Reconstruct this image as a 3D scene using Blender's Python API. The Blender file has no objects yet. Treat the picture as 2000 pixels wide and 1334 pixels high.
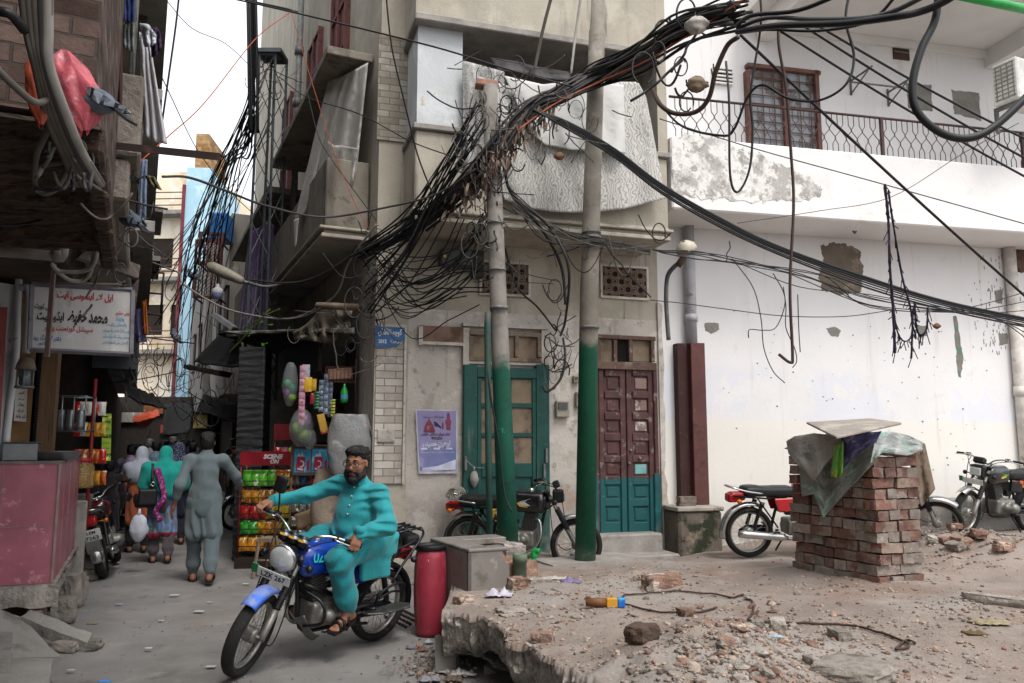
import bpy,math,random,unicodedata
import numpy as np
from mathutils import Vector,Matrix,noise as mnoise
R=random.Random(7)
S=bpy.context.scene
COL=S.collection
V=Vector
FPX=1555.6
PITCH=math.radians(7.33)
CAMZ=1.6
cp,sp=math.cos(PITCH),math.sin(PITCH)
cam=bpy.data.cameras.new('camera');cam.lens=28;cam.sensor_width=36;cam.clip_end=2000;cam.clip_start=.05
co=bpy.data.objects.new('camera',cam);COL.objects.link(co);S.camera=co
co.location=(0,0,CAMZ);co.rotation_euler=(math.pi/2+PITCH,0,0)
def ray(u,v):
 a=(u-1000)/FPX;b=(667-v)/FPX
 return V((a,cp-b*sp,sp+b*cp))
def P(u,v,Y):
 d=ray(u,v);return V((0,0,CAMZ))+d*(Y/d.y)
def G(u,v,z=0.):
 d=ray(u,v);return V((0,0,CAMZ))+d*((z-CAMZ)/d.z)
class Frame:
 def __init__(f,x,y,dx,dy):
  l=math.hypot(dx,dy);f.o=V((x,y,0));f.d=V((dx/l,dy/l,0));f.n=V((f.d.y,-f.d.x,0))
 def w(f,s,z,o=0.):return f.o+f.d*s+f.n*o+V((0,0,z))
 def hit(f,u,v,o=0.):
  d=ray(u,v);c=V((0,0,CAMZ));q=f.o+f.n*o
  t=(q-c).dot(f.n)/d.dot(f.n);return c+d*t
 def pt(f,u,v,o=0.):
  p=f.hit(u,v,o);return((p-f.o).dot(f.d),p.z)
 def yaw(f):return math.atan2(f.d.y,f.d.x)
 def rot(f):return Matrix.Rotation(f.yaw(),3,'Z')
def C(h):
 if not isinstance(h,str):return tuple(h)
 h=h.lstrip('#');r=[]
 for i in(0,2,4):
  c=int(h[i:i+2],16)/255
  r.append(c/12.92 if c<=.04045 else((c+.055)/1.055)**2.4)
 return tuple(r)
def c4(c):c=C(c);return(c[0],c[1],c[2],1)
MATS={}
def mat(name,col,rough=.8,metal=0.,var=.18,scale=6.,layers=(),bump=.0,bscale=30.,spec=.35,alpha=1.,trans=0.,coords='obj',stretch=(1,1,1),emit=None,brick=None,rnd=0.,coat=0.,sheen=0.,wave=None,checker=None,pattern=None,uvbump=None):
 if name in MATS:return MATS[name]
 m=bpy.data.materials.new(name);MATS[name]=m;m.use_nodes=True
 nt=m.node_tree;N=nt.nodes;L=nt.links;b=N['Principled BSDF']
 def new(t,**k):
  n=N.new(t)
  for a,x in k.items():setattr(n,a,x)
  return n
 if coords=='world':src=new('ShaderNodeNewGeometry').outputs['Position']
 elif coords=='uv':src=new('ShaderNodeTexCoord').outputs['UV']
 else:src=new('ShaderNodeTexCoord').outputs['Object']
 if rnd or coords=='obj':
  oi=new('ShaderNodeObjectInfo');ad=new('ShaderNodeVectorMath',operation='ADD');ml=new('ShaderNodeMath',operation='MULTIPLY');ml.inputs[1].default_value=37.
  L.new(oi.outputs['Random'],ml.inputs[0]);L.new(src,ad.inputs[0]);L.new(ml.outputs[0],ad.inputs[1])
  nsrc=ad.outputs[0]
 else:nsrc=src
 def noise(sc,st=(1,1,1),detail=4.,rgh=.6,off=0.):
  mp=new('ShaderNodeMapping');mp.inputs['Scale'].default_value=st;mp.inputs['Location'].default_value=(off,off*1.7,off*.6)
  n=new('ShaderNodeTexNoise');n.inputs['Scale'].default_value=sc;n.inputs['Detail'].default_value=detail;n.inputs['Roughness'].default_value=rgh
  L.new(nsrc,mp.inputs[0]);L.new(mp.outputs[0],n.inputs['Vector']);return n.outputs['Fac']
 def ramp(fac,lo,hi):
  mr=new('ShaderNodeMapRange');mr.interpolation_type='SMOOTHSTEP'
  mr.inputs[1].default_value=lo;mr.inputs[2].default_value=hi;L.new(fac,mr.inputs[0]);return mr.outputs[0]
 def mix(fac,A,B,mode='MIX'):
  mx=new('ShaderNodeMix',data_type='RGBA',blend_type=mode)
  if isinstance(fac,(int,float)):mx.inputs[0].default_value=fac
  else:L.new(fac,mx.inputs[0])
  for i,x in((6,A),(7,B)):
   if isinstance(x,tuple):mx.inputs[i].default_value=x if len(x)==4 else x+(1,)
   else:L.new(x,mx.inputs[i])
  return mx.outputs[2]
 c=C(col)
 lo=tuple(max(0,x*(1-var))for x in c);hi=tuple(min(1,x*(1+var))for x in c)
 cur=mix(ramp(noise(scale,stretch),.3,.7),lo,hi)if var else c+(1,)
 hgt=None
 if brick:
  bw,bh,mcol,c2=brick
  bt=new('ShaderNodeTexBrick');bt.inputs['Scale'].default_value=1;bt.inputs['Brick Width'].default_value=bw;bt.inputs['Row Height'].default_value=bh
  bt.inputs['Mortar Size'].default_value=.007;bt.inputs['Mortar Smooth'].default_value=.3;bt.inputs['Bias'].default_value=0
  bt.inputs['Color1'].default_value=(1,1,1,1);bt.inputs['Color2'].default_value=c4(c2);bt.inputs['Mortar'].default_value=(1,1,1,1)
  ns=new('ShaderNodeVectorMath',operation='SCALE');nn=new('ShaderNodeTexNoise');nn.inputs['Scale'].default_value=6
  L.new(src,nn.inputs['Vector']);L.new(nn.outputs['Color'],ns.inputs[0]);ns.inputs['Scale'].default_value=.012
  av=new('ShaderNodeVectorMath',operation='ADD');L.new(src,av.inputs[0]);L.new(ns.outputs[0],av.inputs[1]);L.new(av.outputs[0],bt.inputs['Vector'])
  cur=mix(1.,cur,bt.outputs['Color'],'MULTIPLY')
  cur=mix(bt.outputs['Fac'],cur,c4(mcol))
  iv=new('ShaderNodeMath',operation='SUBTRACT');iv.inputs[0].default_value=1;L.new(bt.outputs['Fac'],iv.inputs[1]);hgt=iv.outputs[0]
 if wave:
  wt=new('ShaderNodeTexWave');wt.bands_direction=wave[0];wt.inputs['Scale'].default_value=wave[1];wt.inputs['Distortion'].default_value=wave[5]if len(wave)>5 else 1.
  L.new(src,wt.inputs['Vector']);cur=mix(ramp(wt.outputs['Fac'],wave[3],wave[4]),cur,c4(wave[2]));
 if pattern:
  vt=new('ShaderNodeTexVoronoi');vt.inputs['Scale'].default_value=pattern[0];vt.feature=pattern[4]if len(pattern)>4 else 'F1'
  L.new(src,vt.inputs['Vector']);cur=mix(ramp(vt.outputs['Distance'],pattern[2],pattern[3]),c4(pattern[1]),cur)
 if checker:
  ck=new('ShaderNodeTexChecker');ck.inputs['Scale'].default_value=checker[0];L.new(src,ck.inputs['Vector']);cur=mix(ck.outputs['Fac'],cur,c4(checker[1]))
 for i,ly in enumerate(layers):
  o=ly[4]if len(ly)>4 else{}
  f=ramp(noise(ly[1],o.get('st',(1,1,1)),o.get('detail',6.),o.get('rgh',.65),off=3.1*(i+1)),ly[2],ly[3])
  if 'z' in o:
   g=new('ShaderNodeNewGeometry');sx=new('ShaderNodeSeparateXYZ');L.new(g.outputs['Position'],sx.inputs[0])
   wob=new('ShaderNodeMath',operation='ADD');wn=noise(o.get('zs',2.5),off=9.+i);wm=new('ShaderNodeMath',operation='MULTIPLY_ADD')
   wm.inputs[1].default_value=o.get('zw',.6);wm.inputs[2].default_value=-o.get('zw',.6)/2;L.new(wn,wm.inputs[0])
   L.new(sx.outputs['Z'],wob.inputs[0]);L.new(wm.outputs[0],wob.inputs[1])
   mz=new('ShaderNodeMath',operation='MULTIPLY');L.new(f,mz.inputs[0]);L.new(ramp(wob.outputs[0],o['z'][0],o['z'][1]),mz.inputs[1]);f=mz.outputs[0]
  a=o.get('a',1.)
  if a<1:
   ma=new('ShaderNodeMath',operation='MULTIPLY');L.new(f,ma.inputs[0]);ma.inputs[1].default_value=a;f=ma.outputs[0]
  cur=mix(f,cur,c4(ly[0]))
 if rnd:
  hv=new('ShaderNodeHueSaturation');mr=new('ShaderNodeMapRange');mr.inputs[3].default_value=1-rnd;mr.inputs[4].default_value=1+rnd
  L.new(oi.outputs['Random'],mr.inputs[0]);L.new(mr.outputs[0],hv.inputs['Value'])
  if isinstance(cur,tuple):hv.inputs['Color'].default_value=cur
  else:L.new(cur,hv.inputs['Color'])
  cur=hv.outputs[0]
 if isinstance(cur,tuple):b.inputs['Base Color'].default_value=cur if len(cur)==4 else cur+(1,)
 else:L.new(cur,b.inputs['Base Color'])
 b.inputs['Roughness'].default_value=rough;b.inputs['Metallic'].default_value=metal
 b.inputs['Specular IOR Level'].default_value=spec;b.inputs['Alpha'].default_value=alpha
 b.inputs['Transmission Weight'].default_value=trans
 if coat:b.inputs['Coat Weight'].default_value=coat;b.inputs['Coat Roughness'].default_value=.08
 if sheen:b.inputs['Sheen Weight'].default_value=sheen
 if emit:b.inputs['Emission Color'].default_value=c4(emit[0]);b.inputs['Emission Strength'].default_value=emit[1]
 if bump or hgt is not None:
  bp=new('ShaderNodeBump');bp.inputs['Strength'].default_value=max(bump,.35 if hgt is not None else 0);bp.inputs['Distance'].default_value=.02
  n=noise(bscale,stretch,detail=5)
  if hgt is not None:
   ad=new('ShaderNodeMath',operation='MULTIPLY_ADD');L.new(n,ad.inputs[0]);ad.inputs[1].default_value=.35;L.new(hgt,ad.inputs[2]);n=ad.outputs[0]
  L.new(n,bp.inputs['Height']);L.new(bp.outputs[0],b.inputs['Normal'])
 return m
class MB:
 def __init__(s):s.v=[];s.f=[];s.m=[];s.sm=[];s.uv={};s.mi=0
 def add(s,vs,fs,smooth=False,uvs=None):
  b=len(s.v);s.v.extend([tuple(x)for x in vs]);k=len(s.f)
  for i,f in enumerate(fs):
   s.f.append(tuple(b+j for j in f));s.m.append(s.mi);s.sm.append(smooth)
   if uvs:s.uv[k+i]=[uvs[j]for j in f]
  return s
 def box(s,c,d,rot=None,taper=1.,jit=0.,rng=R):
  c=V(c);x,y,z=d[0]/2,d[1]/2,d[2]/2
  p=[V((-x,-y,-z)),V((x,-y,-z)),V((x,y,-z)),V((-x,y,-z)),V((-x*taper,-y*taper,z)),V((x*taper,-y*taper,z)),V((x*taper,y*taper,z)),V((-x*taper,y*taper,z))]
  if jit:p=[q+V((rng.uniform(-jit,jit),rng.uniform(-jit,jit),rng.uniform(-jit,jit)))for q in p]
  if rot is not None:p=[rot@q for q in p]
  return s.add([c+q for q in p],[(0,3,2,1),(4,5,6,7),(0,1,5,4),(1,2,6,5),(2,3,7,6),(3,0,4,7)])
 def fbox(s,F,s0,s1,z0,z1,o0,o1):
  p=[F.w(a,z,o)for z in(z0,z1)for a,o in((s0,o1),(s1,o1),(s1,o0),(s0,o0))]
  uv=[(a,z)for z in(z0,z1)for a in(s0,s1,s1+o1-o0,s0-o1+o0)]
  return s.add(p,[(0,3,2,1),(4,5,6,7),(0,1,5,4),(1,2,6,5),(2,3,7,6),(3,0,4,7)],uvs=uv)
 def pbox(s,F,u0,v0,u1,v1,o0,o1):
  vm,um=(v0+v1)/2,(u0+u1)/2
  s0,s1=F.pt(u0,vm,o1)[0],F.pt(u1,vm,o1)[0];z1,z0=F.pt(um,v0,o1)[1],F.pt(um,v1,o1)[1]
  return s.fbox(F,s0,s1,z0,z1,o0,o1)
 def quad(s,a,b,c,d,uvs=None):return s.add([a,b,c,d],[(0,1,2,3)],uvs=uvs or[(0,0),(1,0),(1,1),(0,1)])
 def tube(s,pts,r,seg=8,cap=True,smooth=True,flat=1.):
  pts=[V(p)for p in pts];n=len(pts)
  rs=list(r)if isinstance(r,(list,tuple))else[r]*n
  t0=(pts[1]-pts[0]).normalized();up=V((0,0,1))if abs(t0.z)<.9 else V((1,0,0))
  a=t0.cross(up).normalized();vs=[]
  for i,p in enumerate(pts):
   t=(pts[min(i+1,n-1)]-pts[max(i-1,0)])
   t=t.normalized()if t.length>1e-9 else t0
   a=(a-t*a.dot(t))
   a=a.normalized()if a.length>1e-6 else t.orthogonal().normalized()
   b=t.cross(a)
   for k in range(seg):
    h=2*math.pi*k/seg;vs.append(p+a*(math.cos(h)*rs[i])+b*(math.sin(h)*rs[i]*flat))
  fs=[(i*seg+k,i*seg+(k+1)%seg,(i+1)*seg+(k+1)%seg,(i+1)*seg+k)for i in range(n-1)for k in range(seg)]
  if cap:fs+=[tuple(range(seg))[::-1],tuple(range((n-1)*seg,n*seg))]
  return s.add(vs,fs,smooth)
 def lathe(s,prof,c=(0,0,0),axis='z',seg=20,smooth=True,rot=None,ang=2*math.pi):
  c=V(c);vs=[];n=len(prof);closed=abs(ang-2*math.pi)<1e-6;q=seg if closed else seg+1
  for r,h in prof:
   for k in range(q):
    t=ang*k/seg;x,y=r*math.cos(t),r*math.sin(t)
    p={'z':V((x,y,h)),'x':V((h,x,y)),'y':V((x,h,y))}[axis]
    if rot is not None:p=rot@p
    vs.append(c+p)
  fs=[(i*q+k,i*q+(k+1)%q,(i+1)*q+(k+1)%q,(i+1)*q+k)for i in range(n-1)for k in range(seg)]
  return s.add(vs,fs,smooth)
 def prism(s,poly,fn,h0,h1,smooth=False):
  n=len(poly);vs=[fn(a,b,h0)for a,b in poly]+[fn(a,b,h1)for a,b in poly]
  return s.add(vs,[tuple(range(n))[::-1],tuple(range(n,2*n))]+[(i,(i+1)%n,n+(i+1)%n,n+i)for i in range(n)],smooth)
 def grid(s,fn,nu,nv,smooth=True,uv=None):
  vs=[fn(i/nu,j/nv)for j in range(nv+1)for i in range(nu+1)]
  uvs=[(uv(i/nu,j/nv)if uv else(i/nu,j/nv))for j in range(nv+1)for i in range(nu+1)]
  w=nu+1
  return s.add(vs,[(j*w+i,j*w+i+1,(j+1)*w+i+1,(j+1)*w+i)for j in range(nv)for i in range(nu)],smooth,uvs)
 def ball(s,c,r,seg=12,rings=8,rot=None):
  rr=r if isinstance(r,(tuple,list))else(r,r,r);c=V(c);vs=[]
  for j in range(rings+1):
   f=math.pi*j/rings
   for k in range(seg):
    t=2*math.pi*k/seg;p=V((rr[0]*math.sin(f)*math.cos(t),rr[1]*math.sin(f)*math.sin(t),rr[2]*math.cos(f)))
    vs.append(c+(rot@p if rot is not None else p))
  return s.add(vs,[(j*seg+k,(j+1)*seg+k,(j+1)*seg+(k+1)%seg,j*seg+(k+1)%seg)for j in range(rings)for k in range(seg)],True)
 def stone(s,c,d,rng=R,rot=None):
  t=(1+5**.5)/2;vs=[]
  ic=[(-1,t,0),(1,t,0),(-1,-t,0),(1,-t,0),(0,-1,t),(0,1,t),(0,-1,-t),(0,1,-t),(t,0,-1),(t,0,1),(-t,0,-1),(-t,0,1)]
  q=rot if rot is not None else Matrix.Rotation(rng.uniform(0,6.28),3,'Z')@Matrix.Rotation(rng.gauss(0,.35),3,'X')
  for p in ic:
   k=rng.uniform(.38,.62)/1.7
   vs.append(V(c)+q@V((p[0]*k*d[0],p[1]*k*d[1],p[2]*k*d[2])))
  fs=[(0,11,5),(0,5,1),(0,1,7),(0,7,10),(0,10,11),(1,5,9),(5,11,4),(11,10,2),(10,7,6),(7,1,8),(3,9,4),(3,4,2),(3,2,6),(3,6,8),(3,8,9),(4,9,5),(2,4,11),(6,2,10),(8,6,7),(9,8,1)]
  return s.add(vs,fs)
 def mesh(s,name,mats=(),off=None):
  me=bpy.data.meshes.new(name);o=off or V((0,0,0))
  me.from_pydata([(a[0]-o[0],a[1]-o[1],a[2]-o[2])for a in s.v],[],s.f)
  for x in(mats if isinstance(mats,(list,tuple))else[mats]):me.materials.append(x)
  me.polygons.foreach_set('material_index',s.m);me.polygons.foreach_set('use_smooth',s.sm)
  if s.uv:
   ul=me.uv_layers.new(name='UVMap')
   for fi,us in s.uv.items():
    ls=me.polygons[fi].loop_start
    for k,q in enumerate(us):ul.data[ls+k].uv=q
  me.update();return me
 def build(s,name,mats,parent=None,bevel=0.,off=None,bseg=1,solid=0.,sub=0,wn=False):
  base=off
  if base is None:base=V((0,0,0));q=parent
  if off is None:
   while q is not None:base=base+q.location;q=q.parent
  o=bpy.data.objects.new(name,s.mesh(name,mats,base));COL.objects.link(o)
  if parent is not None:o.parent=parent
  elif off is not None:o.location=off
  if solid:md=o.modifiers.new('s','SOLIDIFY');md.thickness=solid;md.offset=0
  if bevel:md=o.modifiers.new('b','BEVEL');md.width=bevel;md.segments=bseg;md.limit_method='ANGLE';md.angle_limit=.6
  if sub:md=o.modifiers.new('u','SUBSURF');md.levels=sub;md.render_levels=sub
  return o
def tag(o,label=None,cat=None,group=None,kind=None):
 if label:o['label']=label
 if cat:o['category']=cat
 if group:o['group']=group
 if kind:o['kind']=kind
 return o
def thing(name,label,cat,loc=(0,0,0),group=None):
 o=bpy.data.objects.new(name,None);COL.objects.link(o);o.location=loc;o.empty_display_size=.1
 return tag(o,label,cat,group)
def copy_tree(o,parent=None):
 c=o.copy();COL.objects.link(c);c.parent=parent
 for ch in list(o.children):copy_tree(ch,c)
 return c
def clamp(x,a=0.,b=1.):return max(a,min(b,x))
def smooth(pts,n=6):
 pts=[V(p)for p in pts]
 if len(pts)<3:return[pts[0].lerp(pts[-1],i/n)for i in range(n+1)]
 q=[pts[0]*2-pts[1]]+pts+[pts[-1]*2-pts[-2]];r=[]
 for i in range(1,len(q)-2):
  a,b,c,d=q[i-1:i+3]
  for k in range(n):
   t=k/n;r.append(.5*((2*b)+(c-a)*t+(2*a-5*b+4*c-d)*t*t+(3*b-a-3*c+d)*t**3))
 r.append(pts[-1]);return r
def nz(x,y,z=0.):return mnoise.noise(V((x,y,z)))
def sdf(prims,res,k=.03):
 """prims: ('c',a,b,ra,rb[,k]) tapered limb, ('e',centre,radii[,rot,k]) ellipsoid, ('b',centre,half,round[,rot,k]) box; a leading '-' cuts"""
 lo=np.full(3,1e9);hi=-lo;bb=[]
 for p in prims:
  t=p[0].lstrip('-')
  if t=='c':
   a,b=np.array(p[1],float),np.array(p[2],float);r=max(p[3],p[4]);l,h=np.minimum(a,b)-r,np.maximum(a,b)+r
  elif t=='e':r=max(p[2]);l,h=np.array(p[1],float)-r,np.array(p[1],float)+r
  else:r=math.sqrt(sum(x*x for x in p[2]))+p[3];l,h=np.array(p[1],float)-r,np.array(p[1],float)+r
  bb.append((l,h))
  if p[0][0]!='-':lo=np.minimum(lo,l);hi=np.maximum(hi,h)
 lo=lo-3*res;hi=hi+3*res;n=np.ceil((hi-lo)/res).astype(int)+1
 F=np.full(n,1e3,np.float32);ax=[lo[i]+np.arange(n[i])*res for i in range(3)]
 for p,(l,h)in zip(prims,bb):
  t=p[0].lstrip('-');kk=k
  ex={'c':5,'e':3,'b':4}[t];rot=None
  if t=='c':kk=p[5]if len(p)>5 else k
  else:
   rot=p[ex]if len(p)>ex else None;kk=p[ex+1]if len(p)>ex+1 else k
  i0=np.maximum(((l-kk-2*res-lo)/res).astype(int),0);i1=np.minimum(((h+kk+2*res-lo)/res).astype(int)+2,n)
  if(i1<=i0).any():continue
  X,Y,Z=np.meshgrid(ax[0][i0[0]:i1[0]],ax[1][i0[1]:i1[1]],ax[2][i0[2]:i1[2]],indexing='ij')
  if t=='c':
   a,b=np.array(p[1],float),np.array(p[2],float);ba=b-a;L=max(ba.dot(ba),1e-9)
   px,py,pz=X-a[0],Y-a[1],Z-a[2];hh=np.clip((px*ba[0]+py*ba[1]+pz*ba[2])/L,0,1)
   d=np.sqrt((px-ba[0]*hh)**2+(py-ba[1]*hh)**2+(pz-ba[2]*hh)**2)-(p[3]+(p[4]-p[3])*hh)
  else:
   px,py,pz=X-p[1][0],Y-p[1][1],Z-p[1][2]
   if rot is not None:
    M=np.array(rot.transposed());px,py,pz=M[0,0]*px+M[0,1]*py+M[0,2]*pz,M[1,0]*px+M[1,1]*py+M[1,2]*pz,M[2,0]*px+M[2,1]*py+M[2,2]*pz
   if t=='e':
    r=p[2];k0=np.sqrt((px/r[0])**2+(py/r[1])**2+(pz/r[2])**2);k1=np.sqrt((px/r[0]**2)**2+(py/r[1]**2)**2+(pz/r[2]**2)**2)
    d=k0*(k0-1)/np.maximum(k1,1e-6)
   else:
    q=[abs(px)-p[2][0],abs(py)-p[2][1],abs(pz)-p[2][2]]
    d=np.sqrt(sum(np.maximum(w,0)**2 for w in q))+np.minimum(np.maximum(q[0],np.maximum(q[1],q[2])),0)-p[3]
  sl=tuple(slice(i0[j],i1[j])for j in range(3));A=F[sl]
  if p[0][0]=='-':
   F[sl]=np.maximum(A,-d)
  else:
   hh=np.clip(.5+.5*(A-d)/max(kk,1e-5),0,1);F[sl]=np.where(A>500,d,A+(d-A)*hh-kk*hh*(1-hh))
 return nets(F,lo,res)
def nets(F,lo,res):
 ins=F<0;c=[ins[:-1,:-1,:-1],ins[1:,:-1,:-1],ins[:-1,1:,:-1],ins[1:,1:,:-1],ins[:-1,:-1,1:],ins[1:,:-1,1:],ins[:-1,1:,1:],ins[1:,1:,1:]]
 cnt=sum(x.astype(np.int8)for x in c);act=(cnt>0)&(cnt<8);ids=np.argwhere(act)
 idx=-np.ones(act.shape,int);idx[act]=np.arange(len(ids))
 acc=np.zeros((len(ids),3));num=np.zeros(len(ids));off=[(0,0,0),(1,0,0),(0,1,0),(1,1,0),(0,0,1),(1,0,1),(0,1,1),(1,1,1)]
 val=[F[ids[:,0]+o[0],ids[:,1]+o[1],ids[:,2]+o[2]]for o in off]
 for a,b in((0,1),(2,3),(4,5),(6,7),(0,2),(1,3),(4,6),(5,7),(0,4),(1,5),(2,6),(3,7)):
  m=(val[a]<0)!=(val[b]<0);t=np.where(m,val[a]/np.where(m,val[a]-val[b],1),0)
  pa,pb=np.array(off[a]),np.array(off[b])
  acc[m]+=(pa+(pb-pa)*t[:,None])[m];num[m]+=1
 vs=lo+(ids+acc/np.maximum(num,1)[:,None])*res;fs=[]
 for axn in range(3):
  o1,o2=[(1,2),(2,0),(0,1)][axn]
  sh=[slice(None)]*3;sh[axn]=slice(0,-1);sh2=[slice(None)]*3;sh2[axn]=slice(1,None)
  a,b=ins[tuple(sh)],ins[tuple(sh2)];e=np.argwhere(a!=b)
  e=e[(e[:,o1]>0)&(e[:,o2]>0)&(e[:,o1]<F.shape[o1]-1)&(e[:,o2]<F.shape[o2]-1)]
  d1=np.zeros(3,int);d1[o1]=1;d2=np.zeros(3,int);d2[o2]=1
  q=[idx[tuple((e-x).T)]for x in(d1+d2,d2,0*d1,d1)]
  q=np.stack(q,1);fl=~a[tuple(e.T)];q[fl]=q[fl][:,::-1];q=q[(q>=0).all(1)];fs.append(q)
 return vs,np.concatenate(fs)
def sdf_add(mb,prims,res,k=.03,disp=None):
 vs,fs=sdf(prims,res,k)
 if disp:vs=[V(p)+disp(V(p))for p in vs]
 return mb.add(vs,fs.tolist(),True)
AF={};LIG={}
for cpn in list(range(0xFB50,0xFC00))+list(range(0xFE80,0xFEFD)):
 d=unicodedata.decomposition(chr(cpn)).split()
 if len(d)==2:AF.setdefault(chr(int(d[1],16)),{}).setdefault(d[0],chr(cpn))
 elif len(d)==3:LIG.setdefault((chr(int(d[1],16))+chr(int(d[2],16))),{})[d[0]]=chr(cpn)
def urdu(t):
 out=[];i=0;prev=False
 while i<len(t):
  ch=t[i]
  if t[i:i+2]in LIG:out.append(LIG[t[i:i+2]]['<final>' if prev else '<isolated>']);prev=False;i+=2;continue
  f=AF.get(ch)
  if not f:out.append(ch);prev=False;i+=1;continue
  nx=t[i+1]if i+1<len(t)else '';jn=nx in AF and '<final>' in AF[nx]and '<initial>' in f
  k=('<medial>' if jn else '<final>')if prev and '<final>' in f else('<initial>' if jn else '<isolated>')
  out.append(f.get(k,ch));prev=jn;i+=1
 s=''.join(reversed(out));r='';num=''
 for ch in s+' ':
  if ch.isdigit():num=ch+num
  else:r+=num+ch;num=''
 return r[:-1]
def text(mb,body,o,xd,yd,size,align='CENTER',bold=0.,width=None,shear=0.,lift=.002,spacing=1.):
 cu=bpy.data.curves.new('lettering','FONT');cu.body=body;cu.size=1;cu.offset=bold;cu.shear=shear;cu.resolution_u=2;cu.space_character=spacing
 ob=bpy.data.objects.new('lettering',cu);COL.objects.link(ob)
 me=bpy.data.meshes.new_from_object(ob.evaluated_get(bpy.context.evaluated_depsgraph_get()))
 co_=[v.co.copy()for v in me.vertices];fs=[tuple(p.vertices)for p in me.polygons]
 bpy.data.objects.remove(ob);bpy.data.curves.remove(cu);bpy.data.meshes.remove(me)
 if not co_:return mb
 x0,x1=min(c.x for c in co_),max(c.x for c in co_);y0,y1=min(c.y for c in co_),max(c.y for c in co_)
 sx=size if width is None else width/max(x1-x0,1e-6);o,xd,yd=V(o),V(xd),V(yd);n=xd.cross(yd).normalized()
 cx={'CENTER':(x0+x1)/2,'LEFT':x0,'RIGHT':x1}[align];cy=(y0+y1)/2
 return mb.add([o+xd*((c.x-cx)*sx)+yd*((c.y-cy)*size)+n*lift for c in co_],fs)
S.view_settings.view_transform='Standard';S.view_settings.look='None';S.view_settings.exposure=.9
W=bpy.data.worlds.new('World');S.world=W;W.use_nodes=True
wn=W.node_tree;sky=wn.nodes.new('ShaderNodeTexSky');sky.sky_type='NISHITA';sky.sun_disc=False
SUN_EL,SUN_AZ=math.radians(58),math.radians(150)
sky.sun_elevation=SUN_EL;sky.sun_rotation=SUN_AZ;sky.air_density=1.;sky.dust_density=6.;sky.ozone_density=.3
hs=wn.nodes.new('ShaderNodeHueSaturation');hs.inputs['Saturation'].default_value=.25;wn.links.new(sky.outputs[0],hs.inputs['Color'])
mx=wn.nodes.new('ShaderNodeMix');mx.data_type='RGBA';mx.inputs[0].default_value=.55;mx.inputs[7].default_value=(8.,8.25,8.7,1)
wn.links.new(hs.outputs[0],mx.inputs[6]);wn.links.new(mx.outputs[2],wn.nodes['Background'].inputs[0]);wn.nodes['Background'].inputs[1].default_value=.13
sl=bpy.data.lights.new('sun','SUN');sl.energy=.9;sl.angle=math.radians(14);sl.color=(1,.97,.93)
so=bpy.data.objects.new('sun',sl);COL.objects.link(so);so.location=(5,-5,15)
sd=V((math.sin(SUN_AZ)*math.cos(SUN_EL),math.cos(SUN_AZ)*math.cos(SUN_EL),math.sin(SUN_EL)))
so.rotation_euler=(-sd).to_track_quat('-Z','Y').to_euler()
S.cycles.max_bounces=5;S.cycles.diffuse_bounces=3;S.cycles.glossy_bounces=2;S.cycles.transparent_max_bounces=8;S.cycles.transmission_bounces=3
FR=Frame(-1.665,9.495,.954,.299)
AL=Frame(-1.665,9.495,.422,-.9066)
WH=Frame(1.967,10.635,.975,.2216)
LF=Frame(-3.91,6.98,-.422,.9066)
FW=FR.pt(1290,800)[0]
M_street=mat('street_concrete','#787572',.9,var=.12,scale=1.6,coords='world',bump=.35,bscale=90,layers=[('#5d5955',.8,.52,.72,{'a':.6}),('#918c86',2.4,.55,.7,{'a':.5}),('#45413d',5,.62,.72,{'a':.6}),('#3f3b38',1.1,.60,.66,{'detail':9.,'a':.4}),('#6a5c50',.7,.55,.7,{'a':.35}),('#7d776f',18,.6,.7,{'a':.4}),('#a5a098',90,.62,.72,{'a':.5}),('#5a5651',60,.62,.7,{'a':.5}),('#55514c',2.6,.62,.66,{'detail':10.,'a':.5})])
M_earth=mat('dusty_earth','#857970',.95,var=.16,scale=1.6,coords='world',bump=.6,bscale=45,layers=[('#7a665a',1.1,.5,.66,{'a':.7}),('#998c82',2.2,.55,.7,{'a':.7}),('#8d8781',.9,.52,.62,{'a':.8}),('#6f5d52',16,.62,.72,{'a':.6}),('#b8ada3',50,.62,.72,{'a':.6}),('#57493f',38,.64,.72,{'a':.6})])
M_broken=mat('broken_concrete','#948c84',.95,var=.3,scale=9,coords='world',bump=1.,bscale=28,layers=[('#5f5751',5,.54,.66,{'a':.8}),('#b3aaa1',13,.6,.7,{'a':.8}),('#a08272',3,.6,.7,{'a':.6})])
M_conc=mat('grey_concrete','#8f8a84',.9,var=.18,scale=4,bump=.35,bscale=35,layers=[('#6b665f',3,.55,.7,{'a':.7}),('#a9a39b',11,.6,.72,{'a':.6})])
M_dark=mat('dark_void','#14110f',1.,var=.2)
g=MB()
def street_z(x,y):return .018*nz(x*.9,y*.9)+.006*nz(x*4,y*4)
def stf(a,b):
 x=-14+a*18;y=2.2+(b**1.3)*34
 return V((x,y,street_z(x,y)-.012))
g.grid(stf,150,220)
tag(g.build('street',M_street),kind='structure')
g=MB();g.quad((-400,-200,-.14),(400,-200,-.14),(400,600,-.14),(-400,600,-.14))
tag(g.build('ground',M_street),kind='structure')
HP=[]
for u,v,Y in((1230,1092,10.3),(1143,1098,8.8),(1465,1087,9.7)):q=P(u,v,Y);HP.append((q.x,q.y,q.z))
for u,v,z in((860,1200,.45),(1000,1225,.45),(1100,1310,.45),(1715,1145,.53),(1540,1110,.5),(1300,1180,.46),(1400,1280,.5),(1900,1230,.55),(1250,1330,.46),(1700,1330,.5),(1000,1130,.40),(950,1100,.30)):
 q=G(u,v,z);HP.append((q.x,q.y,q.z))
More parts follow.
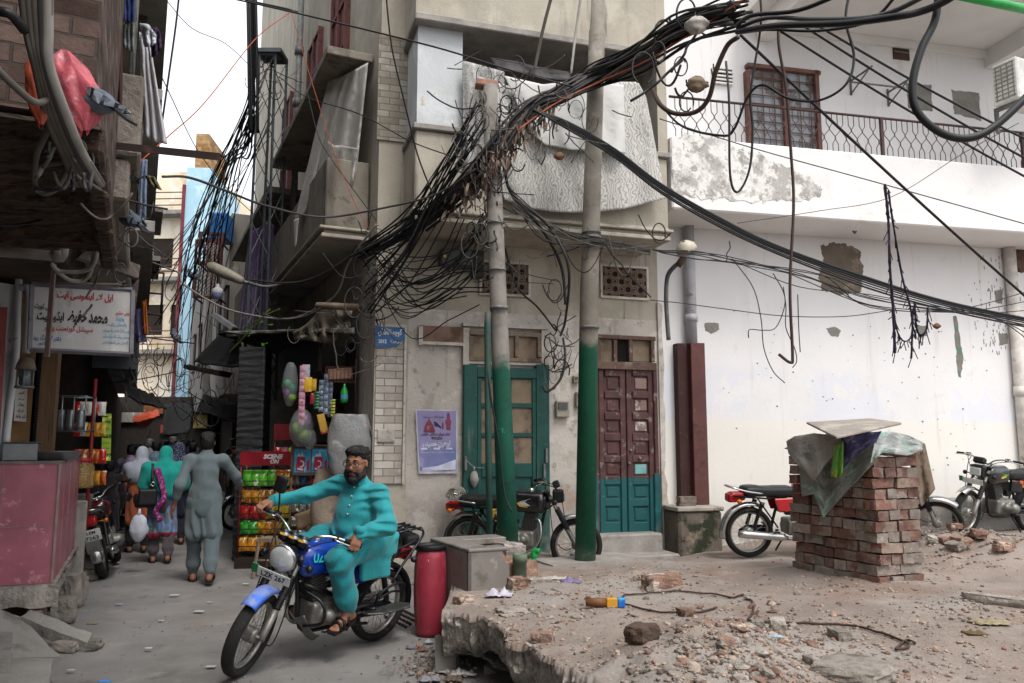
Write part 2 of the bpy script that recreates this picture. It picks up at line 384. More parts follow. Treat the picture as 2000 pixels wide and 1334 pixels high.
for u,v,Y in((1870,1040,10.9),(1990,1050,10.),(1640,1060,10.6),(1960,1120,7.5)):q=P(u,v,Y);HP.append((q.x,q.y,q.z))
def lot_base(x,y):
 a=b=0
 for px,py,pz in HP:
  w=1/((x-px)**2+(y-py)**2+.06)**1.6;a+=w*pz;b+=w
 return a/b
MOUNDS=[]
for u,v,z,h,r in((1400,1270,.48,.13,.55),(1250,1130,.4,.10,.45),(1950,1060,.5,.24,.9),(1850,1075,.5,.12,.5),(1330,1320,.5,.1,.5),(1060,1160,.42,.06,.4)):
 q=G(u,v,z+h*.5);MOUNDS.append((q.x,q.y,h,r))
def lot_z(x,y):
 z=lot_base(x,y)+.030*nz(x*1.2,y*1.2,3)+.016*nz(x*3.5,y*3.5,7)+.007*nz(x*11,y*11)
 for mx,my,h,r in MOUNDS:z+=h*math.exp(-((x-mx)**2+(y-my)**2)/(r*r))*(1+.35*nz(x*7,y*7,1))
 return z
EDGE=[FR.w(FR.pt(880,1100)[0],0,-.05)]+[G(*t,.45)for t in((878,1110),(888,1172),(862,1196),(885,1193),(944,1203),(980,1238),(1028,1268),(1070,1298),(1112,1331),(1240,1400),(1700,1650))]+[V((5,2.2,0)),V((14,2.2,0))]
BACK=[FR.w(FR.pt(880,1100)[0],0,-.05),FR.w(FR.pt(884,1100)[0],0,-.05),FR.w(FR.pt(900,1100)[0],0,-.05),FR.w(FR.pt(960,1100)[0],0,-.05),FR.w(FR.pt(1050,1100)[0],0,-.05),FR.w(FR.pt(1150,1100)[0],0,-.05),FR.w(FR.pt(1250,1100)[0],0,-.05),WH.w(.2,0,-.05),WH.w(1.,0,-.05),WH.w(1.8,0,-.05),WH.w(3.,0,-.05),WH.w(5.,0,-.05),WH.w(8.,0,-.05),WH.w(14.,0,-.05)]
def along(pl,a):
 x=a*(len(pl)-1);i=min(int(x),len(pl)-2);return V(pl[i]).lerp(V(pl[i+1]),x-i)
NS,NT=560,150
E2=[]
for i in range(NS+1):
 p=along(EDGE,i/NS);j=.06*nz(p.x*4,p.y*4,5)+.025*nz(p.x*15,p.y*15,2)+.022*nz(p.x*42,p.y*42,7)
 E2.append(V((p.x+j*.7,p.y+j,0)))
g=MB()
def lotf(a,b):
 i=min(int(a*NS+.5),NS);t=b**1.25;p=E2[i].lerp(along(BACK,a),t)
 return V((p.x,p.y,lot_z(p.x,p.y)-(.03*(1+nz(p.x*9,p.y*9))if b==0 else 0)))
g.grid(lotf,NS,NT)
tag(g.build('lot_ground',M_earth),kind='structure')
g=MB()
def facef(a,b):
 i=min(int(a*NS+.5),NS);p=E2[i];q=along(BACK,a)-p;q.z=0;q=q.normalized()if q.length>1e-4 else V((0,1,0))
 z1=lot_z(p.x,p.y)-.03*(1+nz(p.x*9,p.y*9));d=.27+.10*nz(p.x*3,p.y*3,8)
 f=b;z=z1-d*f;ins=.02+.16*f*f+.035*nz(p.x*14,p.y*14,z*14)*(f>0)+.03*nz(p.x*5,p.y*5,z*9)*(f>0)+.03*nz(p.x*38,p.y*38,z*30)*(f>0)
 if f==0:ins=0
 if i<112:z=z1-(z1+.1)*f;ins*=.3
 return p+q*ins+V((0,0,z))
g.grid(facef,NS,14,smooth=False)
def undf(a,b):
 i=min(int(a*NS+.5),NS);p=E2[i];q=along(BACK,a)-p;q.z=0;q=q.normalized()if q.length>1e-4 else V((0,1,0))
 return p+q*(.12+.7*b)+V((0,0,lot_z(p.x,p.y)-.30+.06*nz(p.x*3,p.y*3,8)-(.4 if b>.9 else 0)))
g.grid(undf,NS,3,smooth=False)
tag(g.build('slab_edge',M_broken),kind='structure')
g=MB();pl=[(1040,1103),(1105,1098),(1190,1088),(1262,1098),(1180,1108),(1080,1116)]
zz=.31;pts=[G(u,v,zz)for u,v in pl]
g.prism([(p.x,p.y)for p in pts],lambda a,b,h:V((a,b,h+.008*nz(a*5,b*5))),.1,zz+.06)
g.build('apron',M_conc)['kind']='structure'
M_up=mat('upper_plaster','#a59e90',.92,var=.1,scale=1.2,coords='world',bump=.25,bscale=30,layers=[('#b5ae9f',1.6,.5,.68),('#777065',1.3,.53,.72,{'st':(3,3,.3),'a':.7}),('#8f887c',5,.62,.74,{'a':.5}),('#4f4a43',2.6,.60,.74,{'st':(2.4,2.4,.22),'a':.7}),('#85796b',.8,.54,.68,{'a':.45})])
M_low=mat('ground_floor_plaster','#b9b2a9',.92,var=.1,scale=2,coords='world',bump=.4,bscale=28,layers=[('#cfc9c1',2.2,.52,.64),('#9d9388',1.7,.54,.66,{'a':.75}),('#8d8378',1.2,.57,.72,{'st':(4,4,.25),'a':.6}),('#8f8880',3,.30,.55,{'z':(1.35,.75),'a':.75}),('#74706a',7,.57,.68,{'a':.55}),('#4f4a44',19,.655,.71,{'a':.8}),('#9e7f6b',1.1,.63,.7,{'a':.5})])
M_pil=mat('pilaster_brick','#a59f94',.9,var=.15,scale=5,coords='uv',brick=(.24,.085,'#6a645b','#c8c3ba'),bump=.4,layers=[('#6d675f',2,.55,.7,{'a':.6}),('#c2bbb0',4,.6,.7,{'a':.5})])
M_pilw=mat('pilaster_brick_pale','#b9b3aa',.9,var=.12,scale=5,coords='uv',brick=(.26,.088,'#77716a','#d5d0ca'),bump=.4,layers=[('#85807a',2.2,.55,.68,{'a':.6}),('#d5d0c8',4,.58,.7,{'a':.6}),('#a07a74',6,.66,.72,{'a':.35})])
M_white_old=mat('old_whitewash','#bcbfc0',.9,var=.06,scale=2,coords='world',bump=.25,layers=[('#cfd2d3',2,.5,.7),('#b8905a',4,.62,.7,{'z':(5.95,5.35),'a':.9}),('#8b8780',4,.6,.72,{'a':.5}),('#d9d5cd',7,.62,.68,{'z':(6.0,5.5)})])
house=thing('corner_house','three storey corner house with stained beige plaster and two painted doors','house',FR.w(0,0))
TOP=14.
b1=[AL.w(-.02,0),FR.w(FW,0),FR.w(FW,0,-7),AL.w(-12.6,0,-3)]+[AL.w(-12.6,0)]
b0=[AL.w(-.02,0),FR.w(FW,0),FR.w(FW,0,-7),AL.w(-12.6,0,-3),AL.w(-12.6,0),AL.w(-9,0),AL.w(-9,0,-2.6),AL.w(-.75,0,-2.6),AL.w(-.75,0)]
Z1=3.25
g=MB();g.prism([(p.x,p.y)for p in b0],lambda a,b,h:V((a,b,h)),-.1,Z1);g.build('lower_wall',M_low,house)
g=MB();g.prism([(p.x,p.y)for p in b1],lambda a,b,h:V((a,b,h)),Z1,TOP);g.build('upper_wall',M_up,house)
ZB,ZS,ZP=FR.pt(850,434,.85)[1],FR.pt(950,60,.92)[1],FR.pt(850,257,.85)[1]
sL,sR=FR.pt(809,420,.85)[0],FR.pt(1306,440,.85)[0]
ps0,ps1=FR.pt(731,700,.1)[0],FR.pt(797,700,.1)[0]
g=MB();g.fbox(FR,ps0,ps1,-.1,TOP,.002,.1);pil=g.build('pilaster',M_low if 0 else M_up,house)
zp=[FR.pt(765,v,.12)[1]for v in(72,275,640,945)]
g=MB();g.fbox(FR,ps0-.03,ps1+.01,zp[1],zp[0],.09,.125);g.build('brick_facing',M_pil,pil)
g=MB();g.fbox(FR,ps0+.02,ps1-.06,zp[3],zp[2],.09,.125);g.build('brick_facing',M_pilw,pil)
g=MB()
g.fbox(FR,ps1-.055,ps1-.03,zp[3],zp[2]+.03,.09,.15);g.fbox(FR,ps0+.02,ps1-.03,zp[2],zp[2]+.035,.09,.15);g.build('moulded_edge',M_low,pil)
M_in=mat('room_shade_colour','#6a645c',.95,var=.2,scale=2)
bal=MB();bal.fbox(FR,sL,sR,ZB+.14,ZP,.02,.85)
bo=bal.build('balcony',M_up,house,bevel=.015)
g=MB();g.fbox(FR,sL-.03,sR+.03,ZP,ZP+.07,.02,.9);g.build('coping',M_conc,bo,bevel=.01)
g=MB()
for k,(z0,z1,o)in enumerate(((0,.055,.90),(.055,.10,.87),(.10,.14,.93),(.14,.165,.89))):
 g.fbox(FR,sL-.03+(.93-o),sR+.03-(.93-o),ZB+z0,ZB+z1-.002,.02,o)
g.build('moulding',M_up,bo,bevel=.012,bseg=2)
sp_=FR.pt(903,170,.8)[0]
g=MB();g.fbox(FR,sL+.02,sp_,ZP+.07,ZS,.0,.8);g.build('side_panel',M_white_old,bo)
s5=FR.pt(1284,250,.85)[0]
g=MB();g.fbox(FR,s5,sR+.01,ZP+.07,TOP,.0,.86);g.build('pier',M_up,house)
g=MB();g.fbox(FR,sp_+.002,s5-.002,ZP+.07,ZS-.02,.002,.03);g.build('opening_dark_panel',M_in,house)  # flat panel; the shade of the room is in its colour
g=MB();g.fbox(FR,sL-.04,s5-.002,ZS,ZS+.09,.02,.95);sl2=g.build('balcony_slab',M_conc,house,bevel=.012)
g=MB();g.fbox(FR,sL-.02,s5-.002,ZS+.09,TOP,.02,.86);g.build('parapet',M_up,sl2)
M_sooty=mat('sooty_plaster','#7d766b',.95,var=.2,scale=2,coords='world',bump=.3,layers=[('#4a453f',1.2,.5,.68,{'st':(2,2,.4),'a':.8}),('#948c7f',2.5,.58,.7,{'a':.7}),('#2f2c28',3.2,.6,.72,{'a':.6})])
ob=.56
g=MB();g.fbox(AL,-10.8,-.3,ZB+.14,ZP-.05,.02,ob);ab=g.build('alley_balcony',M_sooty,house,bevel=.015)
g=MB()
for z0,z1,o in((0,.055,ob+.05),(.055,.10,ob+.02),(.10,.14,ob+.08)):g.fbox(AL,-10.8,-.3+(o-ob),ZB+z0,ZB+z1-.002,.02,o)
g.build('moulding',M_up,ab,bevel=.01)
g=MB();g.fbox(AL,-4.9,-.25,ZS-.02,ZS+.09,.02,ob+.05);g.fbox(AL,-10.9,-4.95,ZS-.45,ZS-.33,.02,ob+.1);g.build('alley_slab',M_sooty,house,bevel=.01)
M_maroon=mat('maroon_wood','#5c302c',.7,var=.25,scale=9,bump=.2,layers=[('#2d1816',5,.55,.7)])
for a,z0 in((-2.2,ZS+.25),(-4.2,ZS+.1),(-7,ZS+.1)):
 g=MB();g.fbox(AL,a-.5,a+.5,z0,z0+2.1,.002,.05);w=g.build('window',M_maroon,house)
 g=MB()
 for q in(-.5,-.02,.46):g.fbox(AL,a+q,a+q+.05,z0,z0+2.1,.05,.09)
 for q in(0,.7,1.4,2.05):g.fbox(AL,a-.45,a-.02,z0+q,z0+q+.05,.05,.08);g.fbox(AL,a+.03,a+.46,z0+q,z0+q+.05,.05,.08)
 g.build('frame',M_maroon,w)
M_iron=mat('grey_iron','#6f706e',.6,metal=.3,var=.25,scale=12,layers=[('#4b3a30',9,.6,.7,{'a':.6})])
M_black=mat('black_rubber','#161617',.55,var=.2,scale=20)
g=MB();a=AL.w(-4.9,0,.2)
g.tube([a+V((0,0,5)),a+V((0,0,ZS+3.4))],.06,10)
for z in(ZS+.2,ZS+1.2,ZS+2.2):g.tube([a+V((0,0,z)),a+V((0,0,z+.16))],.085,10)
g.build('drain_pipe',M_iron,house)
M_green=mat('green_paint','#0e453e',.55,var=.2,scale=5,coords='world',bump=.15,spec=.4,layers=[('#0c3a36',3,.55,.7,{'a':.7}),('#3f7a68',14,.64,.72,{'a':.6}),('#7f8a80',30,.64,.72,{'a':.6}),('#6d7a70',3,.60,.72,{'st':(4,4,.3),'a':.5}),('#8d8a80',3.5,.35,.6,{'z':(.75,.35),'a':.55})])
M_teal=mat('teal_paint','#174e50',.6,var=.2,scale=5,coords='world',bump=.15,layers=[('#2f7a78',4,.55,.7,{'a':.6}),('#10403f',6,.6,.7,{'a':.6}),('#8f9a94',22,.66,.73,{'a':.6}),('#8b8a83',3,.3,.6,{'z':(.75,.4),'a':.6})])
M_red=mat('worn_maroon_paint','#4b2f2d',.6,var=.25,scale=6,coords='world',bump=.2,layers=[('#3a1f1e',4,.55,.7,{'a':.7}),('#8d7f76',11,.60,.68,{'a':.7}),('#a49c94',26,.66,.72,{'a':.7})])
M_brown=mat('dusty_hardboard','#80705f',.95,var=.2,scale=3,coords='world',layers=[('#5f5145',4,.52,.68),('#97887a',9,.6,.72,{'a':.6})])
M_oldwood=mat('weathered_wood','#7a6c5d',.9,var=.25,scale=6,bump=.3,bscale=20,layers=[('#574a3f',5,.55,.68),('#9b9084',12,.62,.72)])
d1=thing('green_door','green double door with brown glazed panes behind the left concrete pole','door',FR.w(*FR.pt(990,1060)))
def pb(mb,*a):return mb.pbox(FR,*a)
g=MB();pb(g,905,712,932,1082,.002,.07);pb(g,1048,712,1074,1082,.002,.07);pb(g,932,718,1048,738,.004,.075);g.build('frame',M_green,d1,bevel=.006)
for u0,u1 in((932,989),(990.5,1048)):
 g=MB();pb(g,u0,738,u1,1078,.002,.03);lf=g.build('leaf',M_green,d1)
 g=MB();w_=8
 pb(g,u0,738,u0+w_,1078,.03,.06);pb(g,u1-w_,738,u1,1078,.03,.06)
 for v0,v1 in((738,741),(788,797),(846,854),(905,932),(1060,1078)):pb(g,u0+w_+.2,v0,u1-w_-.2,v1,.03,.058)
 g.build('rail',M_green,lf,bevel=.006)
 for v0,v1 in((741,788),(797,846),(854,905)):
  g=MB();pb(g,u0+w_+.4,v0+.4,u1-w_-.4,v1-.4,.03,.036);g.build('pane',M_brown,lf)
g=MB()
for u,v in((1070,890),(912,905),(1066,920)):
 pb(g,u-4,v-14,u,v+14,.07,.1)
g.build('hinge',M_iron,d1)
tr=MB();pb(tr,917,648,1058,656,.002,.07);pb(tr,917,698,1058,706,.002,.07)
for u in(917,964,1006,1050):pb(tr,u,656.3,u+8,697.7,.002,.07)
tro=tr.build('transom',M_oldwood,d1,bevel=.006)
g=MB();pb(g,925,656,1050,698,.002,.03);g.build('pane',M_brown,tro)
g=MB();pb(g,905,640,917,712,.002,.06);pb(g,1058,640,1070,712,.002,.06);pb(g,905,633,1072,640,.002,.08);pb(g,905,706.5,1074,712,.002,.05);g.build('surround',M_low,d1)
d2=thing('maroon_door','worn maroon and teal panelled double door right of the concrete pole','door',FR.w(*FR.pt(1225,1043)))
g=MB();pb(g,1162,712,1170.5,1045,.002,.09);pb(g,1279.5,712,1287,1045,.002,.09);g.build('frame',M_red,d2,bevel=.008)
g=MB();pb(g,1158,930,1170,1046,.003,.096);pb(g,1280,925,1292,1046,.003,.096);g.build('painted_band',M_teal,d2,bevel=.008)
zt=FR.pt(1225,936)[1]
M_door2=mat('two_tone_door_paint','#4b2f2d',.6,var=.25,scale=6,coords='world',bump=.2,layers=[('#3a1f1e',4,.55,.7,{'a':.7}),('#857a72',9,.56,.68,{'a':.7}),('#174e50',3,.0,.05,{'z':(zt+.03,zt),'zw':.12}),('#14494a',5,.55,.7,{'z':(zt+.03,zt),'a':.7}),('#a49c94',26,.66,.72,{'a':.7})])
rows=[(735,764),(778,806),(820,846),(861,890),(903,930),(947,974),(989,1020)]
for u0,u1 in((1171,1223.5),(1225.5,1279)):
 g=MB();pb(g,u0,722,u1,1043,.002,.03);lf=g.build('leaf',M_door2,d2)
 g=MB();pb(g,u0,722,u0+10,1043,.03,.06);pb(g,u1-11,722,u1,1043,.03,.06);pv=722
 for v0,v1 in rows:pb(g,u0+10.2,pv,u1-11.2,v0,.03,.058);pv=v1
 pb(g,u0+10.2,pv,u1-11.2,1043,.03,.058)
 g.build('stile',M_door2,lf,bevel=.008)
 for k,(v0,v1)in enumerate(rows):
  g=MB();pb(g,u0+15,v0+4,u1-16,v1-4,.03,.044)
  g.build('panel',mat('pale_teal_paint','#6d9a9a',.7,layers=[('#a3b2ad',9,.55,.7)])if(u0>1200 and k==4)else(mat('peeled_panel','#7d6a62',.8,layers=[('#b4aba4',9,.5,.62),('#4f2f2c',7,.58,.66)])if(u0>1200 and k<3)else M_door2),lf,bevel=.006)
g=MB()
for u,v in((1229,905),(1250,895),(1232,880)):q=FR.hit(u,v,.075);g.ball(q,.02)
g.build('knob',M_iron,d2)
tr=MB();pb(tr,1166,655,1281,663,.002,.08);pb(tr,1164,707,1283,722,.002,.1)
for u in(1166,1199,1229,1272):pb(tr,u,663.3,u+7,706.7,.002,.075)
tro=tr.build('transom',mat('dry_brown_wood','#5e4a41',.85,layers=[('#8a7d72',8,.55,.68)],bump=.2),d2,bevel=.006)
for u0,u1,m in((1173,1199,M_brown),(1206,1229,M_dark),(1236,1272,M_brown)):
 g=MB();pb(g,u0,664,u1,706,.002,.02);g.build('pane',m,tro)
g=MB();pb(g,1158,1044,1296,1098,.002,.32);pb(g,1150,1086,1330,1112,.002,.62);g.build('door_step',M_conc,house,bevel=.02)
M_jali=mat('dusty_terracotta','#7d6d5f',.95,var=.2,scale=6,bump=.3)
def jali(u0,v0,u1,v1):
 s0,z1=FR.pt(u0,v0);s1,z0=FR.pt(u1,v1)
 g=MB();g.fbox(FR,s0,s1,z0,z1,.002,.008);o=g.build('wall_vent',mat('vent_dark','#241d18',1.),house)
 g=MB();n=7;st=(s1-s0)/n;m=max(2,round((z1-z0)/st))
 for i in range(n+1):
  for j in range(m+1):
   c=(s0+i*st,z0+j*(z1-z0)/m)
   for rr in((.46,)if(i+j)%2 else(.46,.22)):
    pts=[FR.w(clamp(c[0]+rr*1.15*st*math.cos(t*math.pi/4),s0,s1),clamp(c[1]+rr*1.15*st*math.sin(t*math.pi/4),z0,z1),.018)for t in range(9)]
    g.tube(pts,.011,4,cap=False,smooth=False)
 for i in range(n):
  for j in range(m):
   a,b=s0+(i+.5)*st,z0+(j+.5)*(z1-z0)/m
   g.tube([FR.w(a-.25*st,b,.02),FR.w(a+.25*st,b,.02)],.01,4);g.tube([FR.w(a,b-.25*st,.02),FR.w(a,b+.25*st,.02)],.01,4)
 g.build('lattice',M_jali,o)
 g=MB();e=.03
 g.fbox(FR,s0-e,s1+e,z1,z1+e,.002,.03);g.fbox(FR,s0-e,s1+e,z0-e,z0,.002,.03);g.fbox(FR,s0-e,s0,z0,z1,.002,.03);g.fbox(FR,s1,s1+e,z0,z1,.002,.03)
 g.build('rim',M_low,o)
jali(940,512,1031,577);jali(1175,520,1262,583)
g=MB();e0=FR.pt(1287,700)[0]
pts=[(e0-.02,.0)]+[(FW+.04+.05*nz(k*.7,3)+.03*nz(k*2.1,9),.1+k*.14)for k in range(25)]+[(e0-.02,3.5)]
g.prism(pts,lambda a,b,h:FR.w(a,b,h),.002,.035);g.build('plaster_edge',M_low,house)
M_wh=mat('white_house_paint','#dedcdb',.85,var=.03,scale=1,coords='world',bump=.12,bscale=20,layers=[('#d3d6e0',.55,.5,.53,{'z':(2.75,2.5),'zw':.1,'a':.5}),('#e2ddd0',.5,.40,.44,{'z':(1.95,1.9),'zw':.05,'a':.6}),('#b8b1a7',3,.62,.74,{'a':.25}),('#6e665e',38,.735,.75,{'a':.9}),('#b5ada3',.9,.58,.74,{'st':(2.2,2.2,.12),'a':.2}),('#8f867b',2.2,.6,.72,{'z':(3.6,4.6),'st':(6,6,.2),'a':.4}),('#8f877c',2.2,.35,.65,{'z':(.95,.3),'a':.75}),('#bdb3a4',1.8,.6,.75,{'st':(3,3,.2),'a':.4})])
M_whb=mat('white_balcony_paint','#e2dfdc',.85,var=.03,scale=1,coords='world',bump=.2,bscale=18,layers=[('#cfccc8',2.4,.56,.68,{'a':.6}),('#a19d98',1.6,.50,.60,{'a':.0})])
wh=thing('white_house','white painted two storey house with a railed balcony on the right','house',WH.w(0,0))
g=MB();g.fbox(WH,-.02,12,-.1,9,-6,0);g.build('wall',M_wh,wh)
OB=.84
s0=WH.pt(1312,350,OB)[0];zb=WH.pt(1500,420,OB)[1];zt=WH.pt(1700,300,OB)[1]
g=MB();g.fbox(WH,s0,12,zb,zt,.002,OB);wb=g.build('balcony',M_whb,wh,bevel=.02)
M_flake=mat('flaked_plaster','#dedad6',.9,var=.03,scale=2,coords='world',bump=.35,bscale=22,layers=[('#aaa6a0',3.5,.46,.56),('#8e8983',8,.52,.6,{'a':.8}),('#c9c5c0',15,.55,.62)])
def wpatch(F,pl,o,m,name,parent,nn=40,jag=.02):
 q=[F.pt(u,v,o)for u,v in pl];r=[]
 for i in range(len(q)):
  a,b=q[i],q[(i+1)%len(q)]
  for k in range(12):
   t=k/12;x,z=a[0]+(b[0]-a[0])*t,a[1]+(b[1]-a[1])*t;r.append((x+jag*nz(x*9,z*9,1)+jag*.7*nz(x*31,z*31,1),z+jag*nz(x*9,z*9,5)+jag*.7*nz(x*31,z*31,5)))
 mb=MB();mb.prism(r,lambda a,b,h:F.w(a,b,h),o,o+.006);return mb.build(name,m,parent)
wpatch(WH,[(1313,268),(1380,262),(1450,288),(1530,320),(1590,345),(1605,385),(1520,395),(1400,390),(1315,380)],OB,M_flake,'flaked_patch',wb,jag=.07)
M_brn=mat('brown_iron','#4a3634',.6,var=.2)
g=MB()
zr0=zt+.01;zr1=WH.pt(1700,228,OB-.05)[1];s1_=9.;n=int((s1_-s0-.1)/.085);o_=OB-.06;H=zr1-zr0
for k in range(n):
 s=s0+.1+k*.085;d=.0425*(1 if k%2 else-1);q=.0
 prof=[(0,0),(0,.22),(d*.95,.34),(d*.95,.42),(0,.56),(0,1)]if True else None
 p=[WH.w(s,zr0+H*.0,o_),WH.w(s,zr0+H*.2,o_),WH.w(s+d*.9,zr0+H*.32,o_),WH.w(s+d*.9,zr0+H*.4,o_),WH.w(s-d*.9,zr0+H*.56,o_),WH.w(s-d*.9,zr0+H*.62,o_),WH.w(s,zr0+H*.72,o_),WH.w(s,zr1,o_)]
 g.tube(p,.006,5,smooth=False)
g.tube([WH.w(s0+.02,zr1,o_),WH.w(s1_,zr1,o_)],.017,6)
for u in(1722,1995):s=WH.pt(u,260,o_)[0];g.fbox(WH,s-.02,s+.02,zr0,zr1,o_-.02,o_+.02)
g.build('railing',M_brn,wb)
zc=WH.pt(1640,65,0)[1]
M_ceil=mat('white_soffit','#d8d4d0',.9,var=.05,scale=1.5,coords='world')
g=MB();g.fbox(WH,WH.pt(1480,60,0)[0]-.3,12,zc,zc+.15,.002,1.7);rs=g.build('roof_slab',M_ceil,wh)
g=MB()
for u in(1490,1930):s=WH.pt(u,90,0)[0];g.fbox(WH,s-.1,s+.12,zc-.28,zc-.002,.004,1.7)
g.fbox(WH,WH.pt(1480,60,0)[0]-.2,12,zc-.13,zc-.002,.003,.06)
g.build('beam',M_ceil,rs)
g=MB();g.tube([P(1860,-12,9.3),P(2060,30,9.9)],.06,10);g.build('green_pipe',mat('bright_green_paint','#2f9a4b',.4),wh)
q=lambda u,v,o=.0:WH.pt(u,v,o)
wd=MB();wd.pbox(WH,1464,140,1602,292,.002,.03);wo=wd.build('balcony_door',mat('frosted_glass','#8b8f93',.3,var=.15,scale=2,layers=[('#5c5450',1.2,.50,.53)]),wh)
g=MB();F_=WH
def wbx(*a):g.pbox(WH,*a)
wbx(1461,130,1603,137,.002,.1);wbx(1461,137.2,1468,292,.002,.1);wbx(1596,137.2,1603,292,.002,.1);wbx(1532,137.2,1539,292,.002,.09)
g.build('frame',mat('rust_red_paint','#6b4a40',.7,layers=[('#503a33',6,.5,.65)]),wo)
g=MB()
for k in range(9):
 v=150+k*17;a,b=q(1468,v,.06),q(1597,v+2,.06);g.tube([WH.w(a[0],a[1],.06),WH.w(b[0],a[1],.06)],.009,5)
for u in(1488,1510,1560,1580):a,b=q(u,140,.06),q(u,291,.06);g.tube([WH.w(a[0],a[1],.06),WH.w(a[0],b[1],.06)],.008,5)
g.build('bars',mat('rust_red_paint','#7c4336'),wo)
g=MB();g.pbox(WH,1395,132,1430,160,.002,.02);o=g.build('vent_opening',M_dark,wh)
g=MB();[g.pbox(WH,1393,v,1432,v+3,.02,.05)for v in(131,138,146,153,160)];g.build('louvre',M_ceil,o)
g=MB();g.pbox(WH,1745,84,1776,116,.002,.02);o=g.build('vent_opening',mat('brown_gloom','#4a382f',1.),wh)
g=MB();g.tube([WH.w(*q(1747,100,.03),.03),WH.w(*q(1775,104,.03),.03)],.012,5);g.build('louvre',M_iron,o)
M_cement=mat('bare_cement','#807c76',.95,var=.15,scale=7,bump=.4,bscale=40,coords='world')
M_cement2=mat('damp_cement','#6e6459',.95,var=.18,scale=4,bump=.3,bscale=40,coords='world',layers=[('#8c8072',5,.55,.65)])
wpatch(WH,[(1768,162),(1818,166),(1822,218),(1775,212)],.0,M_cement,'cement_patch',wh)
wpatch(WH,[(1858,176),(1912,182),(1916,236),(1864,222)],.0,M_cement,'cement_patch',wh)
wpatch(WH,[(1604,480),(1640,474),(1676,486),(1686,530),(1682,572),(1640,575),(1606,566),(1600,540),(1608,515)],.0,M_cement2,'cement_patch',wh,jag=.05)
for pl in([(1377,632),(1402,630),(1405,643),(1390,651),(1378,645)],[(1614,642),(1628,638),(1643,645),(1638,658),(1622,655)],[(1790,635),(1811,637),(1811,656),(1796,658)],[(1950,652),(1966,650),(1968,670),(1952,676)],[(1943,568),(1957,566),(1957,595),(1944,590)]):
 wpatch(WH,pl,.0,M_cement,'hole_patch',wh,jag=.02)
wpatch(WH,[(1862,618),(1868,618),(1881,700),(1876,735),(1871,735)],.0,mat('grey_green_stain','#77746a',.95,coords='world',layers=[('#5b7a6c',6,.5,.6)]),'wall_stain',wh,jag=.02)
wpatch(WH,[(1978,485),(2010,480),(2010,540),(1984,530)],.0,mat('dark_brick_gap','#5d4b40',.95,coords='world',layers=[('#3b2f29',5,.5,.6)]),'bare_patch',wh,jag=.04)
g=MB();rr=random.Random(3)
for k in range(120):
 u,v=rr.gauss(1945,22),rr.uniform(495,690);s,z=WH.pt(u,v);l=rr.uniform(.01,.07)
 g.fbox(WH,s-.004,s+.005,z-l,z,.001,.004)
for k in range(90):
 u,v=rr.uniform(1400,1960),rr.uniform(600,930);s,z=WH.pt(u,v);l=rr.uniform(.004,.012);g.fbox(WH,s-l,s+l,z-l,z+l*.6,.001,.004)
g.build('dirt_specks',mat('dark_specks','#6a6058',1.),wh)['kind']='stuff'
g=MB();a,b=WH.pt(1770,1000)[0],12
g.fbox(WH,a,b,-.1,WH.pt(1860,976,.4)[1],.002,.45);g.build('wall_ledge',M_conc,wh,bevel=.03)
g=MB();a=WH.w(WH.pt(1972,500,.08)[0],0,.08);g.tube([a+V((0,0,.4)),a+V((0,0,4.55))],.085,12)
g.tube([a+V((0,0,2.3)),a+V((0,0,2.45))],.1,12);tag(g.build('downpipe',mat('painted_pipe','#cfc9c1',.7,layers=[('#8b7f72',4,.6,.7)]),off=a),'white painted downpipe at the right end of the white wall','pipe')
s=WH.pt(1348,550,.1)[0];z0=WH.pt(1355,672,.1)[1]
g=MB();a=WH.w(s,0,.1);g.tube([a+V((0,0,z0-.1)),a+V((0,0,WH.pt(1345,428,.1)[1]))],.075,12);g.tube([a+V((0,0,z0+.3)),a+V((0,0,z0+.4))],.088,12)
tag(g.build('downpipe',mat('grey_pvc','#a5a3a8',.5,var=.1,layers=[('#7a766f',5,.6,.7)]),off=a),'grey plastic downpipe running into a brown box casing','pipe')
pc=thing('pipe_casing','rusty maroon sheet metal casing standing on the mossy block','casing',WH.w(s,.5,.1))
zq=WH.pt(1365,985,.12)[1];sa,sb,sc_=WH.pt(1331,840,.2)[0],WH.pt(1351,840,.2)[0],WH.pt(1379,840,.2)[0]
M_cas=mat('rusty_maroon_metal','#5b3733',.65,var=.2,scale=3,coords='world',layers=[('#3d2826',3,.55,.7),('#7a5a50',12,.62,.7,{'a':.6})])
g=MB();g.fbox(WH,sa,sb,zq,z0,.002,.14);g.build('side_strip',mat('dark_rust','#3c2523',.8,coords='world',layers=[('#5b4038',9,.58,.68)]),pc)
g=MB();g.fbox(WH,sb+.002,sc_,zq,z0,.002,.24);g.build('front_sheet',M_cas,pc,bevel=.006)
M_moss=mat('mossy_concrete','#6d6459',.95,var=.25,scale=3,coords='world',bump=.6,bscale=25,layers=[('#33382a',3,.5,.62),('#8d7f70',6,.56,.68),('#2c2722',4,.6,.7)])
pd=MB();pd.pbox(WH,1327,998,1412,1092,.002,.5);o=pd.build('mossy_block',M_moss,off=WH.w(sb,0,.2),bevel=.03)
tag(o,'damp mossy concrete block against the white wall behind the red motorcycle','block')
g=MB();g.pbox(WH,1324,990,1415,999,.003,.53);g.build('cap',mat('worn_cap','#a59c92',.9,layers=[('#6f675f',5,.55,.66)],bump=.4),o,bevel=.012)
M_brick=None
M_lw=mat('sooty_left_wall','#4d433b',.95,var=.3,scale=2,coords='world',bump=.5,layers=[('#2a241f',2,.5,.66),('#6c6157',4,.58,.7,{'a':.7})])
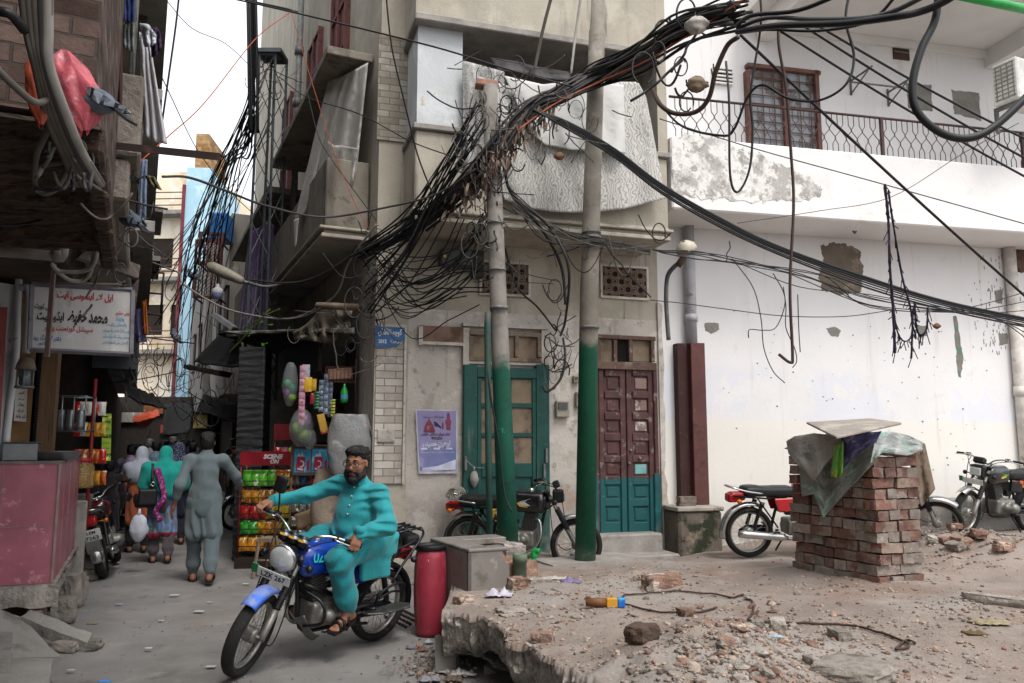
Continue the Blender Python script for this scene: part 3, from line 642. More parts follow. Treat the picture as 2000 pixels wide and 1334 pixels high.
M_lb=mat('old_grey_brick','#6a5850',.95,var=.25,scale=5,coords='uv',brick=(.2,.082,'#4a403a','#7e6a60'),bump=.9,bscale=40,layers=[('#3e342e',3,.55,.7,{'a':.7}),('#7c7068',6,.6,.72,{'a':.6})])
M_rot=mat('rotten_planks','#4a3a30',.95,var=.35,scale=4,coords='world',bump=1.,bscale=14,stretch=(1.5,9,9),layers=[('#1d1612',3,.48,.62,{'st':(1.5,9,9)}),('#7d6f63',4,.6,.72,{'st':(1.2,8,8),'a':.6}),('#6a3a2c',5,.64,.74,{'a':.6})])
M_stuc=mat('rough_stucco','#7d756b',.95,var=.2,scale=7,coords='world',bump=1.,bscale=26,layers=[('#4a443e',12,.55,.68,{'a':.7})])
def lf(g,*a):return g.fbox(LF,*a)
lh=thing('brick_house','dark old brick house on the left with a rotten overhanging storey','house',LF.w(-4,0,-.5))
g=MB();lf(g,-9,3.2,3.05,8.5,-6,0);lf(g,-9,-.6,-.1,3.05,-6,-1.15);lf(g,-.6,3.4,-.1,3.05,-6,-1.9);g.build('wall',M_lw,lh)
g=MB();lf(g,-4.4,-2.2,2.93,8,.002,.36);jo=g.build('overhang',M_lb,lh)
def sof(a,b):
 s=-4.45+2.35*a;o=-1.6+1.99*b;k=int(a*8);return LF.w(s+.03*nz(b*4,k*3.),2.90+.035*nz(k*3.7,b*3)+.02*nz(s*9,o*5)-.03*((a*8)%1<.12),o)
g=MB();g.grid(sof,64,30,smooth=False);g.build('soffit',M_rot,jo)
g=MB()
for k in range(7):s=-4.35+k*.36;lf(g,s,s+.3,2.80+.03*nz(k,2.2),2.93,.30+.03*nz(k*2,1),.40+.02*nz(k,5))
g.build('edge_beam',M_rot,jo,bevel=.02)
g=MB();lf(g,-1.95,-1.35,3.62,4.22,.002,.50);lf(g,-1.9,-1.4,3.3,3.60,.002,.44);g.build('rendered_balcony',M_stuc,lh,bevel=.02)
g=MB();lf(g,-1.34,3.1,3.4,3.52,.002,.42);g.build('ledge',M_conc,lh,bevel=.02)
g=MB()
for s in(-1.9,-1.7,-1.4,-1.1):g.tube([LF.w(s,4.25,.4),LF.w(s,6.,.4)],.012,5)
for z in(4.5,4.9,5.4,5.9):g.tube([LF.w(-1.95,z,.4),LF.w(-.9,z,.4)],.01,5)
g.build('window_grille',M_iron,lh)
wp=thing('shop_pillar','flaking white painted pillar at the left edge beside the counter','pillar',LF.w(-.6,0,-.6))
M_pilw2=mat('grimy_white_paint','#b9b8b8',.8,var=.1,scale=3,coords='world',layers=[('#8c8886',3,.55,.68,{'a':.7}),('#5e5651',6,.63,.72)])
a,b=P(22,700,6.3),P(-30,700,6.1)
g=MB();g.prism([(P(25,800,7.0).x,7.0),(P(-50,800,6.75).x,6.75),(P(-60,800,7.1).x,7.3),(P(22,800,7.3).x,7.3)],lambda a,b,h:V((a,b,h)),1.457,3.0);g.build('shaft',M_pilw2,wp)
g=MB();g.tube(smooth([P(38,522,6.95),P(34,600,6.95),P(32,680,6.95),P(23,760,6.95),P(8,895,6.95)],5),.030,8);g.tube(smooth([P(40,562,6.85),P(53,562,6.85),P(57,575,6.85),P(55,620,6.85),P(51,690,6.85)],5),.032,8);g.build('water_pipe',M_pilw2,wp)
g=MB();g.quad(P(-12,600,6.62),P(14,600,6.7),P(-2,870,6.7),P(-30,870,6.62));g.build('red_board',mat('dull_red_board','#7a332c',.6),wp,solid=.02)
cw=MB();cw.prism([(P(20,800,7.28).x,7.28),(P(62,800,7.38).x,7.38),(P(62,800,7.48).x,7.48),(P(20,800,7.38).x,7.38)],lambda a,b,h:V((a,b,h)),1.44,3.0)
o=cw.build('shop_side_wall',mat('ochre_painted_wall','#8a6a44',.85,coords='world',layers=[('#5b4634',3,.5,.66),('#a88a60',4,.58,.7,{'a':.5})]),off=P(40,900,6.8));tag(o,'narrow ochre wall end beside the white pillar','wall')
pl=thing('price_list','grubby white paper list with black handwriting on the ochre wall','notice',P(40,780,6.72))
M_paper=mat('old_paper','#b9b3ad',.8,var=.08,layers=[('#948b83',4,.57,.7,{'a':.6})]);M_ink=mat('black_ink','#1a1819',.7,var=0)
g=MB();A,B,Cc,D=P(27,822,7.22),P(51,824,7.29),P(54,740,7.29),P(31,736,7.22);g.quad(A,B,Cc,D);g.build('sheet',M_paper,pl,solid=.004)
g=MB();xd=(B-A).normalized();yd=(D-A).normalized();W_=(B-A).length;H_=(D-A).length
for k,t in enumerate(('دودھ دہی','پتی والی','کھیر','لسی میٹھی','بوتل','چائے والی','شد واجد')):
 text(g,urdu(t),A+xd*W_*.5+yd*H_*(.92-k*.135)+xd.cross(yd)*.004,xd,yd,H_*.085 if k<6 else H_*.12,width=W_*(.5 if k<6 else .8),bold=.02)
g.build('lettering',M_ink,pl)
g=MB();a=P(80,900,7.2);b=P(84,690,7.2);g.fbox(Frame(a.x-.06,7.2,1,.3),0,.13,1.44,3.0,-.12,0);tag(g.build('wooden_post',mat('brown_timber','#5d4732',.85,var=.2,stretch=(6,6,.6),layers=[('#3a2c20',5,.55,.7,{'st':(6,6,.5)})],coords='world'),off=a),'brown timber door post standing behind the pink counter','post')
M_tile=mat('pink_marble_tile','#a35d6b',.35,var=.16,scale=3,coords='world',spec=.5,layers=[('#c98e98',5,.585,.625,{'detail':9.,'rgh':.7,'a':.6}),('#8a4656',2,.52,.7,{'a':.7}),('#d0a3a8',9,.62,.65,{'detail':9.,'a':.5})])
ct=thing('shop_counter','pink marble tiled shop counter on a broken concrete plinth','counter',LF.w(0,.43,-.6))
M_gr=mat('dirty_grout','#8d7b73',.9)
g=MB();lf(g,0,2.6,.43,1.43,-1.3,0);g.build('tiled_body',M_tile,ct)
g=MB();lf(g,-.012,2.6,1.43,1.455,-1.32,.012);g.build('top_slab',mat('worn_stone_top','#6f6260',.5,layers=[('#8e8078',6,.55,.66)]),ct)
g=MB()
for o in(-.42,-.84):lf(g,-.003,.0,.43,1.43,o-.003,o+.003)
lf(g,-.0035,.0,.90,.906,-1.3,0)
for s in(.55,1.2,1.9):lf(g,s,s+.006,.43,1.43,0,.003)
lf(g,0.01,2.6,.90,.906,0,.0035);lf(g,-.014,.012,.43,1.43,-.012,.006)
g.build('tile_joints',M_gr,ct)
pt=MB()
def plf(a,b):return LF.w(-.08+2.8*a,.43-.14*b-.03*nz(a*9,b*2),.05-.12*b+.03*nz(a*8,b*3,2))
pt.grid(plf,40,5,smooth=False)
def plf2(a,b):return LF.w(-.08+.02*nz(a*9,b)-.03*b,.43-.18*b-.05*nz(a*7,4)*b,.06-1.5*a)
pt.grid(plf2,30,4,smooth=False);lf(pt,-.06,2.7,.30,.427,-1.5,.03)
pt.build('plinth_slab',M_broken,ct)
g=MB();lf(g,.3,2.7,-.1,.3,-1.5,-.15);g.build('plinth_core',M_lw,ct)
M_oldbr=mat('sooty_brick','#6d5c52',.95,var=.25,scale=8,bump=.6,rnd=.25,layers=[('#8e857c',5,.52,.66,{'a':.8}),('#40352e',6,.6,.7)])
def brick_mesh(i,d=(.23,.112,.075),jit=.006):
 g=MB();r_=random.Random(i);nx=3
 g.box((0,0,d[2]/2),d,jit=jit,rng=r_);return g
k=0
for i in range(4):
 for j in range(2):
  q=P(92+j*0,1225-i*21,6.95+.24*j);bm=brick_mesh(k);o=bm.build('brick',M_oldbr,bevel=.012,off=V((0,0,0)));k+=1
  o.location=LF.w(.02+.24*j+R.uniform(-.02,.02),i*.079-.005,-.12+R.uniform(-.03,.03));o.rotation_euler=(0,0,LF.yaw()+R.uniform(-.15,.15))
  tag(o,'sooty brick in the small pier holding up the plinth','brick','bricks of the plinth pier')
def lump(name,label,cat,q,d,m,seed,group=None,yaw=0.,tilt=0.,round_=.25):
 rr_=random.Random(seed);g=MB();n=7
 vs,fs=[],[]
 def sub(p):
  w=V(p);l=max(abs(w.x),abs(w.y),abs(w.z));s_=w.normalized()*l
  w=w.lerp(s_,round_);f=1+.16*nz(w.x*1.4+seed,w.y*1.4,w.z*1.4)+.07*nz(w.x*4,w.y*4+seed,w.z*4)
  return V((w.x*f*d[0]/2,w.y*f*d[1]/2,w.z*f*d[2]/2))
 for ax in range(3):
  for sgn in(-1,1):
   def fn(a,b):
    c=[0,0,0];c[ax]=sgn;c[(ax+1)%3]=(a*2-1)*sgn;c[(ax+2)%3]=b*2-1;return sub(c)
   g.grid(fn,n,n,smooth=False)
 o=g.build(name,m,off=V((0,0,0)));o.location=q;o.rotation_euler=(tilt,0,yaw);return tag(o,label,cat,group)
M_stone=mat('grey_stone_block','#7a736b',.95,var=.25,scale=5,bump=.8,bscale=25,rnd=.15,layers=[('#5a524a',4,.55,.66),('#9a9187',8,.6,.7)])
for n_,(u,v,z,d,yw,lb)in enumerate(((163,1070,.28,(.42,.35,.17),.3,'flat grey stone slab topping the pile by the parked motorcycle'),(168,1098,.17,(.26,.26,.18),.8,'roundish grey stone wedged under the flat slab'),(170,1122,.06,(.22,.2,.13),.2,'small lowest stone of the pile by the motorcycle wheel'),(133,1155,.15,(.24,.3,.36),.1,'upright concrete block leaning on the plinth corner'),(152,1145,.09,(.16,.18,.2),1.,'small grey stone next to the upright block'),(125,1190,.12,(.2,.24,.22),.4,'rough concrete lump at the foot of the brick pier'))):
 lump('stone_block',lb,'stone',G(u,v,z),d,M_stone,n_*3.3,None,yw)
M_slab=mat('cut_concrete_slab','#8b8781',.95,var=.14,scale=3,bump=.5,bscale=40,layers=[('#6a655f',3,.54,.68),('#a39d95',9,.6,.7,{'a':.6})])
def slabq(name,label,pts,th,m=M_slab):
 g=MB();n=8
 def fn(a,b):
  p=V(pts[0]).lerp(V(pts[1]),a).lerp(V(pts[3]).lerp(V(pts[2]),a),b);e=.015*nz(p.x*12,p.y*12);return p+V((e,e,.006*nz(p.x*7,p.y*7)))
 g.grid(fn,n,n,smooth=False);c=sum((V(p)for p in pts),V((0,0,0)))/4
 def sd_(i,j):
  A,B=V(pts[i]),V(pts[j])
  def f(a,b):p=A.lerp(B,a);e=.015*nz(p.x*12,p.y*12);return p+V((e,e,-th*b+.006*nz(p.x*7,p.y*7)*(1-b)))+(c-p)*(.05*b+.06*abs(nz(p.x*11,b*3))*b)
  return f
 for i in range(4):g.grid(sd_(i,(i+1)%4),n,4,smooth=False)
 return tag(g.build(name,m,off=V((c.x,c.y,c.z-th))),label,'slab')
slabq('ramp_slab','tilted concrete kerb slab sloping down to the street beside the plinth',[G(40,1205,.22),G(170,1255,.06),G(180,1238,.10),G(62,1190,.27)],.09)
slabq('ramp_slab','triangular concrete side slab below the tilted kerb slab',[G(-20,1285,.12),G(118,1283,.02),G(40,1205,.2),G(-30,1180,.42)],.12)
slabq('step_block','low concrete step in the bottom left corner',[G(-30,1345,.12),G(95,1340,.12),G(104,1285,.13),G(-30,1285,.13)],.16)
slabq('step_block','higher small concrete step against the bottom left edge',[G(-30,1290,.22),G(22,1285,.22),G(26,1235,.23),G(-30,1235,.23)],.24)
for n_,(u,v)in enumerate(((128,1262),(172,1258))):lump('stone_block',('broken lump under the toe of the tilted kerb slab','small broken lump at the end of the tilted kerb slab')[n_],'stone',G(u,v,.03),(.2,.12,.08),M_stone,40+n_)
M_steel=mat('dull_steel','#7d8082',.35,metal=.7,var=.15,scale=8)
g=MB();q=G(38,899,1.46);q=LF.w(.18,1.457,-.32);g.box((0,0,.075),(.26,.2,.15));g.box((0,0,.155),(.28,.22,.012));o=g.build('metal_box',M_steel,off=V((0,0,0)),bevel=.008);o.location=q;o.rotation_euler=(0,0,LF.yaw()-1.57);tag(o,'grey metal cash box on the left end of the pink counter','box')
g=MB();g.lathe([(0,.004),(.17,.004),(.23,.075),(.235,.08),(.225,.075),(.165,.012),(0,.012)],seg=28);o=g.build('steel_tray',M_steel,off=V((0,0,0)));o.location=LF.w(.33,1.457,-.08+.0);tag(o,'shallow round steel tray on the pink counter','tray')
sh=thing('shop_shelves','dark shelves stocked with packets inside the left hand shop','shelves',LF.w(1.5,.43,-1.8))
M_dw=mat('dark_wood_and_gloom','#2b221c',.9)  # dark shelf wood; its colour also stands for gloom inside the shops
g=MB()
for z in(1.4,1.75,2.1,2.45):lf(g,.9,3.3,z,z+.025,-1.85,-1.45)
for s in(.9,2.1,3.27):lf(g,s,s+.03,.43,2.7,-1.85,-1.46)
g.build('shelf',M_dw,sh)
def packmat(h,h2=None,rough=.25):return mat('packet_'+h.strip('#'),h,rough,var=.12,scale=10,spec=.6,layers=[(h2 or '#e8d9b0',9,.60,.64),('#f2efe8',16,.66,.7)])
PCOL=['#b3261e','#c8861a','#1f7a3d','#c9a227','#1d4f9c','#b85a1a','#7a2a6a','#d8d4cc','#8b3a1e','#3b8f2c']
def bag(w,h,d,seed=0):
 g=MB();rr_=random.Random(seed)
 for sgn in(1,-1):
  def fn(a,b):
   e=(math.sin(math.pi*clamp((b-.06)/.88))**.6)*(math.sin(math.pi*clamp((a-.02)/.96))**.7 if 0<a<1 else 0)
   return V(((a-.5)*w*(1-.08*math.sin(math.pi*b)),sgn*d*.5*e*(1+.35*nz(a*5+seed,b*6,sgn))+.004*math.sin(a*40)*(b<.06 or b>.94),(b-.5)*h))
  g.grid(fn if sgn>0 else(lambda a,b:fn(1-a,b)),10,10)
 return g
BAGS={}
def packet(q,w,h,d,col,yaw,tilt=0.,label=None,group=None,roll=0.,seed=None,parent=None,cat='packet',col2=None):
 s_=(seed if seed is not None else R.randint(0,3));key=(round(w,2),round(h,2),s_,col)
 m=packmat(col,col2)
 if key not in BAGS:BAGS[key]=bag(w,h,d,s_).mesh('snack_packet',m)
 o=bpy.data.objects.new('snack_packet',BAGS[key]);COL.objects.link(o);o.location=q;o.rotation_euler=(tilt,roll,yaw)
 return tag(o,label,cat,group)
for z in(1.43,1.78,2.13):
 for k in range(9):
  packet(LF.w(1.05+k*.25+R.uniform(-.03,.03),z+.11,-1.5),.17,.22,.08,R.choice(PCOL),LF.yaw()+R.uniform(-.2,.2),label='dim shop packet standing on the dark shelves behind the counter',group='packets on the dark shop shelves')
g=MB()
a=P(95,840,7.5);f_=Frame(a.x,a.y,.95,.25)
for s in(0,.1,.2,.3):g.tube([f_.w(s,1.72,.0),f_.w(s,2.05,.0)],.007,5);
for z in(1.72,2.05):
 g.tube([f_.w(0,z,0),f_.w(.3,z,0),f_.w(.34,z,-.2),f_.w(0,z,-.2)],.008,5)
for s in(.34,):g.tube([f_.w(s,1.72,-.2),f_.w(s,2.05,-.2)],.007,5)
g.fbox(f_,0,.33,1.715,1.722,-.2,0)
tag(g.build('wire_rack',M_steel,off=a),'small wire rack of steel tins hanging in the dark shop','rack')
for k in range(3):
 g=MB();g.lathe([(0,0),(.035,0),(.037,.05),(.035,.1),(.037,.15),(.035,.2),(0,.2)],seg=12);o=g.build('steel_tin',M_steel,off=V((0,0,0)));o.location=f_.w(.07+k*.085,1.723,-.09);tag(o,'steel tin standing inside the small wire rack','tin','tins in the wire rack')
g=MB();a=P(172,955,9.6);g.tube([a+V((0,0,-1.)),P(187,740,9.4)],.022,8);tag(g.build('red_post',mat('red_enamel','#7a1f1f',.5),off=a),'thin red steel post at the edge of the shop opening','post')
g=MB();a=G(158,955,1.1);a=P(157,953,9.5)
g.lathe([(.0,0),(.13,0),(.14,.02),(.14,.25),(.11,.29),(.11,.31)],seg=18);jo_=thing('sweet_jar','clear jar of yellow biscuits with a red lid beside the shop step','jar',a);o=g.build('glass',mat('jar_plastic','#b9a06a',.15,alpha=.45,var=.05),jo_,off=V((0,0,0)));o.parent=jo_
g=MB();g.lathe([(0,.30),(.12,.30),(.12,.35),(0,.35)],seg=18);o=g.build('lid',mat('red_plastic','#a8232b',.4),jo_,off=V((0,0,0)))
g=MB()
for k in range(22):g.ball((R.uniform(-.08,.08),R.uniform(-.08,.08),.03+.01*k),(.045,.045,.012),8,4,Matrix.Rotation(R.uniform(-.6,.6),3,'X'))
o=g.build('biscuits',mat('yellow_biscuit','#c08a2a',.7),jo_,off=V((0,0,0)))
g=MB();lf(g,2.65,4.2,-.05,.95,-1.2,.1);tag(g.build('shop_step',M_conc,off=LF.w(3,0,-.5),bevel=.02),'bare concrete shop step beyond the pink counter','step')
gs=thing('goods_shelf','slim shelf of bright packets at the edge of the left shop','shelf',P(165,955,9.7));g=MB()
for v in(811,852,905,948):a=P(140,v,9.7);f_=Frame(a.x,a.y,.96,.28);g.fbox(f_,0,.36,a.z-.012,a.z,-.2,0)
g.build('board',M_dw,gs)
for v in(811,852,905,948):
 a=P(140,v,9.7);f_=Frame(a.x,a.y,.96,.28)
 for k in range(5):packet(f_.w(.04+.07*k,a.z+.085,-.07),.085,.17,.05,R.choice(('#b3261e','#c8861a','#c9a227','#d8d4cc','#b85a1a')),f_.yaw()+R.uniform(-.3,.3),R.uniform(-.2,.1),'bright packet on the slim shelf at the edge of the left shop','packets on the slim shelf')
gb=thing('shop_banner','narrow yellow green printed banner hanging by the dark shutter','banner',P(211,890,10.2))
A,B,Cc,D=P(198,900,10.2),P(216,900,10.25),P(218,808,10.25),P(200,808,10.2)
g=MB();g.quad(A,B,Cc,D);g.build('sheet',mat('lime_print','#8fae2a',.5,var=.1,layers=[('#d8d96a',7,.55,.6)]),gb,solid=.004)
g=MB();xd=(B-A).normalized();yd=(D-A).normalized();W_=(B-A).length;H_=(D-A).length
for k,t in((.82,'99'),(.52,'EEB'),(.12,'399')):text(g,t,A+xd*W_*.62+yd*H_*k+xd.cross(yd)*.004,xd,yd,H_*.1,bold=.03)
for k in(.68,.38,.27):text(g,urdu('سپیشل رقم'),A+xd*W_*.5+yd*H_*k+xd.cross(yd)*.004,xd,yd,H_*.06,width=W_*.7,bold=.01)
g.build('lettering',mat('dark_green_ink','#1d3a1a',.7),gb)
g=MB();lf(g,3.6,5.2,.1,2.9,-.6,-.5);tag(g.build('roller_shutter',mat('dark_steel_shutter','#26272a',.4,metal=.5,wave=('Z',9,'#0f1012',.3,.7),coords='world'),off=LF.w(4,.1,-.5)),'dark ribbed roller shutter further along the left shops','shutter')
sg=thing('signboard','white painted lawyer signboard with red black and blue Urdu lettering','signboard',P(160,690,6.6))
A,B,Cc,D=P(58,683,6.45),P(255.6,692,6.75),P(259,567,6.75),P(63,556,6.45)
M_sign=mat('sign_white','#b4b1ae',.6,var=.06,scale=3,layers=[('#8f877f',3,.56,.7,{'st':(3,3,.6),'a':.6}),('#6b4630',11,.66,.74,{'a':.7}),('#c6c4c2',4,.55,.7)])
g=MB();g.quad(A,B,Cc,D);g.build('board',M_sign,sg,solid=.03)
g=MB();n_=(B-A).cross(D-A).normalized()
for a,b in((A,B),(B,Cc),(Cc,D),(D,A)):g.tube([a+n_*.012,b+n_*.012],.022,4,smooth=False)
g.build('frame',mat('grey_frame','#66636a',.6,layers=[('#4b3a33',9,.6,.7)]),sg)
xd=(B-A).normalized();yd=(D-A);yd=(yd-xd*yd.dot(xd)).normalized();W_=(B-A).length;H_=(D-A).length
def st(mb,t,x,y,h,w=None,bold=.03,sh=.0,al='CENTER'):text(mb,urdu(t),A+xd*W_*x+yd*H_*y+n_*.018,xd,yd,H_*h,width=w*W_ if w else None,bold=bold,shear=sh,align=al)
g=MB();st(g,'اپل لاء ایسوسی ایٹ',.50,.855,.14,.56,.035);st(g,'سپیشل گورنمنٹ پلیڈر',.36,.345,.11,.48,.02);st(g,'قانونی مشیر',.90,.64,.085,.17,.02);g.build('red_lettering',mat('red_sign_paint','#a12a35',.6,var=.1,layers=[('#c98a8c',14,.6,.7,{'a':.5})]),sg)
g=MB();st(g,'محمد',.645,.53,.27,.19,.04);st(g,'حفیظ',.435,.53,.27,.19,.04);st(g,'ایڈووکیٹ',.175,.515,.17,.26,.03);st(g,'ہائی کورٹ',.10,.665,.11,.17,.03);g.build('black_lettering',mat('black_sign_paint','#242226',.6,var=.1),sg)
g=MB();st(g,'واپڈا',.87,.545,.09,.08,.02)
for k,t in enumerate(('پاکستان ریلوے','ہاؤس بلڈنگ فنانس کارپوریشن','نیشنل بینک آف پاکستان','پاکستان ٹیلی کمیونیکیشن')):st(g,t,.84,.45-k*.093,.07,(.20,.28,.27,.26)[k],.012)
g.build('light_blue_lettering',mat('light_blue_paint','#3a86a8',.6),sg)
g=MB();st(g,'دفتر 7 مزنگ روڈ',.16,.185,.10,.27,.02);st(g,'لاہور',.11,.10,.07,.07,.02);g.build('blue_lettering',mat('blue_sign_paint','#34609c',.6),sg)
g=MB();g.tube([P(100,552,6.4),P(240,556,6.7)],.012,6);g.tube([P(228,552,6.7),P(236,580,6.74)],.01,5);g.tube([P(244,553,6.7),P(240,562,6.74)],.02,6);g.build('hanging_rod',mat('rusty_rod','#6a5a50',.7,metal=.3),sg)
g=MB();g.fbox(Frame(P(101,600,6.3).x-.02,6.3,1,0),0,.035,P(100,697,6.3).z,P(100,500,6.3).z,0,.02);tag(g.build('wooden_lath',mat('pale_lath','#6e5a55',.8),off=P(100,690,6.3)),'narrow wooden lath hanging in front of the lawyer signboard','lath')
g=MB();g.tube(smooth([P(-40,488,5.2),P(60,496,5.25),P(112,500,5.3),P(122,496,5.3),P(124,478,5.3)],5),[.035]*22+[.042]*99 if 0 else .036,10);g.tube([P(104,500,5.29),P(123,499,5.3)],.045,10);tag(g.build('waste_pipe',mat('greyed_pvc','#8d857d',.6,layers=[('#5f564f',5,.55,.68)]),off=P(0,492,5.2)),'grey plastic waste pipe with an elbow under the rotten overhang','pipe')
g=MB();g.quad(P(150,505,6.2),P(268,545,8.2),P(272,520,8.8),P(175,480,7.));tag(g.build('tin_awning',mat('rusted_tin','#4d443e',.7,layers=[('#7b6f66',5,.55,.68)]),off=P(220,520,7.5),solid=.03),'rusted tin awning sheet above the lawyer signboard','awning')
g=MB();g.quad(P(258,560,8.1),P(270,546,8.2),P(258,640,8.2),P(258,632,8.1));tag(g.build('tin_flap',MATS['rusted_tin'],off=P(262,600,8.1),solid=.02),'bent tin flap at the end of the awning sheet','sheet')
lp=thing('caged_lamp','old caged wall lamp on the white pillar beside the price list','lamp',P(50,720,6.3))
g=MB();c=P(50,722,6.8)
g.lathe([(.0,.1),(.05,.1),(.07,.05),(.08,.0),(.0,.0)],c,seg=14);g.build('cap',mat('rusty_cap','#74655a',.8),lp)
g=MB()
for k in range(4):
 t=k*math.pi/2+.4;g.tube([c+V((.06*math.cos(t),.06*math.sin(t),0)),c+V((.06*math.cos(t),.06*math.sin(t),-.16))],.008,5)
g.lathe([(.05,-.16),(.075,-.16),(.075,-.14),(.05,-.14)],c,seg=12);g.build('cage',M_iron,lp)
g=MB();g.lathe([(0,-.14),(.045,-.13),(.045,0),(0,0)],c,seg=12);g.build('glass',mat('murky_glass','#5e6a70',.2),lp)
M_far1=mat('grey_blue_wall','#7f8488',.95,var=.15,scale=1,coords='world',layers=[('#5a5a5a',.8,.52,.68)])
def house_box(name,label,F,s0,s1,z0,z1,o0,o1,m,win=()):
 h=thing(name,label,'house',F.w((s0+s1)/2,max(z0,0),(o0+o1)/2));g=MB();g.fbox(F,s0,s1,z0,z1,o0,o1);wl=g.build('wall',m,h)
 for(a,z,w_,hh)in win:
  g=MB();g.fbox(F,a,a+w_,z,z+hh,o1+.002,o1+.05);o=g.build('window',M_dw,h)
  g=MB();g.fbox(F,a-.06,a+w_+.06,z-.06,z,o1+.002,o1+.1);g.fbox(F,a-.06,a+w_+.06,z+hh,z+hh+.06,o1+.002,o1+.1);g.build('sill',m,o)
 return h
h1=house_box('balcony_house','grimy house past the brick house with stacked concrete slabs overhead',LF,3.4,8.5,3.3,12,-5,.40,M_lw,((4.2,5,1,1.5),(6.4,5,1,1.5)))
g=MB()
for z in(4.1,5.3,5.75,7.4):lf(g,2.2,8.4,z,z+.14,.0,.64)
g.build('slab',M_conc,h1,bevel=.01)
g=MB();lf(g,3.4,5.2,-.1,3.3,-5,-1.2);lf(g,5.21,8.5,-.1,3.3,-5,-.25);g.build('shop_dark_fill',M_dw,h1)  # solid blocks, the shops' inner darkness put into their colour
h2=house_box('blue_grey_house','blue grey plastered house farther down the left of the alley',LF,8.6,17,3,7.9,-5,.48,M_far1,((9.4,4.6,1,1.3),(12,4.6,1,1.3)))
g=MB()
for z in(5.2,6.2):lf(g,9,11,z,z+.1,.48,.8)
g.build('slab',M_conc,h2);g=MB();lf(g,8.6,34,-.1,2.99,-5,.0);g.build('shop_dark_fill',M_dw,h2)  # dark block run on past the house to fill a bright gap
g=MB();a=LF.w(8.4,5.2,.6)
for z in(4.3,4.75,5.2):g.tube([LF.w(10.2,z,.5),LF.w(10.2,z,.9),LF.w(11.6,z,.9)],.02,4)
for s in(10.2,10.7,11.15,11.6):g.tube([LF.w(s,4.3,.9),LF.w(s,5.2,.9)],.015,4)
tag(g.build('window_cage',M_brn,off=a),'rusty iron window cage hanging off the blue grey house','cage')
h3=house_box('cream_house','cream house closing the far end of the alley',Frame(P(240,800,36).x,36,1,-.05),0,3.3,-.1,14.2,-6,0,mat('patchy_cream','#e6d6bd',.9,var=.06,scale=.6,coords='world',layers=[('#cdb797',.7,.52,.66),('#f0e6d6',1.3,.5,.6)]),((.8,6.5,.8,1.4),(2.0,6.5,.7,1.4),(1.0,9.6,.9,1.4)))  # cream walls with tan and paler patches
F3h=Frame(P(240,800,36).x,36,1,-.05);g=MB()
for z in(5.6,8.9,12.):g.fbox(F3h,.5,3.0,z,z+.18,.002,.7)
g.build('balcony_slab',M_conc,h3);g=MB()
for z in(5.6,8.9,12.):
 for s in(.5,3.0):g.fbox(F3h,s-.03,s+.03,z+.18,z+1.,.6,.66)
 for q in(.4,.7,1.):g.fbox(F3h,.53,2.97,z+q,z+q+.04,.61,.65)
g.build('railing',M_brn,h3);g=MB();g.tube([F3h.w(2.6,0,.1),F3h.w(2.6,14,.1)],.07,8);g.build('drain_pipe',M_iron,h3)
h4=house_box('pale_blue_house','pale blue tower house at the far end of the alley',Frame(P(340,800,33).x,33,1,.1),0,1.0,-.1,13.4,-5,0,mat('pale_blue_paint','#a3c6d6',.9,var=.06,scale=.8,coords='world',layers=[('#bcd8e2',.9,.5,.6)]),())
g=MB();F4=Frame(P(340,800,33).x,33,1,.1);g.fbox(F4,.25,.8,13.4,15.0,-3,-.2);g.build('roof_room',mat('yellow_brick','#a88a62',.9,coords='uv',brick=(.5,.16,'#8a6f4f','#b89a72')),h4)
g=MB();g.fbox(F4,-.12,0,-.1,12.6,-1,.1);g.build('pipe_strip',mat('maroon_strip','#6d2f35',.8),h4)
h5=house_box('grey_house','tall grey rendered house next to the corner house down the alley',AL,-17.5,-12.7,2.9,7.75,-5,.55,mat('grey_render','#837e76',.95,var=.15,scale=1,coords='world',layers=[('#5d5852',1.2,.52,.68,{'st':(2,2,.4)}),('#9a958c',2,.58,.7)]),((-13.2,4.3,.9,1.4),(-15.4,4.3,.9,1.4)))
g=MB();g.fbox(AL,-17.5,-12.7,-.1,2.9,-5,-.8);g.build('shop_dark_fill',M_dw,h5)  # dark colour stands for the shaded shop openings
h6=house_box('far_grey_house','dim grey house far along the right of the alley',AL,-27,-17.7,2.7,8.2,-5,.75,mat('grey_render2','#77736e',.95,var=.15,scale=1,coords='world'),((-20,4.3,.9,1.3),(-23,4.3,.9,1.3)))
g=MB();g.fbox(AL,-27,-17.7,-.1,2.7,-5,-.2);g.build('shop_dark_fill',M_dw,h6)  # shaded ground floor shops as one dark coloured block
h7=house_box('end_dark_fill','dark filler block added as low shop fronts at the far end of the alley',Frame(P(225,800,29).x,29,1,0),0,3.6,-.1,3.3,-2,0,mat('painted_shop_gloom','#2f2a27',.9,coords='world'))  # added to darken a bright gap; the gloom is in its colour
for k,(u,v,w_,h_,c)in enumerate(((262,815,1.,.35,'#8d8a84'),(300,800,.7,.3,'#7a4a2a'),(352,812,.8,.5,'#6d7f8a'),(392,820,.5,.6,'#a08a4a'),(330,838,.6,.3,'#8a3a34'))):
 a=P(u,v,28.9);g=MB();g.box(a,(w_,.06,h_));g.build('shop_sign',mat('far_sign_'+c.strip('#'),c,.7,layers=[('#c2bdb2',6,.58,.64)]),h7)
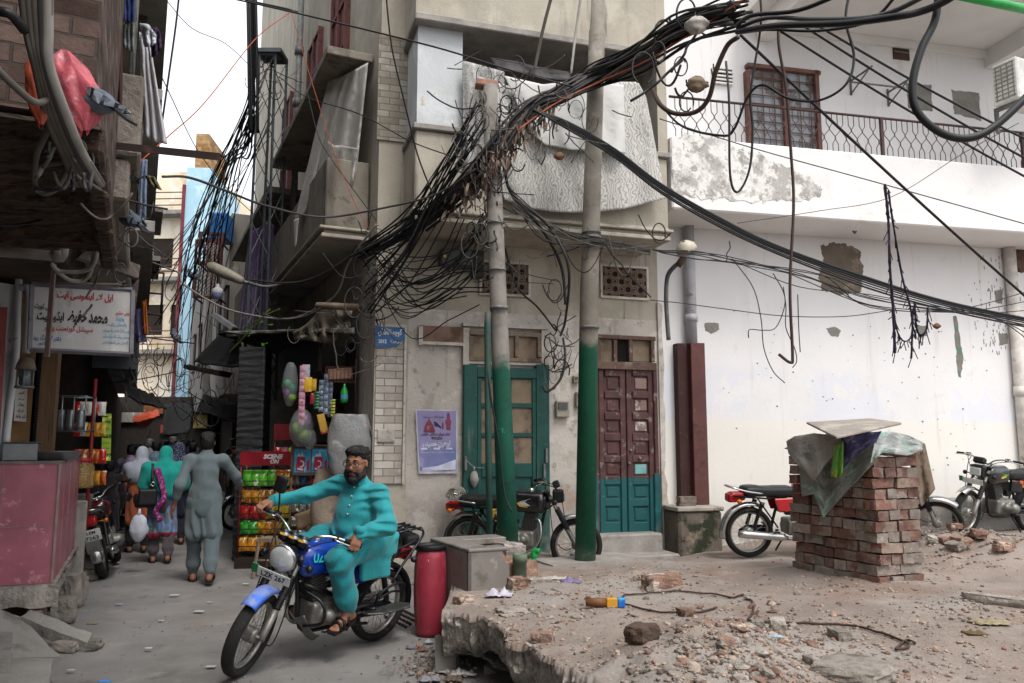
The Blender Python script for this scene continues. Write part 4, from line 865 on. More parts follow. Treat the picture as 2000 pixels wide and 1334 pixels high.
for n_,(u0,v0,u1,v1,Y)in enumerate(((392,455,430,515,18.5),(384,470,424,580,19.5))):
 g=MB();a,b=P(u0,v0,Y),P(u1,v1,Y);F_=Frame(a.x,Y,1,.15);w_,hh=b.x-a.x,a.z-b.z;ct_=thing('window_cage',('upper small brown iron window cage on the grey house','lower large brown iron window cage on the grey house')[n_],'cage',P(u1,v1,Y))
 for s in(0,w_):g.fbox(F_,s-.03,s+.03,b.z,a.z,-.03,.03)
 for z in(b.z,a.z):g.fbox(F_,-.03,w_+.03,z-.03,z+.03,-.031,.031)
 for s in(0,w_):
  for z in(b.z,a.z):g.tube([F_.w(s,z,0),F_.w(s,z,-.9)],.03,4)
 g.build('frame',mat('brown_cage_iron','#5a332c',.7),ct_);g=MB();n=6
 for k in range(1,n):g.tube([F_.w(w_*k/n,b.z,0),F_.w(w_*(k+1)/n-w_/n,a.z,0)],.012,4);
 for k in range(-n,2*n):
  x0,x1=w_*k/n,w_*k/n+hh
  c0,c1=max(x0,0),min(x1,w_)
  if c1>c0:g.tube([F_.w(c0,b.z+(c0-x0),.01),F_.w(c1,b.z+(c1-x0),.01)],.008,4)
 g.build('mesh',mat('brown_cage_iron','#5a332c'),ct_)
g=MB();g.box(P(432,447,20.5),(.5,.6,.75));tag(g.build('water_tank',mat('blue_plastic','#1f5f9a',.5),off=P(432,460,20.5),bevel=.05),'blue plastic water tank on the roof behind the cages','tank')
def canopy(label,a,b,c_,d,col,sag=.15):
 g=MB();m=mat('canopy_'+col.strip('#'),col,.9,var=.2,scale=3)
 g.grid(lambda x,y:V(a).lerp(V(b),x).lerp(V(d).lerp(V(c_),x),y)+V((0,0,-sag*math.sin(math.pi*x)*math.sin(math.pi*y)+.04*nz(x*6,y*6))),14,10)
 return tag(g.build('canopy',m,off=V(a),solid=.02),label,'canopy')
canopy('orange cloth canopy strung over the crowded end of the alley',P(258,826,21),P(312,812,23),P(308,800,25),P(262,812,23),'#a8452a',.3)
canopy('black cloth awning hanging over the far crowd',P(318,850,24),P(372,846,24),P(372,785,26),P(322,790,26),'#131314',.2)
canopy('dark tarpaulin awning in front of the left shops',P(245,775,11.5),P(326,800,17),P(300,770,17.5),P(240,750,12),'#1b1816',.1)
canopy('sagging black awning along the right hand shops',P(378,708,15.5),P(480,720,11.4),P(470,672,12),P(440,640,15),'#191614',.15)
canopy('low dark awning beneath the iron strip on the right',P(385,800,18),P(468,830,13),P(470,790,13),P(400,770,18),'#1d1a18',.1)
g=MB();g.quad(P(362,712,14),P(452,728,13),P(446,738,13),P(360,720,14));tag(g.build('iron_strip',M_dw,off=P(400,720,14),solid=.05),'flat dark iron strip jutting out over the alley','strip')
M_pole=mat('concrete_and_green_pole','#7f7a73',.8,var=.15,scale=5,coords='world',bump=.3,bscale=40,layers=[('#5d5750',4,.55,.7,{'a':.6}),('#0d4a3a',3,.0,.05,{'z':(2.5,2.36),'zw':.3,'zs':6}),('#08352a',4,.52,.66,{'z':(2.46,2.38),'a':.7}),('#2f8a55',9,.62,.7,{'z':(2.2,1.8),'a':.6}),('#6f8a7c',24,.655,.72,{'z':(1.9,1.2),'a':.6}),('#7e8178',3.5,.36,.6,{'z':(.75,.4),'a':.5})])
M_pole2=mat('mottled_steel_pole','#7d766b',.7,var=.2,scale=4,coords='world',bump=.3,bscale=30,layers=[('#9b958c',3,.55,.68,{'a':.7}),('#5b5145',5,.56,.7,{'a':.7}),('#8a5d3c',6,.62,.72,{'z':(5.2,6),'a':.5}),('#0b4d37',3,.0,.05,{'z':(2.76,2.62),'zw':.3,'zs':6}),('#0a4530',3,.5,.66,{'z':(2.72,2.66),'a':.8}),('#2f9a52',7,.62,.7,{'z':(2.2,1.5),'a':.7}),('#47524a',14,.6,.7,{'z':(2.3,1.5),'a':.6}),('#84867c',3,.4,.6,{'z':(.6,.35),'a':.5})])
g=MB();a,b=P(994,1100,8.25),P(957,168,8.1);b2=P(974,600,8.2)
g.tube([a,a.lerp(b2,.5),b2,b],[.108,.098,.09,.08],18)
po=g.build('utility_pole',M_pole,off=a);tag(po,'concrete utility pole with a green painted foot and a brick on top','pole')
def strap(par,a,c,h,r_):
 g=MB();g.tube([c-V((0,0,h/2)),c+V((0,0,h/2))],r_,16);o=g.build('strap',M_iron,off=V((0,0,0)));o.parent=par;o.location=-a
for t,w_ in((.52,.03),(.60,.015),(.70,.015),(.82,.03)):strap(po,a,a.lerp(b,t),w_,.114-.035*t)
g=MB();a,b=P(1143,1102,8.75),P(1170,-60,8.55);c1,c2=P(1151,560,8.7),P(1166,60,8.6)
g.tube([a,c1,c2,c2+(b-c2)*.02,b],[.112,.102,.092,.08,.076],18);p2=g.build('utility_pole',M_pole2,off=a);tag(p2,'tall stained steel utility pole painted green up to head height','pole')
for v in(455,465,478,150,132,640):strap(p2,a,P(1153+(560-v)*.02,v,8.66),.024,.110 if v>300 else .098)
g=MB();a=P(957,1090,8.05);g.tube([a,P(953,800,8.05),P(952,635,8.05),P(953,610,8.05)],.034,10);tag(g.build('conduit_pipe',mat('green_conduit','#2a4a42',.6,layers=[('#4b463f',4,.45,.6,{'z':(2.3,2.6)})],coords='world'),off=a),'thin green conduit pipe strapped beside the concrete pole','pipe')
def brick_on(q,yaw,tilt,label,group=None,m=None,seed=1):
 o=brick_mesh(seed).build('brick',m or M_oldbr,bevel=.01,off=V((0,0,0)));o.location=q;o.rotation_euler=(tilt,.05,yaw);return tag(o,label,'brick',group)
M_pinkbr=mat('pale_red_brick','#9c7466',.95,var=.2,scale=9,bump=.5)
brick_on(P(950,172,8.1),.2,-.15,'pinkish brick lying on top of the concrete pole',m=M_pinkbr)
g=MB();Y=12.8;tw=thing('lattice_pole','slim grey steel lattice pole rising out of the alley shops','pole',P(498,900,Y));M_galv=mat('weathered_galvanised','#53585a',.55,metal=.3,var=.2,scale=10)
tA,tB=P(507,105,Y),P(538,105,Y);bA,bB=P(474,780,Y),P(514,780,Y);dY=V((.1,.33,0))
legs=[(bA,tA),(bB,tB),(bB+dY,tB+dY),(bA+dY,tA+dY)]
for p,q in legs:g.tube([p,q],.024,4,smooth=False)
g.build('leg',M_galv,tw);g=MB();n=10
for i in range(4):
 (p,q),(r_,s_)=legs[i],legs[(i+1)%4]
 for k in range(n):
  a,b=(k/n,(k+1)/n)if k%2 else((k+1)/n,k/n);g.tube([p.lerp(q,a),r_.lerp(s_,b)],.009,4,smooth=False)
 g.tube([q,s_],.03,4,smooth=False)
g.build('brace',M_galv,tw)
g=MB()
for v,r_ in((100,.05),):g.box(P(521,v,Y)+V((.05,.16,0)),(.42,.44,.07))
g.build('top_plate',M_galv,tw)
def cloth(name,label,cat,top,bot,Yf,m,folds=6,amp=.05,nu=40,nv=30,sag=0.,sub=None,solid=.006,flut=.4,group=None):
 """top and bottom hems as photo points, Yf(u,v) gives their distance"""
 def al(pl,t):
  L_=[0]
  for i in range(len(pl)-1):L_.append(L_[-1]+math.hypot(pl[i+1][0]-pl[i][0],pl[i+1][1]-pl[i][1]))
  d=t*L_[-1]
  for i in range(len(pl)-1):
   if d<=L_[i+1]or i==len(pl)-2:
    k=(d-L_[i])/max(L_[i+1]-L_[i],1e-6);return(pl[i][0]+(pl[i+1][0]-pl[i][0])*k,pl[i][1]+(pl[i+1][1]-pl[i][1])*k)
 def fn(a,b):
  p,q=al(top,a),al(bot,a);u,v=p[0]+(q[0]-p[0])*b,p[1]+(q[1]-p[1])*b
  f=amp*(math.sin(a*folds*6.28+1.5*nz(a*4,b*2,3)+b*.8)*(.25+.75*b)+flut*2*nz(a*folds*1.3,b*3,8)+.25*nz(a*30,b*22))
  return P(u,v,Yf(u,v)+f)
 g=MB();g.grid(fn,nu,nv);c=P(*top[len(top)//2],Yf(*top[len(top)//2]))
 return tag(g.build(name,m,off=c,solid=solid),label,cat,group)
M_print=mat('printed_grey_cloth','#bfbcb7',.95,var=.05,scale=4,coords='uv',wave=('X',16,'#97958f',.5,.8,14.),layers=[('#c2c3c4',3,.56,.7,{'st':(2,.4,1),'a':.4})],bump=.2)
M_print2=mat('printed_grey_cloth_b','#9c9b97',.95,var=.06,scale=4,coords='uv',wave=('Y',12,'#77746f',.5,.75,22.),layers=[('#b9b8b4',3,.56,.7)],bump=.2)
M_sheet=mat('white_sheet','#cfcecb',.9,var=.04,scale=6,wave=('Y',20,'#b9b7b2',.6,.9,1.),coords='uv',bump=.15)
def YF(o):
 def f(u,v):return FR.hit(u,v,o).y
 return f
cloth('printed_cloth','grey block printed cloth hung along the balcony, largest of the balcony cloths','cloth',[(935,150),(1000,170),(1100,165),(1180,160),(1246,160),(1262,190)],[(985,390),(1020,404),(1080,414),(1150,416),(1220,408),(1300,388)],YF(1.02),M_print,folds=5,amp=.026,nu=90,nv=50)
cloth('printed_cloth','narrow left strip of printed cloth hanging behind the pole top','cloth',[(903,118),(930,125),(985,140)],[(905,335),(940,345),(985,350)],YF(.93),M_print2,folds=4,amp=.03,nu=34)
cloth('bed_sheet','white sheet folded over the balcony cloth between the poles','sheet',[(985,148),(1060,165),(1120,158),(1180,162),(1218,166)],[(1036,258),(1065,283),(1110,292),(1170,296),(1222,300)],YF(1.12),M_sheet,folds=4,amp=.03,nu=50)
cloth('ceiling_cloth','pale cloth stretched under the balcony ceiling behind the sheet','cloth',[(957,112),(1010,120),(1050,130),(1110,140)],[(975,138),(1020,142),(1070,154),(1120,158)],YF(.6),mat('dull_white_cloth','#8f8c8a',.95),folds=3,amp=.04,nu=20,nv=8)
M_gauze=mat('grey_gauze','#bdb8b0',.95,var=.1,scale=5,coords='uv',wave=('Y',60,'#a19e99',.5,.8,1.),bump=.15,layers=[('#8f8c87',3,.55,.7,{'a':.6})])
ya=lambda u,v:9.42+max(0,722-u)*.0105
cloth('gauze_curtain','long grey gauze curtain hanging from the alley slab of the corner house','curtain',[(641,156),(665,150),(690,138),(719,122)],[(575,432),(600,412),(616,380),(640,384),(665,390),(683,393),(692,380)],ya,M_gauze,folds=4,amp=.07,nu=50,nv=46)
cloth('gauze_curtain','torn lower flap of grey gauze folded over the alley curtain','curtain',[(640,275),(652,284),(668,284),(700,290)],[(624,376),(645,384),(668,392),(690,360)],lambda u,v:ya(u,v)-.1,M_gauze,folds=3,amp=.06,nu=30,nv=24)
cloth('gauze_strip','thin torn gauze strip trailing below the alley curtain','strip',[(574,430),(584,425)],[(575,483),(579,480)],lambda u,v:ya(u,v)-.02,M_gauze,folds=1,amp=.02,nu=6,nv=14)
cloth('purple_curtain','purple cloth hanging behind the steel lattice pole','curtain',[(487,452),(505,445),(522,432),(535,440)],[(462,660),(485,664),(508,662),(520,655)],lambda u,v:13.3,mat('purple_cloth','#3d2450',.9,sheen=.3),folds=5,amp=.06,nu=34)
cl=lambda c,**k:mat('laundry_'+c.strip('#'),c,.95,var=.12,scale=4,**k)
cloth('maroon_cloth','long maroon cloth hanging down the brick house wall','cloth',[(205,-30),(222,-30),(240,-28)],[(217,205),(228,212),(238,214)],lambda u,v:4.9,cl('#3a211e'),folds=2,amp=.04,nu=16)
cloth('brown_cloth','short dark brown cloth beside the long maroon cloth','cloth',[(196,-30),(210,-30)],[(200,130),(218,134)],lambda u,v:4.85,cl('#2a1a18'),folds=2,amp=.03,nu=12)
cloth('blue_shirt','blue cloth bundled on the window grille of the brick house','cloth',[(236,-30),(264,-30)],[(240,42),(262,42)],lambda u,v:4.95,cl('#2c3a66'),folds=3,amp=.03,nu=16)
cloth('grey_shirt','grey cloth hanging through the window grille','cloth',[(238,48),(262,46)],[(240,92),(262,104)],lambda u,v:5.,cl('#6f7471'),folds=3,amp=.03,nu=14)
cloth('floral_curtain','white curtain with faint red flowers hanging off the brick house edge','curtain',[(272,62),(285,70),(292,80)],[(280,262),(300,276),(326,282)],lambda u,v:5.6,mat('floral_white_cloth','#b5b3b6',.95,var=.06,layers=[('#a05a66',9,.64,.69),('#5f8a6c',8,.66,.7)]),folds=3,amp=.05,nu=22)
cloth('white_bundle','white pillow case bulging from the window grille','cloth',[(272,45),(290,48),(306,70)],[(282,92),(295,92),(304,84)],lambda u,v:5.3,cl('#b9bcc2'),folds=2,amp=.08,nu=14,nv=14)
cloth('purple_shawl','dark purple shawl hanging beside the white pillow case','cloth',[(292,52),(306,54),(314,66)],[(296,112),(306,108),(315,92)],lambda u,v:5.35,cl('#3a2440'),folds=2,amp=.05,nu=14)
cloth('rag','pale rag caught below the maroon cloth','rag',[(199,155),(216,158)],[(198,195),(215,190)],lambda u,v:4.88,cl('#8c9490'),folds=2,amp=.03,nu=10)
cloth('olive_cloth','olive cloth on the ledge of the balcony house','cloth',[(282,342),(302,345)],[(292,362),(316,372)],lambda u,v:7.,cl('#5c5a40'),folds=2,amp=.05,nu=10)
cloth('blue_grey_cloth','blue grey cloth hanging beside the left house drain','cloth',[(274,310),(288,312)],[(268,425),(285,430)],lambda u,v:7.2,cl('#6f7c92'),folds=2,amp=.05,nu=10)
cloth('orange_cloth','orange and lilac cloth hanging over the far left shops','cloth',[(276,590),(286,585)],[(280,650),(290,655)],lambda u,v:12.,cl('#b5682c'),folds=2,amp=.05,nu=10)
cloth('lilac_cloth','lilac cloth hanging under the orange cloth','cloth',[(262,605),(282,600)],[(266,670),(286,668)],lambda u,v:12.1,cl('#8a84b5'),folds=2,amp=.05,nu=10)
cloth('awning_strip','dirty white cloth strip edging the corner shop awning','awning',[(440,647),(520,645),(600,643),(692,640)],[(442,658),(500,655),(560,650),(640,649),(692,652)],lambda u,v:12.2-(u-440)*.0105,mat('dirty_white_cloth','#8d8a84',.95,layers=[('#5b5750',5,.55,.68)]),folds=8,amp=.03,nu=60,nv=4)
canopy('black tarpaulin roof of the corner shop awning',P(425,652,12.4),P(692,648,9.65),AL.w(-.6,3.22,.05),AL.w(-6,3.22,.05),'#141210',.1)
cloth('awning_rag','beige tarpaulin lump sagging on the corner shop awning','tarpaulin',[(572,650),(600,632),(625,605),(690,596)],[(575,664),(600,664),(640,672),(682,652)],lambda u,v:9.9+(690-u)*.006,mat('beige_tarpaulin','#7b7264',.95,layers=[('#4f483e',4,.52,.66)],bump=.4),folds=5,amp=.09,nu=40,nv=16,flut=.9)
g=MB();a,b=P(618,597,9.8),P(700,600,9.6);g.tube([a,b],.045,4);tag(g.build('plank',M_oldwood,off=a),'short weathered plank above the beige tarpaulin lump','plank')
tw_=thing('leafy_branch','cut green branch lying on the corner shop awning','branch',P(500,650,11.2))
g=MB();g.tube(smooth([P(446,690,11.6),P(480,655,11.3),P(527,604,11.)]),.012,5);g.tube(smooth([P(478,642,11.4),P(515,618,11.2),P(547,603,11.)]),.009,5);g.build('stem',mat('green_stem','#5f6a2c',.7),tw_)
g=MB()
for k in range(14):
 c=P(R.uniform(455,525),R.uniform(620,680),11.2);d=V((R.uniform(-.1,.1),R.uniform(-.04,.04),R.uniform(-.08,.06)));n_=V((.02,0,.012));g.quad(c,c+d*.5+n_,c+d,c+d*.5-n_)
g.build('leaf',mat('leaf_green','#4f7a26',.6),tw_)
g=MB()
def film(a,b):
 t=a*4;i=int(min(t,3.999));f=t-i;w_,dd=.185,.16;cs=[(-w_,-dd),(w_,-dd),(w_,dd),(-w_,dd),(-w_,-dd)]
 x,y=cs[i][0]+(cs[i+1][0]-cs[i][0])*f,cs[i][1]+(cs[i+1][1]-cs[i][1])*f;z=b*2.98
 k=1+.012*math.sin(z*60+3*nz(x*4,y*4,z*2))+.03*nz(x*6,y*6,z*22);c=P(494,900,11.5);return V((c.x-.02*b+x*k,11.5+y*k,z))
g.grid(film,40,200);tag(g.build('wrapped_column',mat('black_plastic_film','#17181a',.3,var=.3,scale=5,spec=.5,bump=.6,bscale=12,stretch=(1,1,12)),off=P(494,1000,11.5)),'square column wrapped in shiny black plastic film behind the snack rack','column')
lm=thing('street_lamp','long tilted cream street lamp head jutting over the alley','lamp',P(440,535,12))
g=MB();a,b=P(406,518,12.1),P(476,550,12.);d=(b-a).normalized();pr=V((0,0,1));g.tube([a,a.lerp(b,.1),a.lerp(b,.5),a.lerp(b,.95),b],[.05,.085,.09,.06,.04],8);g.build('housing',mat('cream_lamp_paint','#8f897c',.6,layers=[('#6b655a',5,.55,.68)]),lm)
g=MB();g.tube(smooth([b,P(520,560,12.2),P(560,552,12.2),P(600,545,12)]),.025,6);g.build('arm',M_iron,lm)
g=MB();g.box(P(440,630,13),(.42,.3,.09),Matrix.Rotation(.6,3,'Y'));tag(g.build('lamp_box',mat('grey_lamp_box','#77787a',.6),off=P(440,630,13),bevel=.01),'short grey lamp box tilted below the street lamp','lamp')
bl=thing('hanging_bulb','white round LED bulb hanging in the alley','bulb',P(425,572,13));c=P(425,572,13)
g=MB();g.lathe([(0,-.11),(.05,-.10),(.085,-.06),(.09,.0)],c,seg=14);g.build('diffuser',mat('lilac_diffuser','#9aa0c8',.4),bl)
g=MB();g.lathe([(.09,.001),(.085,.06),(.03,.10),(.025,.15),(0,.15)],c,seg=14);g.build('cap',mat('white_plastic','#c6c6c6',.5),bl)
g=MB();a,b=P(196,277,5.1),P(434,302,5.0);d=(b-a).normalized();n_=V((0,0,1));F_=Frame(a.x,a.y,d.x,d.y);L_=(b-a).length
def bar(mb,w0,w1,h0,h1):mb.prism([(0,h0),(L_,h0),(L_,h1),(0,h1)],lambda s,h,o:a+d*s+V((0,0,h))+F_.n*o,w0,w1)
bar(g,-.03,.03,-.006,0);bar(g,.024,.03,-.05,-.0065)
tag(g.build('angle_iron',mat('rusty_dark_iron','#3a302d',.7,metal=.2,layers=[('#5a4038',6,.55,.68)]),off=a),'rusty angle iron sticking out of the brick house over the alley','bar')
bs=thing('street_sign','blue enamel street name plate in white Urdu on the brick pilaster','sign',FR.w(*FR.pt(762,658,.15)))
g=MB();A=[FR.pt(u,v,.14)for u,v in((733,637),(791,639),(791,661),(778,675),(760,678),(733,677))];g.prism(A[::-1],lambda a,b,h:FR.w(a,b,h),.135,.15);g.build('plate',mat('blue_enamel','#2a5f92',.45,var=.1,scale=8,coords='world',layers=[('#8d8a86',7,.66,.72),('#1d4a78',5,.55,.68)]),bs)
g=MB();q0=FR.w(*FR.pt(762,650,.15),.15);hu=FR.pt(762,640,.15)[1]-FR.pt(762,678,.15)[1];wu=FR.pt(791,650,.15)[0]-FR.pt(733,650,.15)[0]
text(g,urdu('کوچہ نقاشاں'),q0,FR.d,V((0,0,1)),hu*.42,width=wu*.8,bold=.035,lift=.003);text(g,urdu('سیشن نمبر 11'),q0+FR.d*wu*.22-V((0,0,hu*.45)),FR.d,V((0,0,1)),hu*.22,width=wu*.4,bold=.03,lift=.003);text(g,'2012',q0-FR.d*wu*.25-V((0,0,hu*.45)),FR.d,V((0,0,1)),hu*.26,width=wu*.27,bold=.03,lift=.003)
g.build('lettering',mat('white_enamel','#d5d8da',.5),bs)
g=MB();g.pbox(FR,818,637,910,674,.002,.05);o=g.build('name_board',mat('rusted_board','#7a6255',.8,coords='world',layers=[('#5b4234',3,.5,.64),('#9a8b7c',5,.58,.7)]),off=FR.w(*FR.pt(864,674)),bevel=.01);tag(o,'blank rusted brown board on the wall left of the green door','board')
g=MB();g.pbox(FR,818,637,826,674,.05,.058);g.pbox(FR,826.1,668,910,674,.05,.058);b_=g.build('rim',M_low,o);b_.location=(0,0,0);b_.matrix_parent_inverse=Matrix.Identity(4);b_.data.transform(Matrix.Translation(-o.location+V((0,0,0))))if b_.data.vertices[0].co.length<0 else None
ps=thing('poster','lilac printed religious poster with dome and minaret pictures peeling off the wall','poster',FR.w(*FR.pt(852,925)))
M_lil=mat('lilac_print','#8d86ad',.6,var=.08,scale=2,coords='world',layers=[('#6a72a0',1.6,.2,.5,{'z':(1.62,1.5),'zw':.1}),('#a59cc4',3,.55,.7)])
pf=lambda a,b,o=0.:FR.w(*(lambda s,z:(s,z))(FR.pt(811+82*a+6*(1-b)*(1-a),0+798+4*a+125*(1-b)*1.0,0)[0],FR.pt(852,800+125*(1-b),0)[1]),.012+.012*abs(nz(a*3,b*3,2))+.015*(1-b)**4*(.5+.5*math.sin(a*7))+o)
g=MB();g.grid(lambda a,b:pf(a,b),20,28);g.build('white_margin',mat('poster_white','#b9b7c0',.7),ps)
g=MB();g.grid(lambda a,b:pf(.035+.93*a,.05+.93*b,.003),20,28);g.build('printed_area',M_lil,ps)
pfl=lambda a,b:pf(a,b,.006)
def flat(mb,poly):mb.prism(poly,lambda a,b,h:pf(a,b,h),.005,.007)
g=MB();dome=[(.17+.28*t,.66+.17*(math.sin(math.pi*t)**.8)+.02*(abs(t-.5)<.1))for t in[i/14 for i in range(15)]];flat(g,dome+[(.43,.64),(.19,.64)]);flat(g,[(.305,.83),(.315,.89),(.325,.83)])
flat(g,[(.73,.68),(.83,.68),(.835,.76),(.85,.80),(.85,.835),(.82,.84),(.81,.93),(.775,.96),(.745,.93),(.74,.84),(.705,.835),(.705,.80),(.725,.76)]);flat(g,[(.62,.69),(.66,.69),(.665,.76),(.65,.80),(.64,.82),(.63,.8),(.615,.76)])
g.build('shrine_print',mat('dark_pink_print','#7d3b4c',.6,layers=[('#b06a78',9,.56,.66)]),ps)
g=MB();flat(g,[(.42,.82),(.5,.80),(.6,.73),(.6,.70),(.53,.73),(.45,.735)]);flat(g,[(.37,.535),(.61,.535),(.63,.55),(.61,.57),(.37,.57),(.35,.55)]);
text(g,urdu('حضرت امام حسین زیارت'),pf(.42,.88,.008),FR.d,V((0,0,1)),.04,width=.26,bold=.005);text(g,urdu('نماز دوران مرکزی جلوس'),pf(.46,.615,.008),FR.d,V((0,0,1)),.045,width=.36,bold=.03);g.build('dark_print',mat('dark_plum_ink','#3a2038',.6),ps)
g=MB();text(g,urdu('اربعین حسینی'),pf(.48,.46,.008),FR.d,V((0,0,1)),.085,width=.34,bold=.05)
for x in(.17,.48,.79):flat(g,[(x-.07,.375),(x+.07,.375),(x+.085,.39),(x+.07,.405),(x-.07,.405),(x-.085,.39)])
for x,w_ in((.18,.13),(.48,.17),(.79,.12)):text(g,urdu('امام بارگاہ'),pf(x,.33,.008),FR.d,V((0,0,1)),.022,width=w_)
flat(g,[(.1,.09),(.5,.12),(.95,.22),(.95,.06),(.1,.045)]);text(g,urdu('انجمن'),pf(.5,.545+.01,.0085),FR.d,V((0,0,1)),.02,width=.1);g.build('white_print',mat('pale_ink','#c4c8da',.6),ps)
mb_=thing('meter_box','grey steel meter cabinet with a small padlock under the balcony','box',FR.w(*FR.pt(893,517)))
g=MB();g.pbox(FR,862,486,925,517,.002,.2);g.build('cabinet',mat('dark_grey_steel','#4c5052',.5,metal=.2,layers=[('#6b6a66',5,.56,.7)],coords='world'),mb_,bevel=.01)
g=MB();g.pbox(FR,866,496,871,503,.2,.22);g.build('padlock',mat('brass','#a88a3a',.35,metal=.8),mb_)
g=MB();g.pbox(FR,925,488,946,541,.002,.14);tag(g.build('fuse_box',mat('dark_fuse_box','#35332f',.7,layers=[('#57524a',6,.55,.68)]),off=FR.w(*FR.pt(935,541)),bevel=.01),'narrow dark fuse box beside the padlocked cabinet','box')
def meter(u0,v0,u1,v1,label):
 m_=thing('electric_meter',label,'meter',FR.w(*FR.pt((u0+u1)/2,v1)))
 g=MB();g.pbox(FR,u0,v0,u1,v1,.002,.07);g.build('case',mat('meter_beige','#8b8578',.6,layers=[('#6a6458',6,.56,.7)]),m_,bevel=.012,bseg=2)
 g=MB();g.pbox(FR,u0+4,v0+3,u1-4,(v0+v1)/2,.07,.09);g.build('window',mat('meter_glass','#4a4c48',.2),m_)
 return m_
meter(1087,783,1113,815,'square beige electric meter on the wall between the doors');meter(1121,733,1133,748,'tiny pale electric box beside the pole above the meter');meter(1126,765,1136,795,'slim grey electric box half hidden by the pole')
wl=thing('wall_lamp','cream dish street lamp on a bent grey pipe by the downpipe','lamp',P(1335,520,9.9))
g=MB();c=P(1340,484,9.7);rt=Matrix.Rotation(-.5,3,'Y')@Matrix.Rotation(.5,3,'X');g.lathe([(.02,.09),(.06,.08),(.12,.02),(.135,-.05),(.125,-.05),(.11,.01),(.05,.06)],c,seg=18,rot=rt);g.build('dish',mat('cream_enamel','#b5ad9b',.5,layers=[('#8a7f6c',5,.58,.7)]),wl)
g=MB();g.lathe([(0,-.10),(.05,-.09),(.07,-.03),(.04,.04)],c,seg=14,rot=rt);g.build('bulb',mat('white_plastic','#c6c6c6'),wl)
g=MB();g.tube([c+V((-.03,0,-.12)),c+V((-.1,.05,-.22))],.045,8);g.build('holder',mat('rusty_holder','#5c4a3d',.8),wl)
g=MB();g.tube(smooth([P(1331,512,9.8),P(1318,520,9.9),P(1304,540,10.1),P(1301,580,10.2),P(1303,625,10.25),P(1306,664,10.3)]),.03,8);g.build('bent_pipe',M_iron,wl)
ac=thing('air_conditioner','white air conditioner outdoor unit high on the right wall','air conditioner',P(1975,190,10.2))
F_=Frame(P(1950,150,10.2).x+.26,10.2,.9,.4);z1,z0=P(1960,108,10.2).z,P(1960,190,10.2).z;
g=MB();g.fbox(F_,0,.9,z0,z1,-.36,0);g.build('case',mat('white_ac','#dcdad4',.5),ac,bevel=.02)
g=MB()
for k in range(9):z=z0+.06+(z1-z0-.12)*k/8;g.fbox(F_,-.012,-.001,z,z+.012,-.32,-.04)
for k in range(4):g.fbox(F_,-.014,-.002,z0+.05,z1-.05,-.3+k*.08,-.29+k*.08)
g.build('side_grille',mat('grille_grey','#8b887f',.6),ac)
g=MB();c=F_.w(.5,(z0+z1)/2,.012)
for r_ in(.06,.12,.18,.23):g.tube([c+F_.d*r_*math.cos(t*.314)+V((0,0,r_*math.sin(t*.314)))for t in range(21)],.006,4,cap=False)
g.build('fan_guard',mat('grille_grey','#8b887f'),ac)
g=MB();g.fbox(F_,.05,.1,z0-.35,z0,-.4,-.36);g.fbox(F_,.05,.1,z0-.05,z0-.002,-.36,.02);g.build('bracket',M_iron,ac)
g=MB()
for u0,v0 in((1662,158),(1735,180)):
 a=WH.pt(u0,v0,.02);s,z=a
 g.tube([WH.w(s,z,.01),WH.w(s,z,.5)],.018,4);g.tube([WH.w(s,z-.2,.01),WH.w(s,z,.45)],.015,4);g.tube([WH.w(s,z+.05,.01),WH.w(s,z-.22,.01)],.018,4)
a,b=WH.pt(1662,160,.5),WH.pt(1768,178,.5);g.tube([WH.w(a[0],a[1],.5),WH.w(b[0],a[1],.5)],.015,4)
tag(g.build('iron_bracket',M_iron,off=WH.w(*WH.pt(1700,180))),'empty iron bracket frame on the white wall above the railing','bracket')
g=MB();c=WH.pt(1669,446,.4);g.tube(smooth([WH.w(c[0],c[1]+.06,.4),WH.w(c[0]+.03,c[1],.4),WH.w(c[0],c[1]-.07,.4),WH.w(c[0]-.04,c[1],.4),WH.w(c[0],c[1]+.03,.4)]),.012,5);tag(g.build('ceiling_hook',M_iron,off=WH.w(c[0],c[1],.4)),'iron hook under the white balcony','hook')
M_w=[mat('black_cable','#151517',.5,var=.1),mat('grey_cable','#3b3a3a',.6,var=.15),mat('dusty_cable','#5a544d',.8,var=.2),mat('brown_cable','#3d2c24',.6),mat('orange_cable','#9c4a2a',.6),mat('pale_cable','#8b8781',.7)]
LB={0:'black',1:'dark grey',2:'dusty grey',3:'brown',4:'orange',5:'pale grey'}
def wire(pts,r=.008,m=0,label=None,group=None,n=6,seg=6,name='cable',cat='cable'):
 q=smooth([P(*p)if not isinstance(p,V)else p for p in pts],n);g=MB();g.tube(q,r,seg);c=q[0]
 return tag(g.build(name,M_w[m],off=V(c)),label,cat,group)
rw=random.Random(11)
BUN=[P(*p)for p in((700,505,9.4),(760,462,9.0),(830,418,8.75),(900,372,8.4),(955,312,8.0),(1035,218,8.15),(1100,182,8.3),(1165,140,8.4),(1250,98,7.9),(1340,50,7.3),(1440,20,6.8))]
for k in range(38):
 ox,oz,sc=rw.gauss(0,.05),rw.gauss(0,.05),rw.uniform(.6,1.3);i0=rw.choice((0,0,1,2,3));pts=[]
 for i,p in enumerate(BUN[i0:]):
  e=1.6 if i+i0>6 else 1.;pts.append(p+V((ox*e+rw.gauss(0,.02),rw.gauss(0,.04),oz*e+rw.gauss(0,.03)-(.05*(i+i0 in(1,2,7,8))*sc))))
 m=rw.choice((0,0,0,0,1,1,2,3));wire(pts,rw.choice((.007,.009,.011,.014,.017)),m,'cable in the thick bundle slung from the house corner past both poles','bundled overhead cables')
